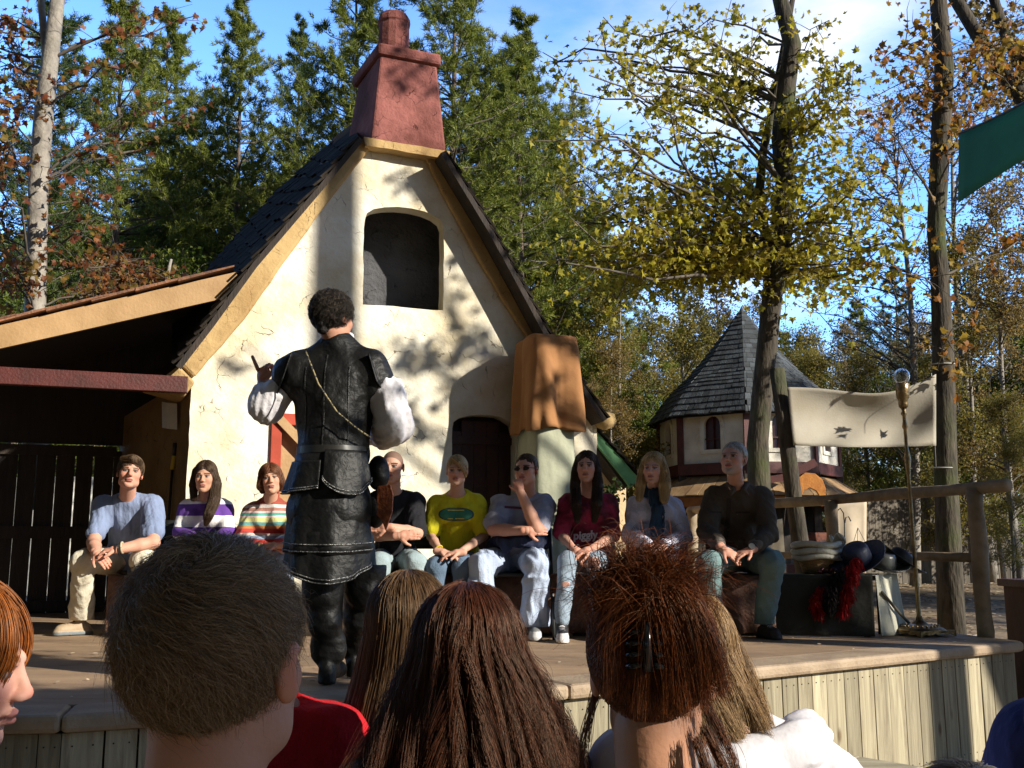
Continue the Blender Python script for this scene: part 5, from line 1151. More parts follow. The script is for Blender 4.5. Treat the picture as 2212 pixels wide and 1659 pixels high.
def headcol(P, s, skin, lip=(.36, .14, .115), brow=(.08, .05, .03), beard=None, iris=(.06, .05, .04), cheek=.25, scalp=None):
    P = P / s; x, y, z = np.abs(P[:, 0]), P[:, 1], P[:, 2]; C = np.tile(np.array(skin, float), (len(P), 1))
    def mixc(w_, c): nonlocal C; w_ = np.clip(w_, 0, 1)[:, None]; C = C * (1 - w_) + np.array(c)[None] * w_
    g = lambda cx, cy, cz, r: np.exp(-(((x - cx) ** 2 + (y - cy) ** 2 + (z - cz) ** 2) / r ** 2))
    mixc(cheek * g(.042, -.07, -.03, .028), np.array(skin) * (1.1, .62, .6)); mixc(cheek * g(0, -.115, -.025, .016), np.array(skin) * (1.1, .6, .55)); mixc(.5 * g(.086, .01, 0, .03), np.array(skin) * (1.15, .6, .5))
    mixc(.3 * np.exp(-(((x - .031) / .024) ** 2 + ((z - .008) / .014) ** 2)) * (y < -.04), np.array(skin) * (.6, .5, .5))  # eye sockets darkened in the colour, standing in for shade
    if beard is not None:
        w_ = np.clip((-.03 - z) / .02, 0, 1) * np.clip((-y + .0) / .03, 0, 1) * np.clip(1.2 - np.abs(x) / .05, 0, 1); w_ = np.where((x < .03) & (z > -.075) & (z < -.05), w_ * .2, w_); mixc(w_ * beard[1], beard[0])
    if scalp is not None: mixc(np.clip((z - .055 + (y + .06) * .9) / .012, 0, 1) * .75, scalp)
    mixc(((x - .031) ** 2 / .0155 ** 2 + (z - .004) ** 2 / .0078 ** 2 < 1) & (y < -.066), (.24, .19, .17)); mixc(((x - .031) ** 2 + (z - .004) ** 2 < .0075 ** 2) & (y < -.07), iris)
    mixc((np.abs(z - .0125 + (x - .031) ** 2 * 7) < .0032) & (x > .014) & (x < .049) & (y < -.06), (.05, .03, .025))
    mixc((np.abs(z - .0255 + (x - .034) ** 2 * 5) < .0048) & (x > .013) & (x < .053) & (y < -.055), brow)
    mixc(((x / .024) ** 2 + ((z + .060) / .0115) ** 2 < 1) & (y < -.075), lip)
    C = np.where((((x / .024) ** 2 + ((z + .060) / .0115) ** 2 < 1) & (y < -.075))[:, None], C, C)
    mixc((np.abs(z + .0602) < .0022) & (x < .024) & (y < -.075), np.array(lip) * .3)
    return C
def hand(S, W, d, n, side, curl=.5, s=1., spread=1., thumb=None):
    """palm, four unequal bent fingers, thumb leaving the side of the palm"""
    W = np.array(W, float); d = unit(np.array(d, float)); n = unit(np.array(n, float) - d * np.dot(n, d)); e = np.cross(d, n) * side
    S.ell(W + d * .045 * s, (.040 * s, .046 * s, .0155 * s), .012, rot=np.stack([e, d, n], 1)); S.cap(W - d * .03, W + d * .02, .026 * s, .027 * s, .015)
    for i, (o, L_) in enumerate(zip((-.030, -.010, .010, .028), (.068, .078, .073, .056))):
        p = W + d * .078 * s + e * o * s * spread; a = d; 
        for seg, f in enumerate((.45, .32, .23)):
            ang = curl * (.5 + .55 * seg) + .06 * i; dd = unit(d * math.cos(ang) + n * math.sin(ang) + e * o * 2 * (spread - .8)); q = p + dd * L_ * f * s; r0 = (.0098, .0088, .008)[seg] * s; S.cap(p, q, r0, r0 * .92, .004); p = q
    b = W + d * .022 * s - e * .032 * s; t1 = unit(d * .75 - e * .75 + n * .35) if thumb is None else unit(np.array(thumb, float)); m_ = b + t1 * .036 * s; t2 = unit(t1 + d * .6 + n * .3); S.cap(b, m_, .0135 * s, .0115 * s, .01); S.cap(m_, m_ + t2 * .03 * s, .011 * s, .009 * s, .004)
def bounds(pts, pad): P = np.array(pts, float).reshape(-1, 3); return P.min(0) - pad, P.max(0) + pad
def top_mesh(name, V, F, mat, loc, label, cols, group=None, cat='person'):
    loc = np.array(loc, float); o = link_mesh(name, V - loc, F, mat, None, True, cols=cols); o.location = loc; return tag(o, label, cat, group)
def joinp(parts):
    V = []; F = []; C = []; b = 0
    for v, f, c in parts: V.append(v); F.append(f + b); C.append(c); b += len(v)
    return np.concatenate(V), np.concatenate(F), np.concatenate(C)
def hair_mat(name, c1, c2, rough=.4, sc=90):
    return pm(name, c1, c2, sc, .6, sc * 1.3, rough=.6, stretch=(1, 1, .08), spec=.22, contrast=(.35, .62))

def build_person(nm, q):
    """q: joints in world coordinates; see the calls below"""
    skin = np.array(q.get('skin', SKIN)); hs = q.get('hs', 1.); fem = q.get('fem', 0); HC = np.array(q['head']); RH = rotm(*q.get('turn', (0, 0, 0)))
    NB, SL, SR, EL, ER, WL, WR = [np.array(q[k], float) for k in ('neck', 'sl', 'sr', 'el', 'er', 'wl', 'wr')]
    PV = np.array(q['pelvis'], float); HL, HR, KL, KR, AL, AR = [np.array(q[k], float) for k in ('hl', 'hr', 'kl', 'kr', 'al', 'ar')]
    g = q.get('girth', 1.); aw = q.get('arm', 1.); CH = NB * .72 + PV * .28 + np.array([0, .01, 0]); BL = NB * .3 + PV * .7
    # --- head
    S = SDF(np.array([-.1, -.13, -.135]) * hs, np.array([.1, .13, .13]) * hs, q.get('hres', .0036)); headfill(S, hs, fem)
    nb_l = RH.T @ (NB - HC); S.cap(np.array([0, .022, -.06]) * hs, nb_l, .052 * (1 - .12 * fem) * (.5 + .5 * g), .058 * (1 - .12 * fem), .02)
    S2 = S; V, F = S.mesh(); C = headcol(V, hs, skin, **q.get('face', {})); rs = np.random.default_rng(q.get('seed', 0)); V = V * (1 + rs.uniform(-.045, .045, 3) - np.array([.035 * fem, .0, 0])); V[:, 1] -= np.clip(rs.uniform(-.006, .006) * np.exp(-(V[:, 2] + .02) ** 2 / .0008) * (V[:, 1] < -.07) * np.exp(-V[:, 0] ** 2 / .0003), -.006, .006); Vh = V @ RH.T + HC; parts = [(Vh, F, C)]
    # --- body
    lo, hi = bounds([PV, SL, SR, EL, ER, WL, WR, NB, KL, KR, AL, AR, HL, HR], .16); hi[2] = max(hi[2], HC[2]); S = SDF(lo, hi, .0085)
    def torso(S, e=0., k=.05):
        S.ell(PV, np.array((.165 * g, .125 * g, .12)) + e, k); S.cap(PV + [0, -.01, .05], CH, .125 * g + e, .145 * (.6 + .4 * g) + e, k, flat=.8 if not fem else .72)
        if q.get('belly'): S.ell(BL + np.array([0, -.05, 0]), np.array((.14, .12, .12)) * q['belly'] + e, .06)
        sh = (SL + SR) / 2; S.cap(SL + (sh - SL) * .22 - [0, 0, .055], SR + (sh - SR) * .22 - [0, 0, .055], .072 + e, .072 + e, .05, flat=.9)
        if fem:
            for z_ in (-1, 1): S.ell(CH + np.array([z_ * .065, -.085, .0]) + unit(SR - SL) * 0, np.array((.058, .05, .055)) + e, .04)
        for s_ in (SL, SR): S.cap(NB + [0, .01, .0], s_ - [0, 0, .012], .046 + e * .8, .040 + e * .8, .05)
    torso(S)
    S.cap(NB, HC + RH @ (np.array([0, .022, -.07]) * hs), .056 * (1 - .1 * fem), .05, .03)
    for s_, e_, w_ in ((SL, EL, WL), (SR, ER, WR)): S.cap(s_, e_, .050 * aw, .039 * aw, .03); S.cap(e_, e_ * .65 + w_ * .35, .038 * aw, .038 * aw, .015); S.cap(e_ * .65 + w_ * .35, w_, .038 * aw, .026 * aw, .015)
    for h_, k_, a_ in ((HL, KL, AL), (HR, KR, AR)): S.cap(h_, k_, .085 * g, .056, .04); S.cap(k_, k_ * .7 + a_ * .3 + [0, .02, 0], .052, .055, .03); S.cap(k_ * .7 + a_ * .3 + [0, .02, 0], a_, .055, .036, .03)
    V, F = S.mesh(); parts.append((V, F, np.tile(skin, (len(V), 1))))
    for w_, hd in ((WL, q.get('handl')), (WR, q.get('handr'))):
        if hd is None: continue
        S = SDF(w_ - .15, w_ + .15, .0042); hand(S, w_, hd[0], hd[1], hd[2], hd[3], hd[4] if len(hd) > 4 else 1.); V, F = S.mesh(); cc = np.tile(skin * (1.04, .94, .92), (len(V), 1)); parts.append((V, F, cc))
    V, F, C = joinp(parts); root = top_mesh(nm, V, F, M['skin'], PV, q['label'], C, q.get('group'))
    # --- top garment
    up = q['top']; e = max(.021, up.get('ease', .014)); S = SDF(lo - .03, hi + .03, .0085); torso(S, e)
    if up.get('hem') is not None: S.cap(PV + [0, 0, -.02], PV + [0, 0, .06], .155 * g + e, .15 * g + e, .05, flat=.8)
    if up.get('collar'): S.cap(NB - [0, 0, .02], NB * (1 - up['collar']) + HC * up['collar'] + [0, .012, 0], .062, .057, .015)
    sf = up.get('sleeve', .45)
    for s_, e_, w_ in ((SL, EL, WL), (SR, ER, WR)):
        sl_end = s_ + (e_ - s_) * min(1, sf * 2); r1 = (.050 * aw + e + .006)
        S.cap(s_, sl_end, r1, r1 - .008 * min(1, sf * 2) + (.004 if sf < .5 else 0), .03)
        if sf > .5: w2 = e_ + (w_ - e_) * min(1, (sf - .5) * 2); S.cap(e_, w2, .040 * aw + e + .005, .032 * aw + e, .02)
    if not up.get('collar'):
        S.ell(NB + [0, -.02, .045], (.068, .075, .05), .01, sub=True)
    if up.get('vneck'): S.cap(NB + [0, -.11, .03], NB + [0, -.12, -.05], .03, .008, .01, sub=True)
    S.wrinkle(up.get('wr', .007) * 1.6, 13, q.get('seed', 1), (1.1, 1, .8)); S.half(PV + [0, 0, -.10], (0, 0, -1))
    if sf <= .5:
        pass
    V, F = S.mesh(); F, V = trim(F, V, S, up); o = link_mesh(up.get('name', 'shirt'), V, F, up['mat'], root, True)
    # --- trousers
    if 'legs' in q:
        lg = q['legs']; e = lg.get('ease', .012); l2, h2 = bounds([PV, HL, HR, KL, KR, AL, AR], .17); h2[2] = PV[2] + .14; S = SDF(l2, h2, .0085)
        S.ell(PV - [0, 0, .01], np.array((.165 * g, .13 * g, .11)) + e, .05)
        for h_, k_, a_ in ((HL, KL, AL), (HR, KR, AR)):
            S.cap(h_, k_, .086 * g + e, .062 + e, .03); f = lg.get('flare', 1.); S.cap(k_, a_ + [0, 0, .0], .060 + e, (.042 + e) * f, .03)
        S.wrinkle(lg.get('wr', .008) * 1.5, 15, q.get('seed', 1) + 50, (1, 1, .7))
        cutz = min(AL[2], AR[2]) - .01
        S.half((0, 0, cutz), (0, 0, -1)); V, F = S.mesh(); cm = lg.get('cols'); link_mesh('trousers', V, F, lg['mat'], root, True)
    # --- shoes
    if 'shoes' in q:
        for a_, dr in zip((AL, AR), q['shoes']['dir']):
            dr = unit(np.array([*dr, 0.])); z0 = DECK + .004 if q.get('deck', True) else a_[2] - .08; S = SDF(a_ - [.2, .26, .16], a_ + [.2, .2, .12], .0055)
            b0 = np.array([a_[0], a_[1], z0]); S.cap(b0 + dr * -.03 + [0, 0, .045], b0 + dr * .13 + [0, 0, .035], .042, .040, .02); S.cap(b0 + dr * .02 + [0, 0, .07], a_ + [0, 0, .01], .040, .038, .02); S.cap(b0 + dr * .05 + [0, 0, .06], b0 + dr * .15 + [0, 0, .036], .032, .034, .02)
            S.cap(b0 + dr * -.045 + [0, 0, .012], b0 + dr * .155 + [0, 0, .012], .046, .043, .004); S.half((0, 0, z0), (0, 0, -1)); V, F = S.mesh(); zz = V[:, 2] - z0; f_ = (V - b0) @ dr
            c = np.where((zz < q['shoes'].get('sole', .024))[:, None], q['shoes']['solec'], np.where((f_ > .115)[:, None] & (zz < .06)[:, None], q['shoes'].get('toe', q['shoes']['col']), q['shoes']['col'])); lac = (np.abs(f_ % .022 - .011) < .0035) & (zz > .055) & (f_ > .03) & (f_ < .12) & (np.abs((V - b0) @ np.array([-dr[1], dr[0], 0])) < .02); c = np.where(lac[:, None], q['shoes'].get('lace', (.6, .58, .55)), c)
            link_mesh('shoe', V, F, M['shoe'], root, True, cols=c)
    return root, dict(HC=HC, RH=RH, hs=hs, PV=PV, CH=CH, NB=NB)
def trim(F, V, S, up): return F, V
M['shoe'] = vcmat('shoe', .6, 0, .2, 90, var=.15)

def cap_hair(root, nfo, mat, style, name='hair'):
    """hair volume as its own mesh in head coordinates"""
    hs, RH, HC = nfo['hs'], nfo['RH'], nfo['HC']; L_ = style.get('len', 0); lo = np.array([-.16, -.14, -.14 - L_]) * hs; hi = np.array([.16, .17, .16]) * hs; S = SDF(lo, hi, .0048)
    t = style.get('t', .012); ln = style.get('line', .052)
    S.ell(np.array((0, .026, .038)) * hs, (np.array((.074, .094, .084)) + t) * hs, .02)
    for s_ in style.get('add', []): S.chain([np.array(p) * hs for p in s_[0]], [r * hs for r in s_[1]], s_[2] if len(s_) > 2 else .02, flat=s_[3] if len(s_) > 3 else 1.)
    # cut away the face
    S.ell(np.array((0, -.115, ln - .085)) * hs, np.array((style.get('fw', .066), .075, .085)) * hs, .008, sub=True)
    if not style.get('low'): S.ell(np.array((0, -.06, -.12)) * hs, np.array((.10, .10, .105)) * hs, .01, sub=True)
    if style.get('ears', True):
        for q in (-1, 1): S.ell(np.array((q * .09, .0, -.012)) * hs, np.array((.026, .034, .034)) * hs, .01, sub=True)
    S.wrinkle(style.get('wr', .005), style.get('wsc', 38), style.get('seed', 3), style.get('an', (1.6, 1.6, .25)), .7)
    V, F = S.mesh(); o = link_mesh(name, V @ RH.T + HC, F, mat, root, True)
    sm = style.get('strand')
    if sm:
        k = 9; out = []; tt = np.linspace(0, 1, k)
        for s_ in style.get('add', []):
            p_ = A_(s_[0]); r_ = A_(s_[1]); sg = np.linspace(0, 1, len(p_)); C = np.stack([np.interp(tt, sg, p_[:, i]) for i in range(3)], 1); rr = np.interp(tt, sg, r_) * 1.08; m = int(style.get('ns', 900)); dr = rng.normal(size=(m, 1, 3)); dr /= np.linalg.norm(dr, axis=2, keepdims=True); out.append(C[None] + dr * rr[None, :, None] * rng.uniform(.8, 1.1, (m, 1, 1)) + .002 * np.sin(tt[None, :, None] * 7 + rng.uniform(0, 6, (m, 1, 1))))
        P0 = rng.normal(size=(9000, 3)); P0 /= np.linalg.norm(P0, axis=1, keepdims=True); E_ = np.array((.074, .094, .084)) + t; P0 = P0 * E_ + [0, .026, .038]; ok = (P0[:, 2] > .0) & ~((P0[:, 1] < -.02) & (P0[:, 2] < ln + .012 + P0[:, 1] * 0)); P = P0[ok][:style.get('nt', 2200)].copy(); out2 = [P.copy()]
        for i in range(k - 1):
            nn_ = (P - [0, .026, .038]) / E_ ** 2; nn_ /= np.linalg.norm(nn_, axis=1, keepdims=True); dd = np.stack([np.sign(P[:, 0]) * .5 + style.get('sweep', 0), P[:, 1] * 0 + .25, -np.ones(len(P)) * .8], 1) + .15 * rng.normal(size=P.shape); dd -= nn_ * (dd * nn_).sum(1, keepdims=True); dd /= np.linalg.norm(dd, axis=1, keepdims=True); P = P + dd * .0075; q_ = (P - [0, .026, .038]) / E_; P = [0, .026, .038] + (P - [0, .026, .038]) / np.linalg.norm(q_, axis=1, keepdims=True) * 1.03; out2.append(P.copy())
        out.append(np.stack(out2, 1)); q_ = np.concatenate(out) * hs; strands('hair_strands', o, (q_.reshape(-1, 3) @ RH.T + HC).reshape(q_.shape), style.get('sr', .0011), sm)
    return o
A_ = lambda x: np.array(x, float)

def strands(name, parent, pts, rad, mat, taper=.35):
    """pts (n, k, 3) world positions; real hair strands"""
    n, k, _ = pts.shape; hc = bpy.data.hair_curves.new(name); hc.add_curves([k] * n); org = np.array(parent_origin(parent)) if parent is not None else np.zeros(3)
    hc.attributes['position'].data.foreach_set('vector', (pts - org).astype(np.float32).ravel()) if 'position' in hc.attributes else None
    a = hc.attributes.get('radius') or hc.attributes.new('radius', 'FLOAT', 'POINT'); r_ = np.tile(np.linspace(1, taper, k), (n, 1)) * rad * rng.uniform(.7, 1.2, (n, 1)); a.data.foreach_set('value', r_.astype(np.float32).ravel())
    hc.materials.append(mat); o = bpy.data.objects.new(name, hc); COL.objects.link(o)
    if parent is not None: o.parent = parent
    return o
def hmat(name, col, rough=.3, var=.4, col2=None):
    m = bpy.data.materials.new(name); m.use_nodes = True; t = m.node_tree; h = t.nodes['Principled BSDF']
    ci = t.nodes.new('ShaderNodeHairInfo'); cr = t.nodes.new('ShaderNodeValToRGB'); e = cr.color_ramp.elements; e[0].color = (*[c * (1 - var) for c in col], 1); e[1].color = (*(col2 or [min(1, c * (1 + var)) for c in col]), 1)
    t.links.new(ci.outputs['Random'], cr.inputs[0]); t.links.new(cr.outputs[0], h.inputs['Base Color']); h.inputs['Roughness'].default_value = .42; h.inputs['Specular IOR Level'].default_value = .35; h.inputs['Specular Tint'].default_value = (1, .8, .6, 1)
    return m
# ================================================================== seated people on the stage
A3 = np.array
def J(x, y, D): return at(x, y, D)
def cloth(name, c1, c2=None, sc=9, bump=.9, bsc=13, **kw): return pm(name, c1, c2 or tuple(x * .82 for x in c1), sc, bump, bsc, rough=kw.pop('rough', .9), stretch=(1.3, 1.3, .7), spec=.25, **kw)
def stripes(name, z0, bands, zref=1.32):
    m, t, b = newmat(name); N_ = t.nodes.new; l = t.links.new; b.inputs['Roughness'].default_value = .95; tc = N_('ShaderNodeTexCoord'); sx_ = N_('ShaderNodeSeparateXYZ'); l(tc.outputs['Object'], sx_.inputs[0])
    nz = N_('ShaderNodeTexNoise'); nz.inputs['Scale'].default_value = 6; l(tc.outputs['Object'], nz.inputs['Vector']); ma = N_('ShaderNodeMath'); ma.operation = 'MULTIPLY_ADD'; ma.inputs[1].default_value = .02; l(nz.outputs[0], ma.inputs[0]); l(sx_.outputs[2], ma.inputs[2])
    tot = sum(h for h, c in bands); mr = N_('ShaderNodeMapRange'); mr.inputs[1].default_value = z0 - zref + .01; mr.inputs[2].default_value = z0 - tot - zref + .01; l(ma.outputs[0], mr.inputs[0])
    cr = N_('ShaderNodeValToRGB'); cr.color_ramp.interpolation = 'CONSTANT'; e = cr.color_ramp.elements; acc = 0
    for i, (h, c) in enumerate(bands):
        if i == 0: e[0].color = (*c, 1); e[0].position = 0
        elif i == len(bands) - 1: e[-1].position = acc / tot; e[-1].color = (*c, 1)
        else: x = e.new(acc / tot); x.color = (*c, 1)
        acc += h
    l(mr.outputs[0], cr.inputs[0]); l(cr.outputs[0], b.inputs['Base Color']); n2 = N_('ShaderNodeTexNoise'); n2.inputs['Scale'].default_value = 90; l(tc.outputs['Object'], n2.inputs['Vector']); bp = N_('ShaderNodeBump'); bp.inputs['Strength'].default_value = .3; bp.inputs['Distance'].default_value = .01; l(n2.outputs[0], bp.inputs['Height']); l(bp.outputs[0], b.inputs['Normal']); return m
HS = {k: hmat('strand_' + k, c, .35, .4, c2) for k, c, c2 in [('brown', (.03, .018, .01), (.10, .06, .03)), ('dark', (.012, .007, .004), (.05, .026, .014)), ('auburn', (.05, .015, .006), (.15, .05, .02)), ('blond', (.25, .16, .07), (.55, .40, .2)), ('grey', (.2, .2, .19), (.5, .49, .47))]}
def bvh_of(o):
    from mathutils.bvhtree import BVHTree
    l = o.parent.location if o.parent else Vector((0, 0, 0)); return BVHTree.FromPolygons([v.co + l + o.location for v in o.data.vertices], [tuple(p.vertices) for p in o.data.polygons])
def project(o, P, off=.004):     # P: (n,3) points in front of the cloth, moved back along +Y onto it
    bv = bvh_of(o); out = []; last = P[0][1] + .3
    for p in P:
        h = bv.ray_cast(Vector((p[0], p[1] - .6, p[2])), Vector((0, 1, 0)))[0]
        if h is not None: last = h.y
        out.append((p[0], last - off, p[2]))
    return out
def decal(name, o, cx, cz, w_, h, mat, shape='oval', y=7., nu=24, nv=8, inner=0., slope=0.):
    mb = MB()
    def f(u, v):
        a = 2 * math.pi * u; r = inner + (1 - inner) * v
        if shape == 'oval': x = math.copysign(abs(math.cos(a)) ** .75, math.cos(a)) * r * w_ / 2; z = math.copysign(abs(math.sin(a)) ** .9, math.sin(a)) * r * h / 2
        else: x = (u - .5) * w_; z = (v - .5) * h
        return (cx + x, y, cz + z + slope * x)
    mb.grid(f, nu, nv); mb.v = project(o, mb.v); return mb.make(name, mat, o, smooth=True, recalc=False)
def text_on(name, o, s, cx, cz, size, mat, y=7., bold=.02, shear=0, slope=0., sx=1.):
    cu = bpy.data.curves.new('txt', 'FONT'); cu.body = s; cu.size = size; cu.align_x = 'CENTER'; cu.offset = bold * size; cu.shear = shear; cu.resolution_u = 4
    t = bpy.data.objects.new('txt', cu); COL.objects.link(t); me = bpy.data.meshes.new_from_object(t.evaluated_get(bpy.context.evaluated_depsgraph_get())); bpy.data.objects.remove(t)
    import bmesh
    bm = bmesh.new(); bm.from_mesh(me); bmesh.ops.triangulate(bm, faces=bm.faces); bmesh.ops.subdivide_edges(bm, edges=[e for e in bm.edges if e.calc_length() > size * .2], cuts=1, use_grid_fill=False); bmesh.ops.triangulate(bm, faces=bm.faces); bm.to_mesh(me); bm.free()
    P = [(cx + v.co.x * sx, y, cz + v.co.y + slope * v.co.x) for v in me.vertices]; return link_mesh(name, project(o, P, .006), [tuple(p.vertices) for p in me.polygons], mat, o)
DENIM = lambda n, c: pm(n, c, tuple(x * .62 for x in c), 4, .35, 110, rough=.9, detail=7, contrast=(.3, .7))
shoes_d = dict(col=(.30, .22, .14), solec=(.10, .11, .12), dir=[(0, -1), (0, -1)])
def bracelet(root, c, r, mat, name='bracelet', w_=.006, ax=(1, 0, 0)):
    ax = unit(A3(ax, )); u = unit(np.cross(ax, (0, 0, 1.))); v = np.cross(ax, u); mb = MB(); mb.tube([c + u * r * math.cos(a) + v * r * math.sin(a) for a in np.linspace(0, 2 * math.pi, 15)], w_, 6, cap=False); return mb.make(name, mat, root, smooth=True, recalc=False)
def gap(a, b, dx=.0): return [a, b]
FDN = (0, -.35, -.8)
# 1 --- man in the slate blue henley
r, n = build_person('person', dict(label='man in a slate blue henley and cream trousers seated at the left end', head=J(281, 1023, 7.35), hs=1.05, turn=(R(22), R(-6), R(6)), neck=J(275, 1080, 7.5), sl=J(224, 1094, 7.55), sr=J(329, 1092, 7.55), el=J(202, 1172, 7.35), er=J(331, 1172, 7.3), wl=J(208, 1196, 7.16), wr=J(252, 1187, 7.15),
    pelvis=J(280, 1205, 7.78), hl=J(252, 1212, 7.75), hr=J(310, 1212, 7.75), kl=J(178, 1212, 7.3), kr=J(312, 1212, 7.3), al=J(176, 1336, 7.62), ar=J(318, 1336, 7.5), girth=1.06, arm=1.2, seed=1,
    handl=((.5, -.3, -.3), (0, .7, -.5), 1, .7), handr=((-.9, -.15, -.1), (0, .3, -.8), -1, .9), face=dict(brow=(.10, .06, .035), cheek=.4), skin=(.52, .27, .19),
    top=dict(mat=cloth('slate_blue_cotton', (.20, .25, .39)), sleeve=.36, ease=.018, wr=.012, vneck=1), legs=dict(mat=cloth('cream_chino', (.62, .57, .45)), ease=.022, flare=1.35, wr=.012), shoes=dict(col=(.34, .25, .16), solec=(.13, .15, .16), lace=(.08, .06, .05), dir=[(-.75, -.65), (0, -1)])))
cap_hair(r, n, hair_mat('brown_hair', (.09, .055, .03), (.04, .024, .014)), dict(strand=HS['brown'], sweep=.8, t=.013, line=.05, wr=.004, add=[([(-.06, -.05, .085), (.0, -.085, .088), (.055, -.06, .07)], [.02, .022, .018])]))
bracelet(r, J(257, 1185, 7.14), .036, M['black'], ax=(1, .1, .1)); bracelet(r, J(264, 1183, 7.16), .037, pm('tan_band', (.45, .38, .25)), w_=.008, ax=(1, .1, .1))
sh = [c for c in r.children if c.name.startswith('shirt')][0]; c_ = J(287, 1105, 7.2); decal('button_placket', sh, c_[0] + .01, c_[2], .028, .17, cloth('henley_placket', (.15, .19, .31)), shape='rect', nu=2, nv=9)
# 2 --- girl, purple and white stripes
r, n = build_person('person', dict(label='long haired girl in a wide purple and white striped top, second from the left', head=J(443, 1031, 7.5), hs=.97, turn=(R(5), R(2), 0), neck=J(443, 1086, 7.6), sl=J(403, 1099, 7.65), sr=J(484, 1099, 7.65), el=J(392, 1150, 7.55), er=J(492, 1148, 7.55), wl=J(438, 1172, 7.3), wr=J(462, 1174, 7.3),
    pelvis=J(443, 1208, 7.75), hl=J(420, 1212, 7.75), hr=J(466, 1212, 7.75), kl=J(415, 1214, 7.3), kr=J(475, 1214, 7.3), al=J(412, 1345, 7.3), ar=J(475, 1345, 7.3), girth=.86, arm=.85, fem=1, seed=2,
    handl=((.8, -.3, -.3), (0, .3, -.8), 1, .6), handr=((-.8, -.3, -.2), (0, .3, -.8), -1, .6), face=dict(brow=(.05, .03, .02)), skin=(.47, .26, .17),
    top=dict(name='striped_top', mat=stripes('purple_white_stripes', 1.80, [(.075, (.66, .64, .66)), (.085, (.10, .035, .24)), (.085, (.70, .68, .66)), (.065, (.10, .035, .24)), (.06, (.70, .68, .66)), (.07, (.10, .035, .24)), (.07, (.7, .68, .66)), (.1, (.1, .035, .24))]), sleeve=.92, ease=.012), legs=dict(mat=DENIM('dark_denim', (.05, .07, .12))), shoes=shoes_d))
M['dk_hair'] = hair_mat('dark_brown_hair', (.055, .03, .02), (.02, .012, .008))
cap_hair(r, n, M['dk_hair'], dict(strand=HS['dark'], fw=.069, t=.010, line=.066, len=.3, ears=False, low=1, an=(2, 2, .15), add=[([(-.06, .0, .05), (-.082, .0, -.05), (-.08, .01, -.16)], [.03, .03, .022]), ([(.05, .0, .06), (.086, -.005, -.05), (.082, -.05, -.18), (.06, -.105, -.28), (.045, -.115, -.35)], [.03, .034, .04, .034, .015])]))
# 3 --- woman, multicoloured stripes
bands = [(.05, (.25, .05, .03)), (.02, (.30, .06, .04)), (.022, (.6, .55, .52)), (.024, (.33, .16, .12)), (.012, (.65, .45, .45)), (.024, (.08, .30, .24)), (.012, (.65, .5, .5)), (.036, (.50, .48, .20)), (.022, (.10, .27, .27)), (.024, (.36, .16, .05)), (.034, (.42, .04, .03)), (.018, (.6, .5, .45)), (.022, (.2, .26, .36)), (.03, (.42, .04, .03)), (.03, (.5, .35, .1)), (.04, (.45, .05, .04))]
r, n = build_person('person', dict(label='woman with a short reddish bob in a rainbow striped turtleneck beside the performer', head=J(585, 1037, 7.5), hs=.96, turn=(R(12), R(-6), R(-8)), neck=J(583, 1092, 7.6), sl=J(545, 1106, 7.65), sr=J(621, 1108, 7.65), el=J(523, 1160, 7.5), er=J(634, 1162, 7.5), wl=J(572, 1182, 7.25), wr=J(600, 1178, 7.2),
    pelvis=J(582, 1208, 7.75), hl=J(560, 1212, 7.75), hr=J(606, 1212, 7.75), kl=J(556, 1216, 7.28), kr=J(612, 1216, 7.28), al=J(556, 1348, 7.3), ar=J(614, 1348, 7.3), girth=.9, arm=.85, fem=1, seed=3,
    handl=((.9, -.1, 0), (0, .3, -.8), 1, .6), handr=((-.9, -.1, 0), (0, .3, -.8), -1, .6), face=dict(brow=(.12, .06, .03), cheek=.35), top=dict(name='sweater', mat=stripes('rainbow_stripes', 1.79, bands), sleeve=.95, ease=.016, collar=.42, wr=.009), legs=dict(mat=DENIM('light_denim', (.32, .40, .52))), shoes=shoes_d))
cap_hair(r, n, hair_mat('auburn_hair', (.13, .05, .025), (.05, .02, .01)), dict(strand=HS['auburn'], t=.016, line=.048, ears=False, low=1, len=.02, add=[([(-.06, -.01, .03), (-.082, -.01, -.04), (-.068, -.005, -.085)], [.03, .026, .014]), ([(.06, -.01, .03), (.082, -.01, -.04), (.068, -.005, -.085)], [.03, .026, .014])]))
# 4 --- man in black with arms folded
r, n = build_person('person', dict(label='shaven headed man in a plain black tee with folded arms, just right of the performer', head=J(847, 1010, 7.5), hs=1.0, turn=(R(-6), R(2), 0), neck=J(850, 1070, 7.6), sl=J(806, 1086, 7.65), sr=J(896, 1086, 7.65), el=J(797, 1156, 7.45), er=J(901, 1152, 7.4), wl=J(862, 1158, 7.22), wr=J(836, 1138, 7.2),
    pelvis=J(852, 1205, 7.75), hl=J(826, 1212, 7.75), hr=J(880, 1212, 7.75), kl=J(820, 1220, 7.25), kr=J(898, 1216, 7.25), al=J(818, 1350, 7.3), ar=J(896, 1350, 7.3), girth=.98, arm=1.1, seed=4,
    handl=((.9, 0, .1), (0, .8, -.2), 1, .3), handr=((-.9, 0, 0), (0, .8, -.2), -1, .3), face=dict(scalp=(.06, .04, .03), brow=(.04, .025, .02)), skin=(.48, .27, .19),
    top=dict(mat=cloth('black_cotton', (.014, .014, .018)), sleeve=.42, ease=.018, wr=.008), legs=dict(mat=DENIM('washed_denim', (.33, .42, .45)), ease=.02), shoes=shoes_d))
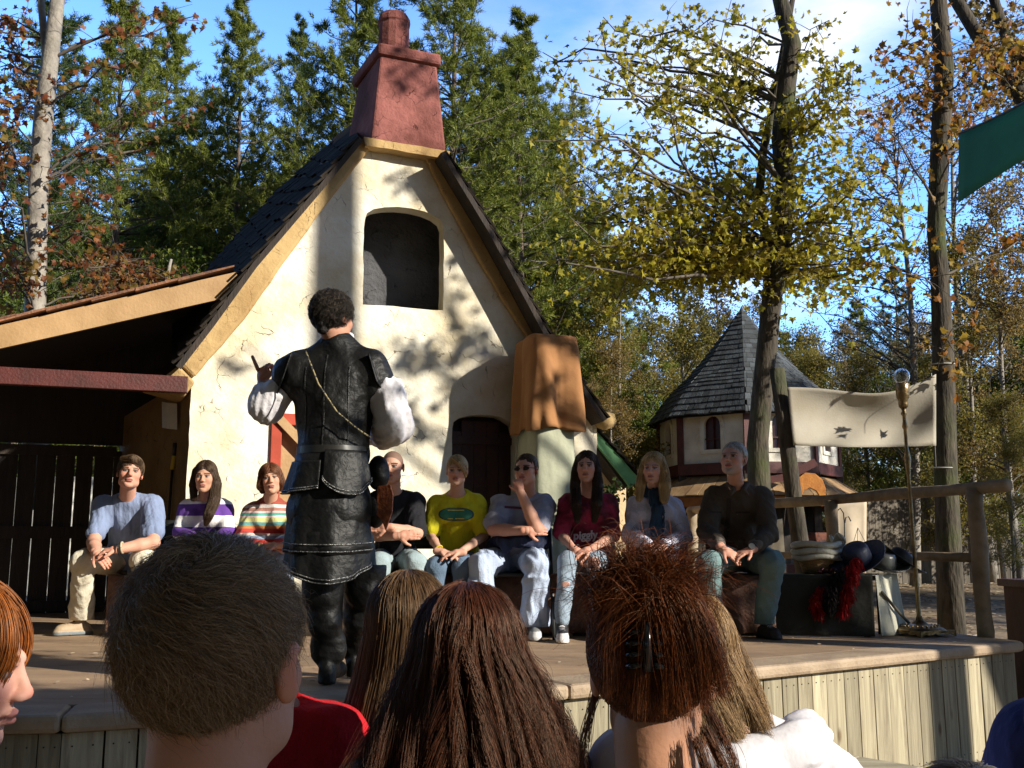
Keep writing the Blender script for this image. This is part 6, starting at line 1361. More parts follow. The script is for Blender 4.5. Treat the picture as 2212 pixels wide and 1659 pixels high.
# 5 --- girl in yellow
M['blond'] = hair_mat('blond_hair', (.50, .36, .17), (.28, .18, .08))
r, n = build_person('person', dict(label='fair haired girl in a bright yellow tee with a green oval print', head=J(987, 1018, 7.5), hs=.94, turn=(R(-4), R(3), 0), neck=J(987, 1072, 7.6), sl=J(944, 1086, 7.65), sr=J(1030, 1086, 7.65), el=J(931, 1158, 7.55), er=J(1045, 1158, 7.55), wl=J(951, 1192, 7.25), wr=J(992, 1194, 7.22),
    pelvis=J(990, 1205, 7.75), hl=J(966, 1212, 7.75), hr=J(1014, 1212, 7.75), kl=J(942, 1224, 7.25), kr=J(1000, 1226, 7.25), al=J(942, 1352, 7.3), ar=J(1000, 1352, 7.3), girth=.88, arm=.85, fem=.6, seed=5,
    handl=((.9, -.2, -.15), (0, .2, -.9), 1, .5), handr=((-.9, -.2, -.1), (0, .2, -.9), -1, .6), face=dict(brow=(.25, .15, .08), cheek=.4), skin=(.50, .29, .21),
    top=dict(mat=cloth('yellow_cotton', (.62, .56, .02)), sleeve=.4, ease=.016, wr=.008), legs=dict(mat=DENIM('blue_denim', (.13, .20, .30))), shoes=shoes_d))
cap_hair(r, n, M['blond'], dict(strand=HS['blond'], sweep=.6, t=.008, line=.056, fw=.06, add=[([(-.03, -.07, .105), (.03, -.098, .06), (.066, -.07, .0), (.074, -.045, -.045)], [.012, .012, .010, .006], .01), ([(0, .1, .08), (0, .13, .04)], [.03, .02])]))
sh = [c for c in r.children if c.name.startswith('shirt')][0]; cxz = J(985, 1111, 7.5)
decal('oval_print', sh, cxz[0], cxz[2], .245, .082, pm('teal_print', (.02, .16, .11)), inner=0); decal('oval_border', sh, cxz[0], cxz[2], .262, .096, pm('navy_print', (.02, .05, .10)), inner=.90)
decal('oval_streak', sh, cxz[0], cxz[2] + .030, .12, .007, pm('pale_yellow_print', (.55, .50, .12)), shape='rect', nu=12, nv=1).location.y -= .003; decal('oval_streak', sh, cxz[0], cxz[2] - .031, .12, .007, pm('pale_yellow_print', (.55, .50, .12)), shape='rect', nu=12, nv=1).location.y -= .003
bracelet(r, J(947, 1186, 7.28), .03, pm('yellow_band', (.6, .45, .02)), w_=.007, ax=(.6, -.6, -.7))
# 6 --- man with fist at his mouth
r, n = build_person('person', dict(label='man in sunglasses and grey tee resting his fist on his mouth', head=J(1136, 1017, 7.45), hs=1.02, turn=(R(-22), R(-4), R(-3)), neck=J(1140, 1076, 7.6), sl=J(1082, 1092, 7.65), sr=J(1176, 1090, 7.62), el=J(1066, 1144, 7.42), er=J(1160, 1142, 7.25), wl=J(1138, 1146, 7.22), wr=J(1124, 1062, 7.22),
    pelvis=J(1118, 1200, 7.75), hl=J(1090, 1210, 7.75), hr=J(1150, 1210, 7.75), kl=J(1036, 1220, 7.2), kr=J(1158, 1218, 7.15), al=J(1040, 1352, 7.2), ar=J(1154, 1345, 7.28), girth=1.12, belly=1.05, arm=1.18, seed=6,
    handl=((.95, .1, .05), (0, .8, -.2), 1, .35), handr=((-.25, .1, .9), (.1, .9, 0), -1, 1.5, .9), face=dict(brow=(.07, .04, .03)), skin=(.50, .26, .18),
    top=dict(mat=cloth('grey_lilac_cotton', (.33, .34, .42)), sleeve=.40, ease=.022, wr=.013), legs=dict(mat=DENIM('pale_denim', (.42, .50, .66)), ease=.03, flare=1.5, wr=.016), shoes=dict(col=(.16, .16, .16), toe=(.50, .50, .50), solec=(.42, .42, .42), dir=[(-.3, -1), (.05, -1)])))
cap_hair(r, n, hair_mat('dark_short_hair', (.06, .035, .022), (.02, .012, .01)), dict(strand=HS['brown'], t=.005, line=.082, wr=.004))
sh = [c for c in r.children if c.name.startswith('shirt')][0]; c_ = J(1112, 1095, 7.4); decal('chest_bar_print', sh, c_[0], c_[2], .15, .018, pm('dark_red_print', (.12, .03, .05)), shape='rect', nu=14, nv=2, slope=-.08)
gl = MB(); RH, HC = n['RH'], n['HC']
def hd(p): return HC + RH @ (A3(p) * n['hs'])
for q in (-1, 1): gl.add([hd((q * .031 + .026 * math.cos(a), -.093 + .012 * abs(math.cos(a)), .004 + .016 * math.sin(a))) for a in np.linspace(0, 6.28, 14)[:-1]], [tuple(range(13))])
og = gl.make('sunglasses', pm('dark_lens', (.02, .01, .012), rough=.12), r, solid=.003); gl = MB()
for q in (-1, 1): gl.tube([hd((q * .055, -.082, .008)), hd((q * .080, -.02, .010)), hd((q * .083, .02, .004))], .0025, 6)
gl.tube([hd((-.008, -.096, .006)), hd((.008, -.096, .006))], .0025, 6); gl.make('frame', M['black'], og)
# jacket tied round his waist
S = SDF(J(1060, 1200, 7.6) - .28, J(1150, 1150, 7.5) + .28, .008); p_ = [J(1066, 1176, 7.55), J(1085, 1168, 7.40), J(1120, 1170, 7.36), J(1160, 1172, 7.42), J(1178, 1172, 7.6)]
S.chain(p_, [.05, .045, .045, .05, .05], .03); S.chain([J(1092, 1172, 7.36), J(1092, 1200, 7.28), J(1100, 1222, 7.2)], [.04, .03, .02], .03); S.wrinkle(.014, 22, 5); V, F = S.mesh(); link_mesh('tied_jacket', V, F, cloth('navy_jacket', (.035, .045, .09), (.012, .014, .03)), r, True)
# 7 --- girl in maroon
r, n = build_person('person', dict(label='girl with long dark hair in a maroon printed tee and ripped jeans', head=J(1267, 1010, 7.45), hs=.98, turn=(R(-10), R(-2), 0), neck=J(1270, 1070, 7.55), sl=J(1227, 1086, 7.6), sr=J(1314, 1088, 7.6), el=J(1212, 1156, 7.5), er=J(1322, 1160, 7.5), wl=J(1240, 1186, 7.22), wr=J(1272, 1188, 7.2),
    pelvis=J(1272, 1200, 7.7), hl=J(1250, 1210, 7.7), hr=J(1298, 1210, 7.7), kl=J(1226, 1214, 7.18), kr=J(1284, 1214, 7.2), al=J(1213, 1342, 7.12), ar=J(1296, 1345, 7.25), girth=.9, arm=.88, fem=1, seed=7,
    handl=((.5, -.5, -.5), (.3, .3, -.6), 1, .7), handr=((-.8, -.3, -.2), (0, .3, -.8), -1, .7), face=dict(brow=(.05, .03, .02)), skin=(.48, .26, .19),
    top=dict(mat=pm('maroon_tie_dye', (.30, .015, .05), (.07, .005, .015), 7, .2, 70, rough=.9, contrast=(.4, .6)), sleeve=.45, ease=.02, wr=.009), legs=dict(mat=DENIM('ripped_denim', (.30, .38, .47)), ease=.010), shoes=dict(col=(.025, .025, .03), toe=(.62, .60, .62), solec=(.65, .63, .62), lace=(.6, .58, .6), dir=[(0, -1), (.1, -1)])))
cap_hair(r, n, M['dk_hair'], dict(strand=HS['dark'], fw=.069, t=.010, line=.066, len=.34, ears=False, low=1, an=(2, 2, .15), add=[([(-.05, -.0, .07), (-.078, -.01, -.02), (-.082, -.03, -.14), (-.07, -.085, -.28), (-.06, -.10, -.40)], [.03, .028, .034, .036, .018]), ([(.05, -.0, .07), (.078, -.01, -.02), (.085, -.03, -.14), (.08, -.085, -.28), (.065, -.10, -.40)], [.03, .028, .036, .038, .018])]))
sh = [c for c in r.children if c.name.startswith('shirt')][0]; c_ = J(1268, 1164, 7.4); M['print_w'] = pm('white_print', (.58, .52, .55), (.5, .45, .48), 60)
text_on('shirt_lettering', sh, 'piggly', c_[0] + .0, c_[2] + .002, .082, M['print_w'], bold=.035, slope=.05, sx=.95)
tr_ = [c for c in r.children if c.name.startswith('trousers')][0]
rip = pm('ripped_knee_skin', (.48, .25, .19)); 
for (x_, y_, w_, h_) in ((1284, 1217, .085, .085), (1222, 1262, .055, .032)):
    c_ = J(x_, y_, 7.1); decal('knee_rip', tr_, c_[0], c_[2], w_, h_, rip, y=7.1); decal('frayed_edge', tr_, c_[0], c_[2], w_ * 1.12, h_ * 1.16, M['print_w'], y=7.1, inner=.86)
bracelet(r, J(1245, 1184, 7.22), .028, M['black'], w_=.003, ax=(.5, -.5, -.5))
# 8 --- blonde, white jacket
r, n = build_person('person', dict(label='woman with long blond hair, white fleece jacket and black scarf', head=J(1411, 1014, 7.45), hs=.99, turn=(R(-20), R(0), R(2)), neck=J(1414, 1074, 7.55), sl=J(1376, 1092, 7.6), sr=J(1458, 1094, 7.6), el=J(1362, 1156, 7.5), er=J(1476, 1160, 7.5), wl=J(1400, 1180, 7.22), wr=J(1436, 1180, 7.2),
    pelvis=J(1418, 1200, 7.7), hl=J(1396, 1210, 7.7), hr=J(1444, 1210, 7.7), kl=J(1388, 1222, 7.2), kr=J(1448, 1222, 7.2), al=J(1388, 1350, 7.2), ar=J(1448, 1350, 7.2), girth=.92, arm=.9, fem=1, seed=8,
    handl=((.8, -.3, -.2), (0, .3, -.8), 1, .7), handr=((-.8, -.3, -.2), (0, .3, -.8), -1, .7), face=dict(brow=(.16, .10, .06), iris=(.1, .12, .16)), skin=(.50, .29, .22),
    top=dict(name='jacket', mat=cloth('white_fleece', (.55, .55, .66), sc=20, bump=.5, bsc=110), sleeve=.95, ease=.024, wr=.012), legs=dict(mat=DENIM('mid_denim', (.16, .22, .32))), shoes=shoes_d))
cap_hair(r, n, M['blond'], dict(strand=HS['blond'], fw=.069, t=.013, line=.066, len=.2, ears=False, low=1, an=(2, 2, .12), add=[([(-.05, -.0, .07), (-.078, -.02, -.02), (-.085, -.035, -.12), (-.09, -.05, -.22)], [.03, .028, .034, .022]), ([(.05, -.0, .07), (.082, -.01, -.02), (.092, -.02, -.12), (.092, -.04, -.23)], [.034, .034, .042, .026])]))
S = SDF(J(1414, 1120, 7.4) - .3, J(1414, 1120, 7.4) + .3, .007); nb = n['NB']; S.cap(nb + [-.05, -.02, .04], nb + [.05, -.02, .04], .055, .055, .03); S.cap(nb + [0, -.06, .03], nb + [0, -.09, .02], .05, .04, .03)
for q in (-1, 1): S.chain([nb + [q * .03, -.09, .02], nb + [q * .012, -.165, -.10], nb + [q * .012 - .012, -.175, -.22], nb + [q * .03 - .02, -.17, -.36]], [.035, .034, .036, .03], .02, flat=.7)
S.wrinkle(.012, 30, 4, (2, 1, .4)); V, F = S.mesh(); link_mesh('scarf', V, F, cloth('black_scarf', (.012, .016, .024), (.02, .045, .08), sc=3), r, True)
# 9 --- bearded man at the right
r, n = build_person('person', dict(label='grey haired man with a goatee in a dark brown shirt, rightmost of the seated people', head=J(1584, 993, 7.25), hs=1.05, turn=(R(-34), R(-10), R(0)), neck=J(1592, 1055, 7.42), sl=J(1540, 1074, 7.5), sr=J(1645, 1072, 7.45), el=J(1528, 1150, 7.35), er=J(1660, 1152, 7.3), wl=J(1562, 1186, 7.08), wr=J(1622, 1188, 7.08),
    pelvis=J(1600, 1195, 7.72), hl=J(1570, 1205, 7.7), hr=J(1630, 1205, 7.7), kl=J(1532, 1216, 7.1), kr=J(1668, 1216, 7.15), al=J(1540, 1345, 7.35), ar=J(1652, 1342, 7.35), girth=1.08, arm=1.1, seed=9,
    handl=((.75, -.3, -.5), (.2, .4, -.6), 1, .45), handr=((-.8, -.25, -.25), (0, .3, -.8), -1, .45), face=dict(beard=((.30, .28, .26), .85), brow=(.16, .13, .11)), skin=(.46, .25, .18),
    top=dict(mat=cloth('dark_brown_twill', (.062, .048, .036)), sleeve=.82, ease=.022, wr=.010, collar=.12), legs=dict(mat=DENIM('green_grey_denim', (.15, .24, .25)), ease=.024, flare=1.2), shoes=dict(col=(.03, .022, .018), solec=(.01, .01, .01), dir=[(-.2, -1), (.25, -1)])))
cap_hair(r, n, hair_mat('grey_hair', (.42, .41, .40), (.18, .17, .17)), dict(strand=HS['grey'], t=.007, line=.085, wr=.004, fw=.06))
S = SDF(n['NB'] - .2, n['NB'] + .2, .006); nb = n['NB']
for q_ in (-1, 1): S.chain([nb + A3((q_ * .055, .03, .035)), nb + A3((q_ * .062, -.045, .03)), nb + A3((q_ * .035 - .012, -.105, -.015)), nb + A3((q_ * .06 - .012, -.125, -.05))], [.016, .018, .018, .01], .012)
V, F = S.mesh(); link_mesh('shirt_collar', V, F, cloth('collar_twill', (.075, .058, .044)), r, True)
sh = [c for c in r.children if c.name.startswith('shirt')][0]; c_ = J(1588, 1120, 7.2); decal('button_placket', sh, c_[0], c_[2], .03, .30, cloth('placket_twill', (.04, .03, .024)), shape='rect', nu=2, nv=14)
for dx in (-.10, .10): decal('chest_pocket', sh, c_[0] + dx, c_[2] + .05, .10, .012, cloth('pocket_twill', (.035, .027, .02)), shape='rect', nu=6, nv=1)
for wv, e_ in ((J(1562, 1186, 7.08), J(1528, 1150, 7.35)), (J(1622, 1188, 7.08), J(1660, 1152, 7.3))):
    S = SDF(wv - .2, wv + .25, .007); d_ = unit(e_ - wv); S.cap(wv + d_ * .09, wv + d_ * .15, .052, .056, .01); S.wrinkle(.005, 20, 3); V, F = S.mesh(); link_mesh('rolled_cuff', V, F, cloth('cuff_twill', (.13, .11, .09)), r, True)
wt = MB(); wt.lathe([(.0, -.006), (.022, -.006), (.022, .006), (0, .006)], J(1624, 1180, 7.05), 16, tilt=Matrix.Rotation(R(60), 3, 'X')); w_ = wt.make('watch', pm('watch_steel', (.35, .35, .34), rough=.3, metal=.8), r, smooth=False); bracelet(w_, J(1627, 1183, 7.10), .032, M['black'], 'strap', .009, (.7, .7, .5))
# ------------------------------------------------------------------ seats
M['bale'] = pm('mottled_brown_rug', (.20, .09, .06), (.07, .035, .03), 7, .5, 50, c3=(.13, .07, .045))
for i, (x_, w_, y_, lb_) in enumerate([(290, 110, 7.5, 'left end bench box under a brown rug beneath the man in slate blue'), (520, 190, 7.55, 'bench box under a brown rug beneath the striped women'), (870, 210, 7.5, 'bench box under a brown rug right behind the performer legs'), (1110, 190, 7.5, 'bench box under a brown rug beneath the man in sunglasses'), (1340, 220, 7.5, 'bench box under a brown rug beneath the girl in maroon and the blonde'), (1590, 160, 7.5, 'right end bench box under a brown rug beneath the bearded man')]):
    c_ = J(x_, 1240, y_); hw_ = w_ * 7.5 / 4400; e = empty('bench_box', (c_[0], y_ + .2, DECK), lb_, 'bench', 'rug covered bench boxes')
    b = MB(); b.box((c_[0] - hw_ + .03, y_ + .04, DECK), (c_[0] + hw_ - .03, y_ + .46, DECK + .40)); b.make('box', M['darkwood'], e)
    b = MB(); b.grid(lambda u, v: (c_[0] - hw_ + 2 * hw_ * u, y_ + (.0 if v < .5 else (v - .5) * .96) + (.012 * math.sin(u * 23) * (1 - 2 * v) if v < .5 else 0), DECK + .02 + (.41 * v * 2 if v < .5 else .41) + .006 * math.sin(u * 11 + v * 5)), 30, 16); b.make('rug', M['bale'], e, smooth=True, solid=.008)
def folding_chair(x_, y_, lab):
    c_ = J(x_, 1240, y_); cx, cy = c_[0], y_ + .3; e = empty('folding_chair', (cx, cy, DECK), lab, 'chair', 'black folding chairs among the bench boxes')
    for q in (-1, 1):
        b = MB(); b.tube([(cx + q * .22, cy - .32, DECK), (cx + q * .22, cy + .1, DECK + .5), (cx + q * .21, cy + .2, DECK + .84)], .013, 8); b.make('side_frame', M['black'], e, smooth=True)
        b = MB(); b.tube([(cx + q * .20, cy + .25, DECK), (cx + q * .20, cy - .2, DECK + .43)], .012, 8); b.make('leg', M['black'], e, smooth=True)
    b = MB(); b.box((cx - .20, cy - .2, DECK + .425), (cx + .20, cy + .18, DECK + .445)); b.make('seat', M['black'], e, bevel=.005)
    b = MB(); b.grid(lambda u, v: (cx - .21 + .42 * u, cy + .16 + .05 * math.sin(math.pi * u) + .04 * v, DECK + .62 + .22 * v), 10, 4); b.make('backrest', M['black'], e, smooth=True, solid=.01)
folding_chair(1128, 7.25, 'black metal folding chair under the man in sunglasses'); folding_chair(360, 7.5, 'black folding chair back between the man in blue and the striped girl'); folding_chair(905, 7.5, 'black folding chair under the man in black')
b = MB(); pc = H(2.35, .35, 0); pc[2] = DECK
pot = empty('potted_plant', J(1325, 1062, 8.8), 'small dark leafed plant beside the annex behind the girl in maroon', 'plant'); c_ = J(1322, 1064, 8.8)
V, F = leaves_mesh(c_ + rng.normal(size=(90, 3)) * .05, .05); link_mesh('foliage', V, F, M['needles_dark'], pot); b = MB(); b.lathe([(.05, -.35), (.06, -.1), (.065, -.09), (0, -.09)], c_, 14); b.make('pot', M['darkwood'], pot); b = MB(); b.tube([c_ + [0, 0, -.35], (c_[0], c_[1], DECK)], .02, 6); b.make('stand', M['darkwood'], pot)

# ================================================================== performer in black leather, seen from behind
M['leather'] = pm('black_leather', (.007, .007, .007), (.0035, .0035, .0035), 8, .7, 16, rough=.52, spec=.25)
M['linen'] = pm('white_linen', (.66, .64, .66), (.58, .56, .60), 9, .3, 40, rough=.9)
M['seam'] = pm('leather_seam', (.035, .035, .036), (.004, .004, .004), 60, .5, 120, rough=.5)
M['silver'] = pm('silver_stitching', (.25, .25, .24), (.03, .03, .03), 150, .5, 200, rough=.3, metal=.6, contrast=(.45, .55))
D5 = 4.85
PV = J(712, 1105, D5); NBp = J(728, 748, D5); q = dict(label='performer in black leather and white puffed sleeves standing with his back turned', head=J(722, 690, D5 - .02), hs=1.0, turn=(R(152), R(0), 0), neck=NBp, sl=J(646, 797, D5), sr=J(796, 797, D5), el=J(574, 878, D5 + .02), er=J(850, 925, D5), wl=J(568, 828, D5 + .16), wr=J(800, 950, D5 + .28),
    pelvis=PV, hl=J(680, 1120, D5), hr=J(756, 1120, D5), kl=J(700, 1282, D5), kr=J(785, 1275, D5 + .12), al=J(712, 1428, D5 + .05), ar=J(768, 1415, D5 + .28), girth=1.05, arm=1.1, seed=12, hres=.0036,
    handl=((-.12, .15, .95), (.5, .7, -.2), 1, 1.5, .95), handr=((-.8, .2, 0), (0, -.6, -.2), -1, .6), skin=(.40, .20, .13),
    top=dict(name='jerkin', mat=M['leather'], sleeve=.10, ease=.038, wr=.009, collar=.28))
r, n = build_person('person', q); perf = r
# pointing finger of the raised hand
S = SDF(q['wl'] - .2, q['wl'] + .28, .0042); w0_ = q['wl'] + unit(A3((-.12, .15, .95))) * .075 + A3((-.022, 0, 0)); S.cap(w0_, w0_ + A3((-.032, .01, .065)), .0105, .0085, .004); V, F = S.mesh(); link_mesh('pointing_finger', V, F, M['skin'], r, True, cols=np.tile((.40, .20, .13), (len(V), 1)))
# puffed shirt sleeves
for s_, e_, w_, kk in ((q['sl'], q['el'], q['wl'], 0), (q['sr'], q['er'], q['wr'], 1)):
    S = SDF(np.minimum(np.minimum(s_, e_), w_) - .22, np.maximum(np.maximum(s_, e_), w_) + .22, .0085)
    if kk: S.chain([s_ + (e_ - s_) * .2, s_ * .55 + e_ * .45 + [.035, 0, 0], e_ + [.0, 0, .03], e_ * .7 + w_ * .3 + [0, 0, -.01]], [.065, .085, .092, .07], .05); S.chain([e_, w_ * .85 + e_ * .15], [.075, .05], .04)
    else: S.chain([s_ + (e_ - s_) * .3, s_ * .3 + e_ * .7, e_ + [.0, 0, .0], e_ * .6 + w_ * .4, w_ - [0, .0, .03]], [.065, .080, .082, .066, .032], .03)
    S.wrinkle(.016, 13, 21 + kk, (1.6, 1, .5), .7); V, F = S.mesh(); link_mesh('puffed_sleeve', V, F, M['linen'], r, True)
# hose and boots
S = SDF(*bounds([q['pelvis'], q['kl'], q['kr']], .2), .0085); S.ell(PV, (.18, .14, .12), .04)
for h_, k_ in ((q['hl'], q['kl']), (q['hr'], q['kr'])): S.cap(h_, k_, .10, .078, .04)
S.wrinkle(.01, 14, 9); V, F = S.mesh(); link_mesh('hose', V, F, pm('dark_green_blue_hose', (.02, .035, .05), (.01, .02, .022), 5, .2), r, True)
for k_, a_, dr in ((q['kl'], q['al'], (.12, .99)), (q['kr'], q['ar'], (-.05, .99))):
    S = SDF(*bounds([k_, a_], .24), .0075); dr = unit(A3((*dr, 0))); z0 = DECK + .004; b0 = A3((a_[0], a_[1], z0)); up_ = k_ + (k_ - a_) * .22
    S.chain([up_ + [0, 0, .02], k_, k_ * .6 + a_ * .4 - dr * .02, a_ + [0, 0, .03]], [.098, .088, .078, .056], .02); S.chain([up_ + [0, 0, .03], up_ - [0, 0, .07]], [.100, .094], .01)
    for f_ in (.72, .82, .9): S.cap(k_ * (1 - f_) + a_ * f_ - [.03, 0, 0], k_ * (1 - f_) + a_ * f_ + [.03, 0, .006], .05, .05, .02)
    S.cap(b0 + [0, 0, .06], b0 + dr * .15 + [0, 0, .045], .048, .044, .03); S.cap(b0 - dr * .035 + [0, 0, .02], b0 - dr * .035 + [0, 0, .07], .044, .042, .015); S.half((0, 0, z0), (0, 0, -1)); S.half(up_ + [0, 0, .05], (0, 0, 1)); S.wrinkle(.006, 18, 31); V, F = S.mesh(); link_mesh('tall_boot', V, F, M['leather'], r, True)
# leather skirt tiers with studded edges
def tier(z1, z0, rx1, ry1, rx0, ry0, a0, a1, point, name, cx=PV[0], cy=PV[1], pw=1.):
    f = lambda u, v: (lambda a, t: A3((cx + (rx1 + (rx0 - rx1) * t + .012 * math.sin(9 * a + 2) * t) * math.sin(a), cy - (ry1 + (ry0 - ry1) * t + .012 * math.sin(7 * a) * t) * math.cos(a), z1 + (z0 - z1) * t - point * t * math.cos((u - .5) * math.pi) ** pw)))(a0 + (a1 - a0) * u, v)
    mb = MB(); mb.grid(f, 48, 12); o = mb.make(name, M['leather'], r, smooth=True, solid=.006, recalc=False); e = MB()
    for off in (.97, .90): e.tube([f(u, off) + A3((math.sin(a0 + (a1 - a0) * u), -math.cos(a0 + (a1 - a0) * u), 0)) * .006 for u in np.linspace(0, 1, 60)], .0035, 5)
    e.make('studded_edge', M['silver'], o, smooth=True, recalc=False); return o
zp = lambda y: float(J(712, y, D5)[2])
tier(zp(985), zp(1185), .165, .15, .20, .18, -2.2, 2.2, .03, 'lower_skirt'); tier(zp(1150), zp(1215), .185, .17, .195, .185, -1.5, 1.75, .10, 'pointed_skirt', pw=1.4)
tier(zp(1000), zp(1060), .18, .165, .215, .19, -2.4, -.1, .02, 'left_flap')
b_ = tier(zp(978), zp(1040), .172, .162, .205, .19, -.12, 1.15, .075, 'peplum_flap', cx=PV[0] + .02, pw=.6)
b = MB(); b.tube([J(660, 758, D5 - .16), J(688, 830, D5 - .19), J(728, 890, D5 - .19), J(770, 925, D5 - .18), J(800, 945, D5 - .12)], .0042, 8); b.make('baldric_cord', pm('gold_black_cord', (.26, .21, .10), (.02, .02, .02), 70, 0, contrast=(.45, .55)), r, smooth=True)
S = SDF(J(822, 1020, D5) - .2, J(822, 1020, D5) + .2, .007); S.ell(J(818, 1022, D5), (.055, .05, .085), .02); S.wrinkle(.006, 20, 3); V, F = S.mesh(); link_mesh('black_pouch', V, F, M['leather'], r, True)
b = MB(); pt = [(-.035, .10), (.03, .105), (.045, .06), (.042, -.02), (.012, -.11), (-.01, -.06), (-.04, -.03)]; c_ = J(829, 1096, D5 - .05); b.poly(pt, lambda s, nn2, z: c_ + A3([s, nn2 - s * .4, z]), 0, .02); b.make('tooled_pouch_flap', pm('tooled_brown_leather', (.36, .10, .03), (.16, .04, .015), 28, .6, 60, rough=.45), r, bevel=.004)
S = SDF(J(812, 1100, D5) - .2, J(812, 1100, D5) + .2, .007); S.ell(J(812, 1100, D5 + .02), (.05, .06, .09), .02); V, F = S.mesh(); link_mesh('belt_bag', V, F, M['leather'], r, True)
jk = [c for c in r.children if c.name.startswith('jerkin')][0]
for x0, z0, w_, h_, sl__ in ((712, 870, .006, .44, 0), (668, 880, .006, .36, 0), (762, 880, .006, .36, 0)):
    c_ = J(x0, z0, D5); decal('seam', jk, c_[0], c_[2], w_, h_, M['seam'], shape='rect', nu=1, nv=20, y=4.8)
c_ = J(712, 975, D5); decal('waist_belt', jk, c_[0], c_[2], .36, .035, pm('belt_leather', (.02, .018, .016), rough=.4), shape='rect', nu=30, nv=2, y=4.8)
# shoulder wings
for s_, sg in ((q['sl'], -1), (q['sr'], 1)):
    b = MB(); b.grid(lambda u, v: s_ + A3((sg * (-.03 + .085 * v * math.sin(math.pi * (.15 + .7 * u)) + .045), (u - .5) * .24, .055 - .10 * v - .11 * v * (1 - abs(u - .35) * 2.0))), 16, 8); b.make('shoulder_wing', M['leather'], r, smooth=True, solid=.006, recalc=False)
S = SDF(NBp - .15, NBp + .15, .006); S.cap(NBp + [.03, .03, .03], NBp + [.05, .05, .055], .03, .025, .02); V, F = S.mesh(); link_mesh('shirt_collar', V, F, M['linen'], r, True)
# ================================================================== audience in the foreground
ER = A3((.076, .097, .087))
def head_frame(HC, RH, hs): return lambda P: (P * hs) @ RH.T + HC
def clumpw(n, k, nc, amp, freq=2.2):
    """per-clump wavy displacement, (n,k,3)"""
    c = rng.integers(0, nc, n); t = np.linspace(0, 1, k)[None, :, None]; ph = rng.uniform(0, 6.28, (nc, 1, 3))[c]; a = rng.normal(size=(nc, 1, 3))[c]; return a * amp * np.sin(freq * 3.1 * t * (1 + .3 * a[:, :, :1]) + ph) * t ** .8, c
def roots(n, zmin=-.05, front=.2, seedf=None):
    out = []
    while len(out) < n:
        d = unit(rng.normal(size=(n, 3))); P = d * ER + A3((0, .022, .034)); ok = (P[:, 1] > -.055 - (P[:, 2] - .07) * 1.0) & (P[:, 2] > zmin - .9 * np.clip(P[:, 1] - .02, -.09, .07)) & ~((np.abs(P[:, 0]) > .058) & (P[:, 1] < .014) & (P[:, 2] < .005))
        if seedf is not None: ok &= seedf(P)
        out += list(P[ok])
    return A3(out[:n])
CEN = A3((0, .022, .034))
def comb(P0, k, step, field, lift, grav=0.):
    """walk along the scalp following a direction field, hair lies 'lift' above it"""
    P = P0.copy(); out = [P.copy()]; lf = rng.uniform(.5, 1.3, (len(P), 1))
    for i in range(1, k):
        t = i / (k - 1); nrm = unit((P - CEN) / ER ** 2); d = field(P, t); d = d - nrm * np.sum(d * nrm, 1, keepdims=True); d = unit(d); P = P + d * step; q = (P - CEN) / ER; r_ = np.linalg.norm(q, axis=1, keepdims=True); tgt = 1 + (lift(P, t) * lf) / .085; P = CEN + (P - CEN) * (tgt / r_ if grav == 0 else np.where(r_ < tgt, tgt / r_, 1)); P[:, 2] -= grav * t; out.append(P.copy())
    return np.stack(out, 1)
def fore(label, hx, hy, D_, hs, yaw, top, nbx=0, skin=(.46, .25, .17), pitch=0, roll=0, fem=1, girth=1., arm=1., lean=0, sw=.19, ntw=0, face=None, hres=.0036, drop=.0):
    HC = J(hx, hy, D_); RH = rotm(yaw, pitch, roll); nb = HC + A3((nbx, -.03 + lean, -.195 * hs - drop)); a = ntw; cx, sx_ = math.cos(a), math.sin(a)
    o = lambda x, y, z: nb + A3((x * cx - y * sx_, x * sx_ + y * cx, z))
    return build_person('person', dict(label=label, head=HC, hs=hs, turn=(yaw, pitch, roll), neck=nb, sl=o(-sw, .0, -.05), sr=o(sw, .0, -.05), el=o(-sw - .05, .08, -.33), er=o(sw + .05, .08, -.33), wl=o(-.08, .33, -.38), wr=o(.08, .33, -.38), pelvis=o(0, .02, -.56), hl=o(-.09, .02, -.57), hr=o(.09, .02, -.57), kl=o(-.12, .44, -.55), kr=o(.12, .44, -.55), al=o(-.12, .46, -.95), ar=o(.12, .46, -.95),
        handl=((.5, .6, -.1), (0, -.1, -1), -1, .5), handr=((-.5, .6, -.1), (0, -.1, -1), 1, .5), girth=girth, arm=arm, fem=fem, seed=int(hx) % 97, skin=skin, face=face or {}, hres=hres, top=top, deck=False, legs=dict(mat=M['dkdenim']), shoes=dict(col=(.1, .08, .06), solec=(.03, .03, .03), dir=[(-.1, 1), (.1, 1)])))
M['dkdenim'] = DENIM('audience_denim', (.06, .08, .13))
def scalp(root, n, mat, t=.006, **kw): return cap_hair(root, n, mat, dict(dict(t=t, line=.07, wr=.0, low=0), **kw))
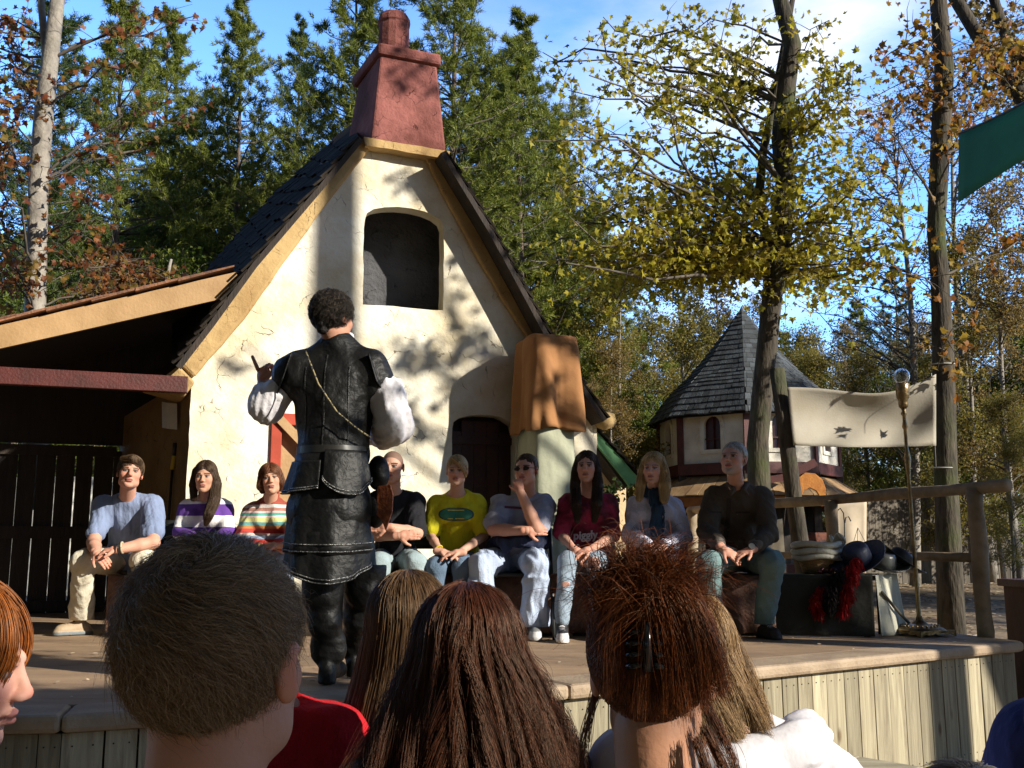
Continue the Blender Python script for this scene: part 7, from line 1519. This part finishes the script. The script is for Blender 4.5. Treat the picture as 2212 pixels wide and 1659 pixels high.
# --- man with thinning short brown hair, centre left
r, n = fore('man with short thinning brown hair, largest head in the left foreground', 470, 1438, 1.06, 1.0, R(172), dict(mat=cloth('dark_tee', (.03, .03, .035)), sleeve=.4, ease=.015), fem=0, skin=(.46, .22, .14), sw=.20, pitch=R(-4), drop=.0)
hcap = scalp(r, n, pm('scalp_skin', (.24, .13, .085), (.16, .09, .06), 20), .002, line=.06)
W_ = A3((.01, .075, .085))
def fld(P, t):
    v = P - W_; d = unit(v); sw_ = np.cross(np.tile(A3((0, .4, .9)), (len(P), 1)), d); w_ = np.exp(-np.linalg.norm(v, axis=1, keepdims=True) / .06); low = np.clip(-P[:, 2:3] / .05, 0, 1)
    return d * .8 + sw_ * (.3 + .8 * w_) + A3((-.15, 0, -.45)) + rng.normal(size=P.shape) * .20 + low * A3((0, 0, -.8)) + .45 * np.sin(P[:, [2, 0, 1]] * 55 + 1.3) 
P0 = roots(36000, -.095); pk = np.exp(-np.linalg.norm((P0 - A3((.018, .092, .075))) / A3((.028, .022, .022)), axis=1) ** 2) + np.exp(-np.linalg.norm((P0 - A3((-.028, .10, .066))) / A3((.02, .02, .02)), axis=1) ** 2); P0 = P0[rng.random(len(P0)) > .82 * np.clip(pk, 0, 1)]
S_ = comb(P0, 9, .0062, fld, lambda P, t: .003 + .004 * t + .003 * np.clip(P[:, 2:3] / .08, 0, 1)); dw, _ = clumpw(len(S_), 9, 300, .0062, 1.6); S_ += dw + rng.normal(size=(len(S_), 1, 3)) * .0012 * np.linspace(0, 1, 9)[None, :, None]
M['hm_man'] = hmat('brown_man_hair', (.10, .062, .036), .42, .5, (.38, .25, .14)); strands('hair_strands', hcap, head_frame(n['HC'], n['RH'], n['hs'])(S_.reshape(-1, 3)).reshape(S_.shape), .00026, M['hm_man'])
fl = comb(roots(260, -.05), 8, .008, lambda P, t: fld(P, t) + rng.normal(size=P.shape) * .5, lambda P, t: .006 + .022 * t); strands('flyaway_strands', hcap, head_frame(n['HC'], n['RH'], n['hs'])(fl.reshape(-1, 3)).reshape(fl.shape), .0002, M['hm_man'])
def long_hair(root, n, cap_, N_, mat, length, part=(0, .03), spread=.25, wave=.006, nc=160, back=.03, rad=.0004, wfreq=1.6, endx=0., k=16, ragged=.25, side=0., pr=.8):
    """falls from the crown over the skull and straight down"""
    phi = rng.uniform(-math.pi * pr, math.pi * pr, N_) + math.pi / 2; al0 = rng.uniform(.04, 1.15, N_); L_ = length * (1 - ragged * rng.random(N_) ** 2); out = np.zeros((N_, k, 3)); P = None
    arc = .085 * 1.15; lift = rng.uniform(.004, .020, N_)
    for i in range(k):
        s_ = L_ * i / (k - 1); al = al0 + s_ / .098; over = np.maximum(al - 1.62, 0); alc = np.minimum(al, 1.62); R3 = ER[None] + lift[:, None] + .004
        x = np.cos(phi) * np.sin(alc) * R3[:, 0] ; y = np.sin(phi) * np.sin(alc) * R3[:, 1] + .022; z = np.cos(alc) * R3[:, 2] + .034; dn = over * .098; x2 = x * (1 + spread * np.clip(dn / .2, 0, 1.2)); y2 = y * (1 - .25 * np.clip(dn / .12, 0, 1)) + back * np.clip(dn / .25, 0, 1.3)
        out[:, i] = np.stack([x2 + endx * dn, y2, z - dn], 1)
    dw, c = clumpw(N_, k, nc, wave * .25, wfreq); out += dw; cc = np.zeros((nc, k, 3)); cnt = np.bincount(c, minlength=nc)[:, None, None] + 1e-6
    for a in range(k):
        for b2 in range(3): cc[:, a, b2] = np.bincount(c, out[:, a, b2], nc)
    # clump by azimuth: draw neighbours together towards their tips
    order = np.argsort(phi); grp = np.zeros(N_, int); grp[order] = np.arange(N_) // max(1, N_ // nc); m_ = np.zeros((grp.max() + 1, k, 3)); ct = np.bincount(grp)[:, None]
    for a in range(k):
        for b2 in range(3): m_[:, a, b2] = np.bincount(grp, out[:, a, b2]) / ct[:, 0]
    t = (np.linspace(0, 1, k) ** 1.2 * .30)[None, :, None]; out = out * (1 - t) + m_[grp] * t; ng = grp.max() + 1; tt = np.linspace(0, 1, k)[None, :, None]; wa = rng.normal(size=(ng, 1, 3)); wp_ = rng.uniform(0, 6.28, (ng, 1, 3)); out = out + (wa * wave * 1.1 * np.sin(wfreq * 3.6 * tt * (1 + .2 * wa[:, :, :1]) + wp_) * tt ** .9)[grp]; out += rng.normal(size=(N_, 1, 3)) * .002
    return strands('hair_strands', cap_, head_frame(n['HC'], n['RH'], n['hs'])(out.reshape(-1, 3)).reshape(out.shape), rad, mat)
def vol(zb, w_, by=.03): return [([(-.03, .02, .05), (-w_ * .55, .02, -.06), (-w_ * .6, .03 + by, zb)], [.05, .04, .025], .04), ([(.03, .02, .05), (w_ * .55, .02, -.06), (w_ * .6, .03 + by, zb)], [.05, .04, .025], .04), ([(0, .045, .05), (0, .045, -.08), (0, .035 + by, zb)], [.05, .045, .03], .04)]
# --- woman with dark red brown wavy hair, centre
r, n = fore('woman with long wavy dark reddish brown hair in the centre foreground', 1010, 1424, 2.0, 1.0, R(176), dict(mat=cloth('charcoal_tee', (.045, .045, .05)), sleeve=.4, ease=.012), sw=.17, girth=.85)
hc = cap_hair(r, n, hair_mat('dark_red_base', (.022, .009, .006), (.010, .005, .004)), dict(t=.006, line=.07, ears=False, low=1, len=.3, wr=.003, add=vol(-.30, .085)))
long_hair(r, n, hc, 24000, hmat('dark_red_hair', (.016, .007, .005), .26, .5, (.11, .034, .015)), .52, spread=.85, wave=.024, nc=150, rad=.0004, wfreq=2.4, endx=-.08, back=.05, ragged=.45)
# --- girl with straight brown hair, left of her
r, n = fore('girl with straight mid brown hair and black top left of the wavy haired woman', 893, 1362, 2.4, .95, R(165), dict(mat=cloth('black_top', (.008, .008, .01)), sleeve=.95, ease=.014), sw=.165, girth=.82, roll=R(4))
hc = cap_hair(r, n, hair_mat('brown_base', (.06, .035, .02), (.03, .018, .01)), dict(t=.006, line=.07, ears=False, low=1, len=.3, wr=.003, add=vol(-.30, .075, .0)))
long_hair(r, n, hc, 15000, hmat('mid_brown_hair', (.035, .02, .011), .28, .5, (.16, .09, .045)), .60, spread=.15, wave=.003, nc=260, rad=.00042, wfreq=.8, endx=.22, back=.05)
# --- woman with auburn updo and claw clip
r, n = fore('woman with a messy auburn updo held by a black claw clip in the right foreground', 1412, 1452, 1.34, .98, R(168), dict(mat=cloth('brown_grey_top', (.10, .09, .085)), sleeve=.9, ease=.014), sw=.18, girth=.88, skin=(.44, .22, .13))
hc = cap_hair(r, n, hair_mat('auburn_base', (.02, .008, .004), (.008, .004, .003)), dict(t=.003, line=.07, ears=True, len=.02, wr=.004, low=0))
M['hm_aub'] = hmat('auburn_hair_strands', (.016, .006, .003), .26, .5, (.21, .055, .013))
K_ = A3((-.005, .115, .105)); HF = head_frame(n['HC'], n['RH'], n['hs'])
P0 = roots(15000, -.105); P0 = CEN + (P0 - CEN) * 1.11; k = 10; T_ = np.linspace(0, 1, k)[None, :, None]; end = K_ + rng.normal(size=(len(P0), 3)) * A3((.028, .012, .012)); mid = P0 * .5 + end * .5; q_ = (mid - CEN) / ER; mid = CEN + (mid - CEN) / np.linalg.norm(q_, axis=1, keepdims=True) * (1.10 + .10 * rng.random((len(P0), 1)))
st_ = (1 - T_) ** 2 * P0[:, None] + 2 * T_ * (1 - T_) * mid[:, None] + T_ ** 2 * end[:, None]; dw, _ = clumpw(len(P0), k, 260, .004, 1.4); st_ += dw; strands('hair_strands', hc, HF(st_.reshape(-1, 3)).reshape(st_.shape), .00034, M['hm_aub'])
# fountain of loose ends above and right of the clip
n2 = 2600; k = 12; a = np.clip(rng.normal(0, .62, n2), -1.6, 1.7); up = rng.uniform(.035, .085, n2); base = K_ + rng.normal(size=(n2, 3)) * A3((.024, .012, .014)); t = np.linspace(0, 1, k)[None, :]; nc = 90; cl_ = rng.integers(0, nc, n2); ca = (rng.normal(-.12, .62, nc))[cl_]; a = ca + rng.normal(0, .09, n2); cu_ = rng.normal(size=nc)[cl_]; up = (.035 + .035 * rng.random(nc))[cl_] * rng.uniform(.6, 1.15, n2)
X_ = -np.sin(a)[:, None] * (up * 1.25)[:, None] * t * 1.2 + .012 * cu_[:, None] * np.sin(3 * t + cu_[:, None]); Z_ = np.cos(a)[:, None] * up[:, None] * (1.9 * t - 1.1 * t ** 2.2) - .035 * t ** 2 * (np.abs(a) > .7)[:, None]; Y_ = .012 * np.sin(2.5 * t + cu_[:, None]) + .02 * t
fo = base[:, None] + np.stack([X_, Y_, Z_], 2); strands('loose_ends', hc, HF(fo.reshape(-1, 3)).reshape(fo.shape), .00042, M['hm_aub'], .2)
# drooping locks: over the clip to the right, wisps by the ear and nape
def locks(specs, N_, sp, rad=.0004, name='loose_locks'):
    out = []
    for pts, w_ in specs:
        pts = A3(pts); tt = np.linspace(0, 1, 12); seg = np.linspace(0, 1, len(pts)); C = np.stack([np.interp(tt, seg, pts[:, i]) for i in range(3)], 1)
        for _ in range(2): C[1:-1] = (C[:-2] + 2 * C[1:-1] + C[2:]) / 4
        m_ = int(N_ * w_); out.append(C[None] + rng.normal(size=(m_, 1, 3)) * sp * np.linspace(.8, 1.1, 12)[None, :, None] * w_ ** .5 + .004 * np.sin(np.linspace(0, 6, 12)[None, :, None] + rng.uniform(0, 6, (m_, 1, 1))) * rng.normal(size=(m_, 1, 3)))
    o = np.concatenate(out); return strands(name, hc, HF(o.reshape(-1, 3)).reshape(o.shape), rad, M['hm_aub'], .25)
sp_ = []
for i in range(24):
    x0 = rnd.uniform(-.06, .012); sd = -1 if rnd.random() < .93 else 1; dx = sd * rnd.uniform(.015, .05); sp_.append(([(x0 * .4, .115, .105), (x0 * .5 + dx * .6, .135 + rnd.uniform(0, .012), .105 + rnd.uniform(0, .02)), (x0 * .6 + dx * 1.1, .138, .06), (x0 * .6 + dx * 1.25 + rnd.uniform(-.01, .01), .128, .01 - rnd.uniform(0, .045))], rnd.uniform(.4, 1.1)))
locks(sp_, 150, .005)
sp_ = [([(.074, .0, -.03), (.098, .0, -.09), (.092, .01, -.14), (.105, .0, -.19)], .5), ([(.074, .01, -.02), (.088, .01, -.08), (.098, .0, -.13), (.088, .01, -.17)], .35), ([(-.055, .07, -.07), (-.075, .08, -.13), (-.06, .09, -.19), (-.085, .09, -.25)], 1.), ([(-.065, .05, -.06), (-.095, .05, -.12), (-.085, .07, -.17), (-.095, .08, -.23)], 1.2), ([(-.07, .03, -.04), (-.10, .03, -.10), (-.105, .05, -.15), (-.125, .05, -.21)], .8)]
sp_ += [([(x_, .078, -.075), (x_ * 1.15, .088, -.11 - d_ * .4), (x_ * 1.2 + .01 * math.sin(x_ * 90), 0.095, -.13 - d_)], .16) for x_, d_ in [(rnd.uniform(-.05, .045), rnd.uniform(.0, .03)) for _ in range(0)]]
locks(sp_, 90, .0035, .0003, 'wispy_locks')
cl_ = MB(); KC = A3((-.004, .128, .045))
for sg in (-1, 1):
    for j in range(4):
        y0 = -.02 + j * .013; cl_.tube([HF(KC + A3((sg * .004, .012, y0))), HF(KC + A3((sg * .015, .015, y0 - .002))), HF(KC + A3((sg * .024, .006, y0 - .004))), HF(KC + A3((sg * .027, -.01, y0 - .004)))], [.0042, .004, .0034, .002], 8)
cl_.tube([HF(KC + A3((0, .014, -.028))), HF(KC + A3((0, .016, .03)))], .006, 10)
tag(cl_.make('claw_clip', pm('black_plastic', (.01, .01, .012), rough=.18), r, smooth=True, recalc=False))
# --- blonde in a white hoodie, right of the updo
r, n = fore('blond girl in a bright white hoodie half hidden behind the updo woman', 1490, 1432, 1.98, .95, R(150), dict(name='hoodie', mat=cloth('white_hoodie', (.72, .70, .74), sc=10, bump=.3), sleeve=.95, ease=.03, wr=.012), sw=.165, girth=.85, skin=(.48, .29, .20), ntw=R(-8), nbx=.05, drop=-.045)
hc = cap_hair(r, n, M['blond'], dict(t=.005, line=.07, ears=False, low=1, len=.25, wr=.003, add=vol(-.13, .06, .0)))
long_hair(r, n, hc, 7000, hmat('blond_hair_strands', (.14, .08, .035), .3, .35, (.42, .27, .13)), .25, spread=.35, wave=.012, nc=70, rad=.00045, wfreq=1.2, endx=-.35, back=.05)
S = SDF(n['NB'] - .28, n['NB'] + .28, .008); S.chain([n['NB'] + A3(p) for p in [(-.16, .03, .0), (-.12, -.07, -.01), (0, -.11, -.03), (.12, -.07, .0), (.17, .03, .02)]], [.04, .05, .055, .05, .04], .03); S.chain([n['NB'] + A3(p) for p in [(-.1, -.08, -.05), (0, -.10, -.12), (.1, -.08, -.05)]], [.045, .05, .045], .05); S.wrinkle(.014, 14, 6, (1, 1, 1.2)); V, F = S.mesh(); link_mesh('hood', V, F, cloth('white_hood', (.72, .70, .74), sc=10, bump=.3), r, True)
# --- redhead in profile at the left edge
r, n = fore('red haired woman in profile facing right at the left picture edge, grey hooded top', -98, 1446, 1.52, .98, R(100), dict(name='hoodie', mat=cloth('grey_hoodie', (.24, .26, .32)), sleeve=.95, ease=.02), sw=.17, girth=.88, skin=(.62, .34, .25), pitch=R(6), ntw=R(-50), face=dict(brow=(.30, .15, .10), cheek=.55, iris=(.05, .05, .06)), hres=.0028)
hc = cap_hair(r, n, hair_mat('copper_base', (.16, .05, .015), (.08, .025, .01)), dict(t=.010, line=.052, ears=False, low=1, len=.25, wr=.003, an=(2, 2, .12), add=[([(.04, .0, .07), (.080, .008, -.03), (.078, .03, -.14), (.07, .02, -.27)], [.035, .036, .04, .03]), ([(-.04, .0, .07), (-.080, .01, -.03), (-.07, .03, -.14)], [.035, .036, .03]), ([(0, .05, .05), (0, .08, -.08), (.03, .08, -.24)], [.06, .06, .05])]))
long_hair(r, n, hc, 13000, hmat('copper_hair', (.09, .022, .005), .3, .4, (.36, .11, .022)), .50, spread=.10, wave=.004, nc=200, rad=.0004, wfreq=1., ragged=.15, pr=.9)
# --- person in red sweater behind the man
r, n = fore('person in a bright red sweater whose shoulder shows right of the man head', 540, 1345, 2.3, .98, R(175), dict(name='sweater', mat=cloth('red_knit', (.50, .012, .02), sc=30, bump=.4, bsc=120), sleeve=.9, ease=.02, wr=.006), fem=0, sw=.15, nbx=.05)
hc = cap_hair(r, n, M['dk_hair'], dict(t=.012, line=.06, low=1))
# --- people cut by the lower right corner
r, n = fore('person in a royal blue jacket cut by the lower right picture edge', 2415, 1300, 1.9, 1.0, R(190), dict(name='jacket', mat=cloth('royal_blue', (.018, .028, .12)), sleeve=.95, ease=.03), fem=0, sw=.2, ntw=R(10)); cap_hair(r, n, M['dk_hair'], dict(t=.012, line=.06, low=1))
r, n = fore('grey haired person whose crown just rises over the bottom right edge', 2090, 1858, 1.45, 1.0, R(180), dict(mat=cloth('dark_top', (.03, .03, .03)), sleeve=.9), fem=0, sw=.18); hc = cap_hair(r, n, hair_mat('ash_base', (.14, .12, .10), (.08, .07, .06)), dict(t=.006, line=.07, low=0))
P0 = roots(7000, -.06); S_ = comb(P0, 8, .009, lambda P, t: unit(P - A3((0, .05, .12))) + rng.normal(size=P.shape) * .12, lambda P, t: .006 + .008 * t); strands('hair_strands', hc, head_frame(n['HC'], n['RH'], n['hs'])(S_.reshape(-1, 3)).reshape(S_.shape), .00045, hmat('ash_hair', (.10, .085, .065), .3, .4, (.24, .21, .17)))
# --- performer's dark curly hair
hc = cap_hair(perf, dict(HC=q['head'], RH=rotm(*q['turn']), hs=1.0), hair_mat('black_base', (.012, .010, .009), (.006, .005, .005)), dict(t=.010, line=.055, low=0, wr=.008, wsc=60, an=(1, 1, 1), add=[([(0, .09, .0), (0, .085, -.06)], [.045, .03], .03)]))
P0 = roots(6000, -.09); S_ = comb(P0, 9, .0075, lambda P, t: unit(P - A3((0, .03, .14))) + .9 * np.sin(P[:, [1, 2, 0]] * 120 + t * 4) + A3((0, 0, -.3)), lambda P, t: .009 + .014 * np.abs(np.sin(P[:, :1] * 90 + P[:, 2:3] * 70 + t * 3))); strands('hair_strands', hc, head_frame(q['head'], rotm(*q['turn']), 1.0)(S_.reshape(-1, 3)).reshape(S_.shape), .0007, hmat('black_hair', (.006, .005, .005), .28, .5, (.03, .026, .024)))
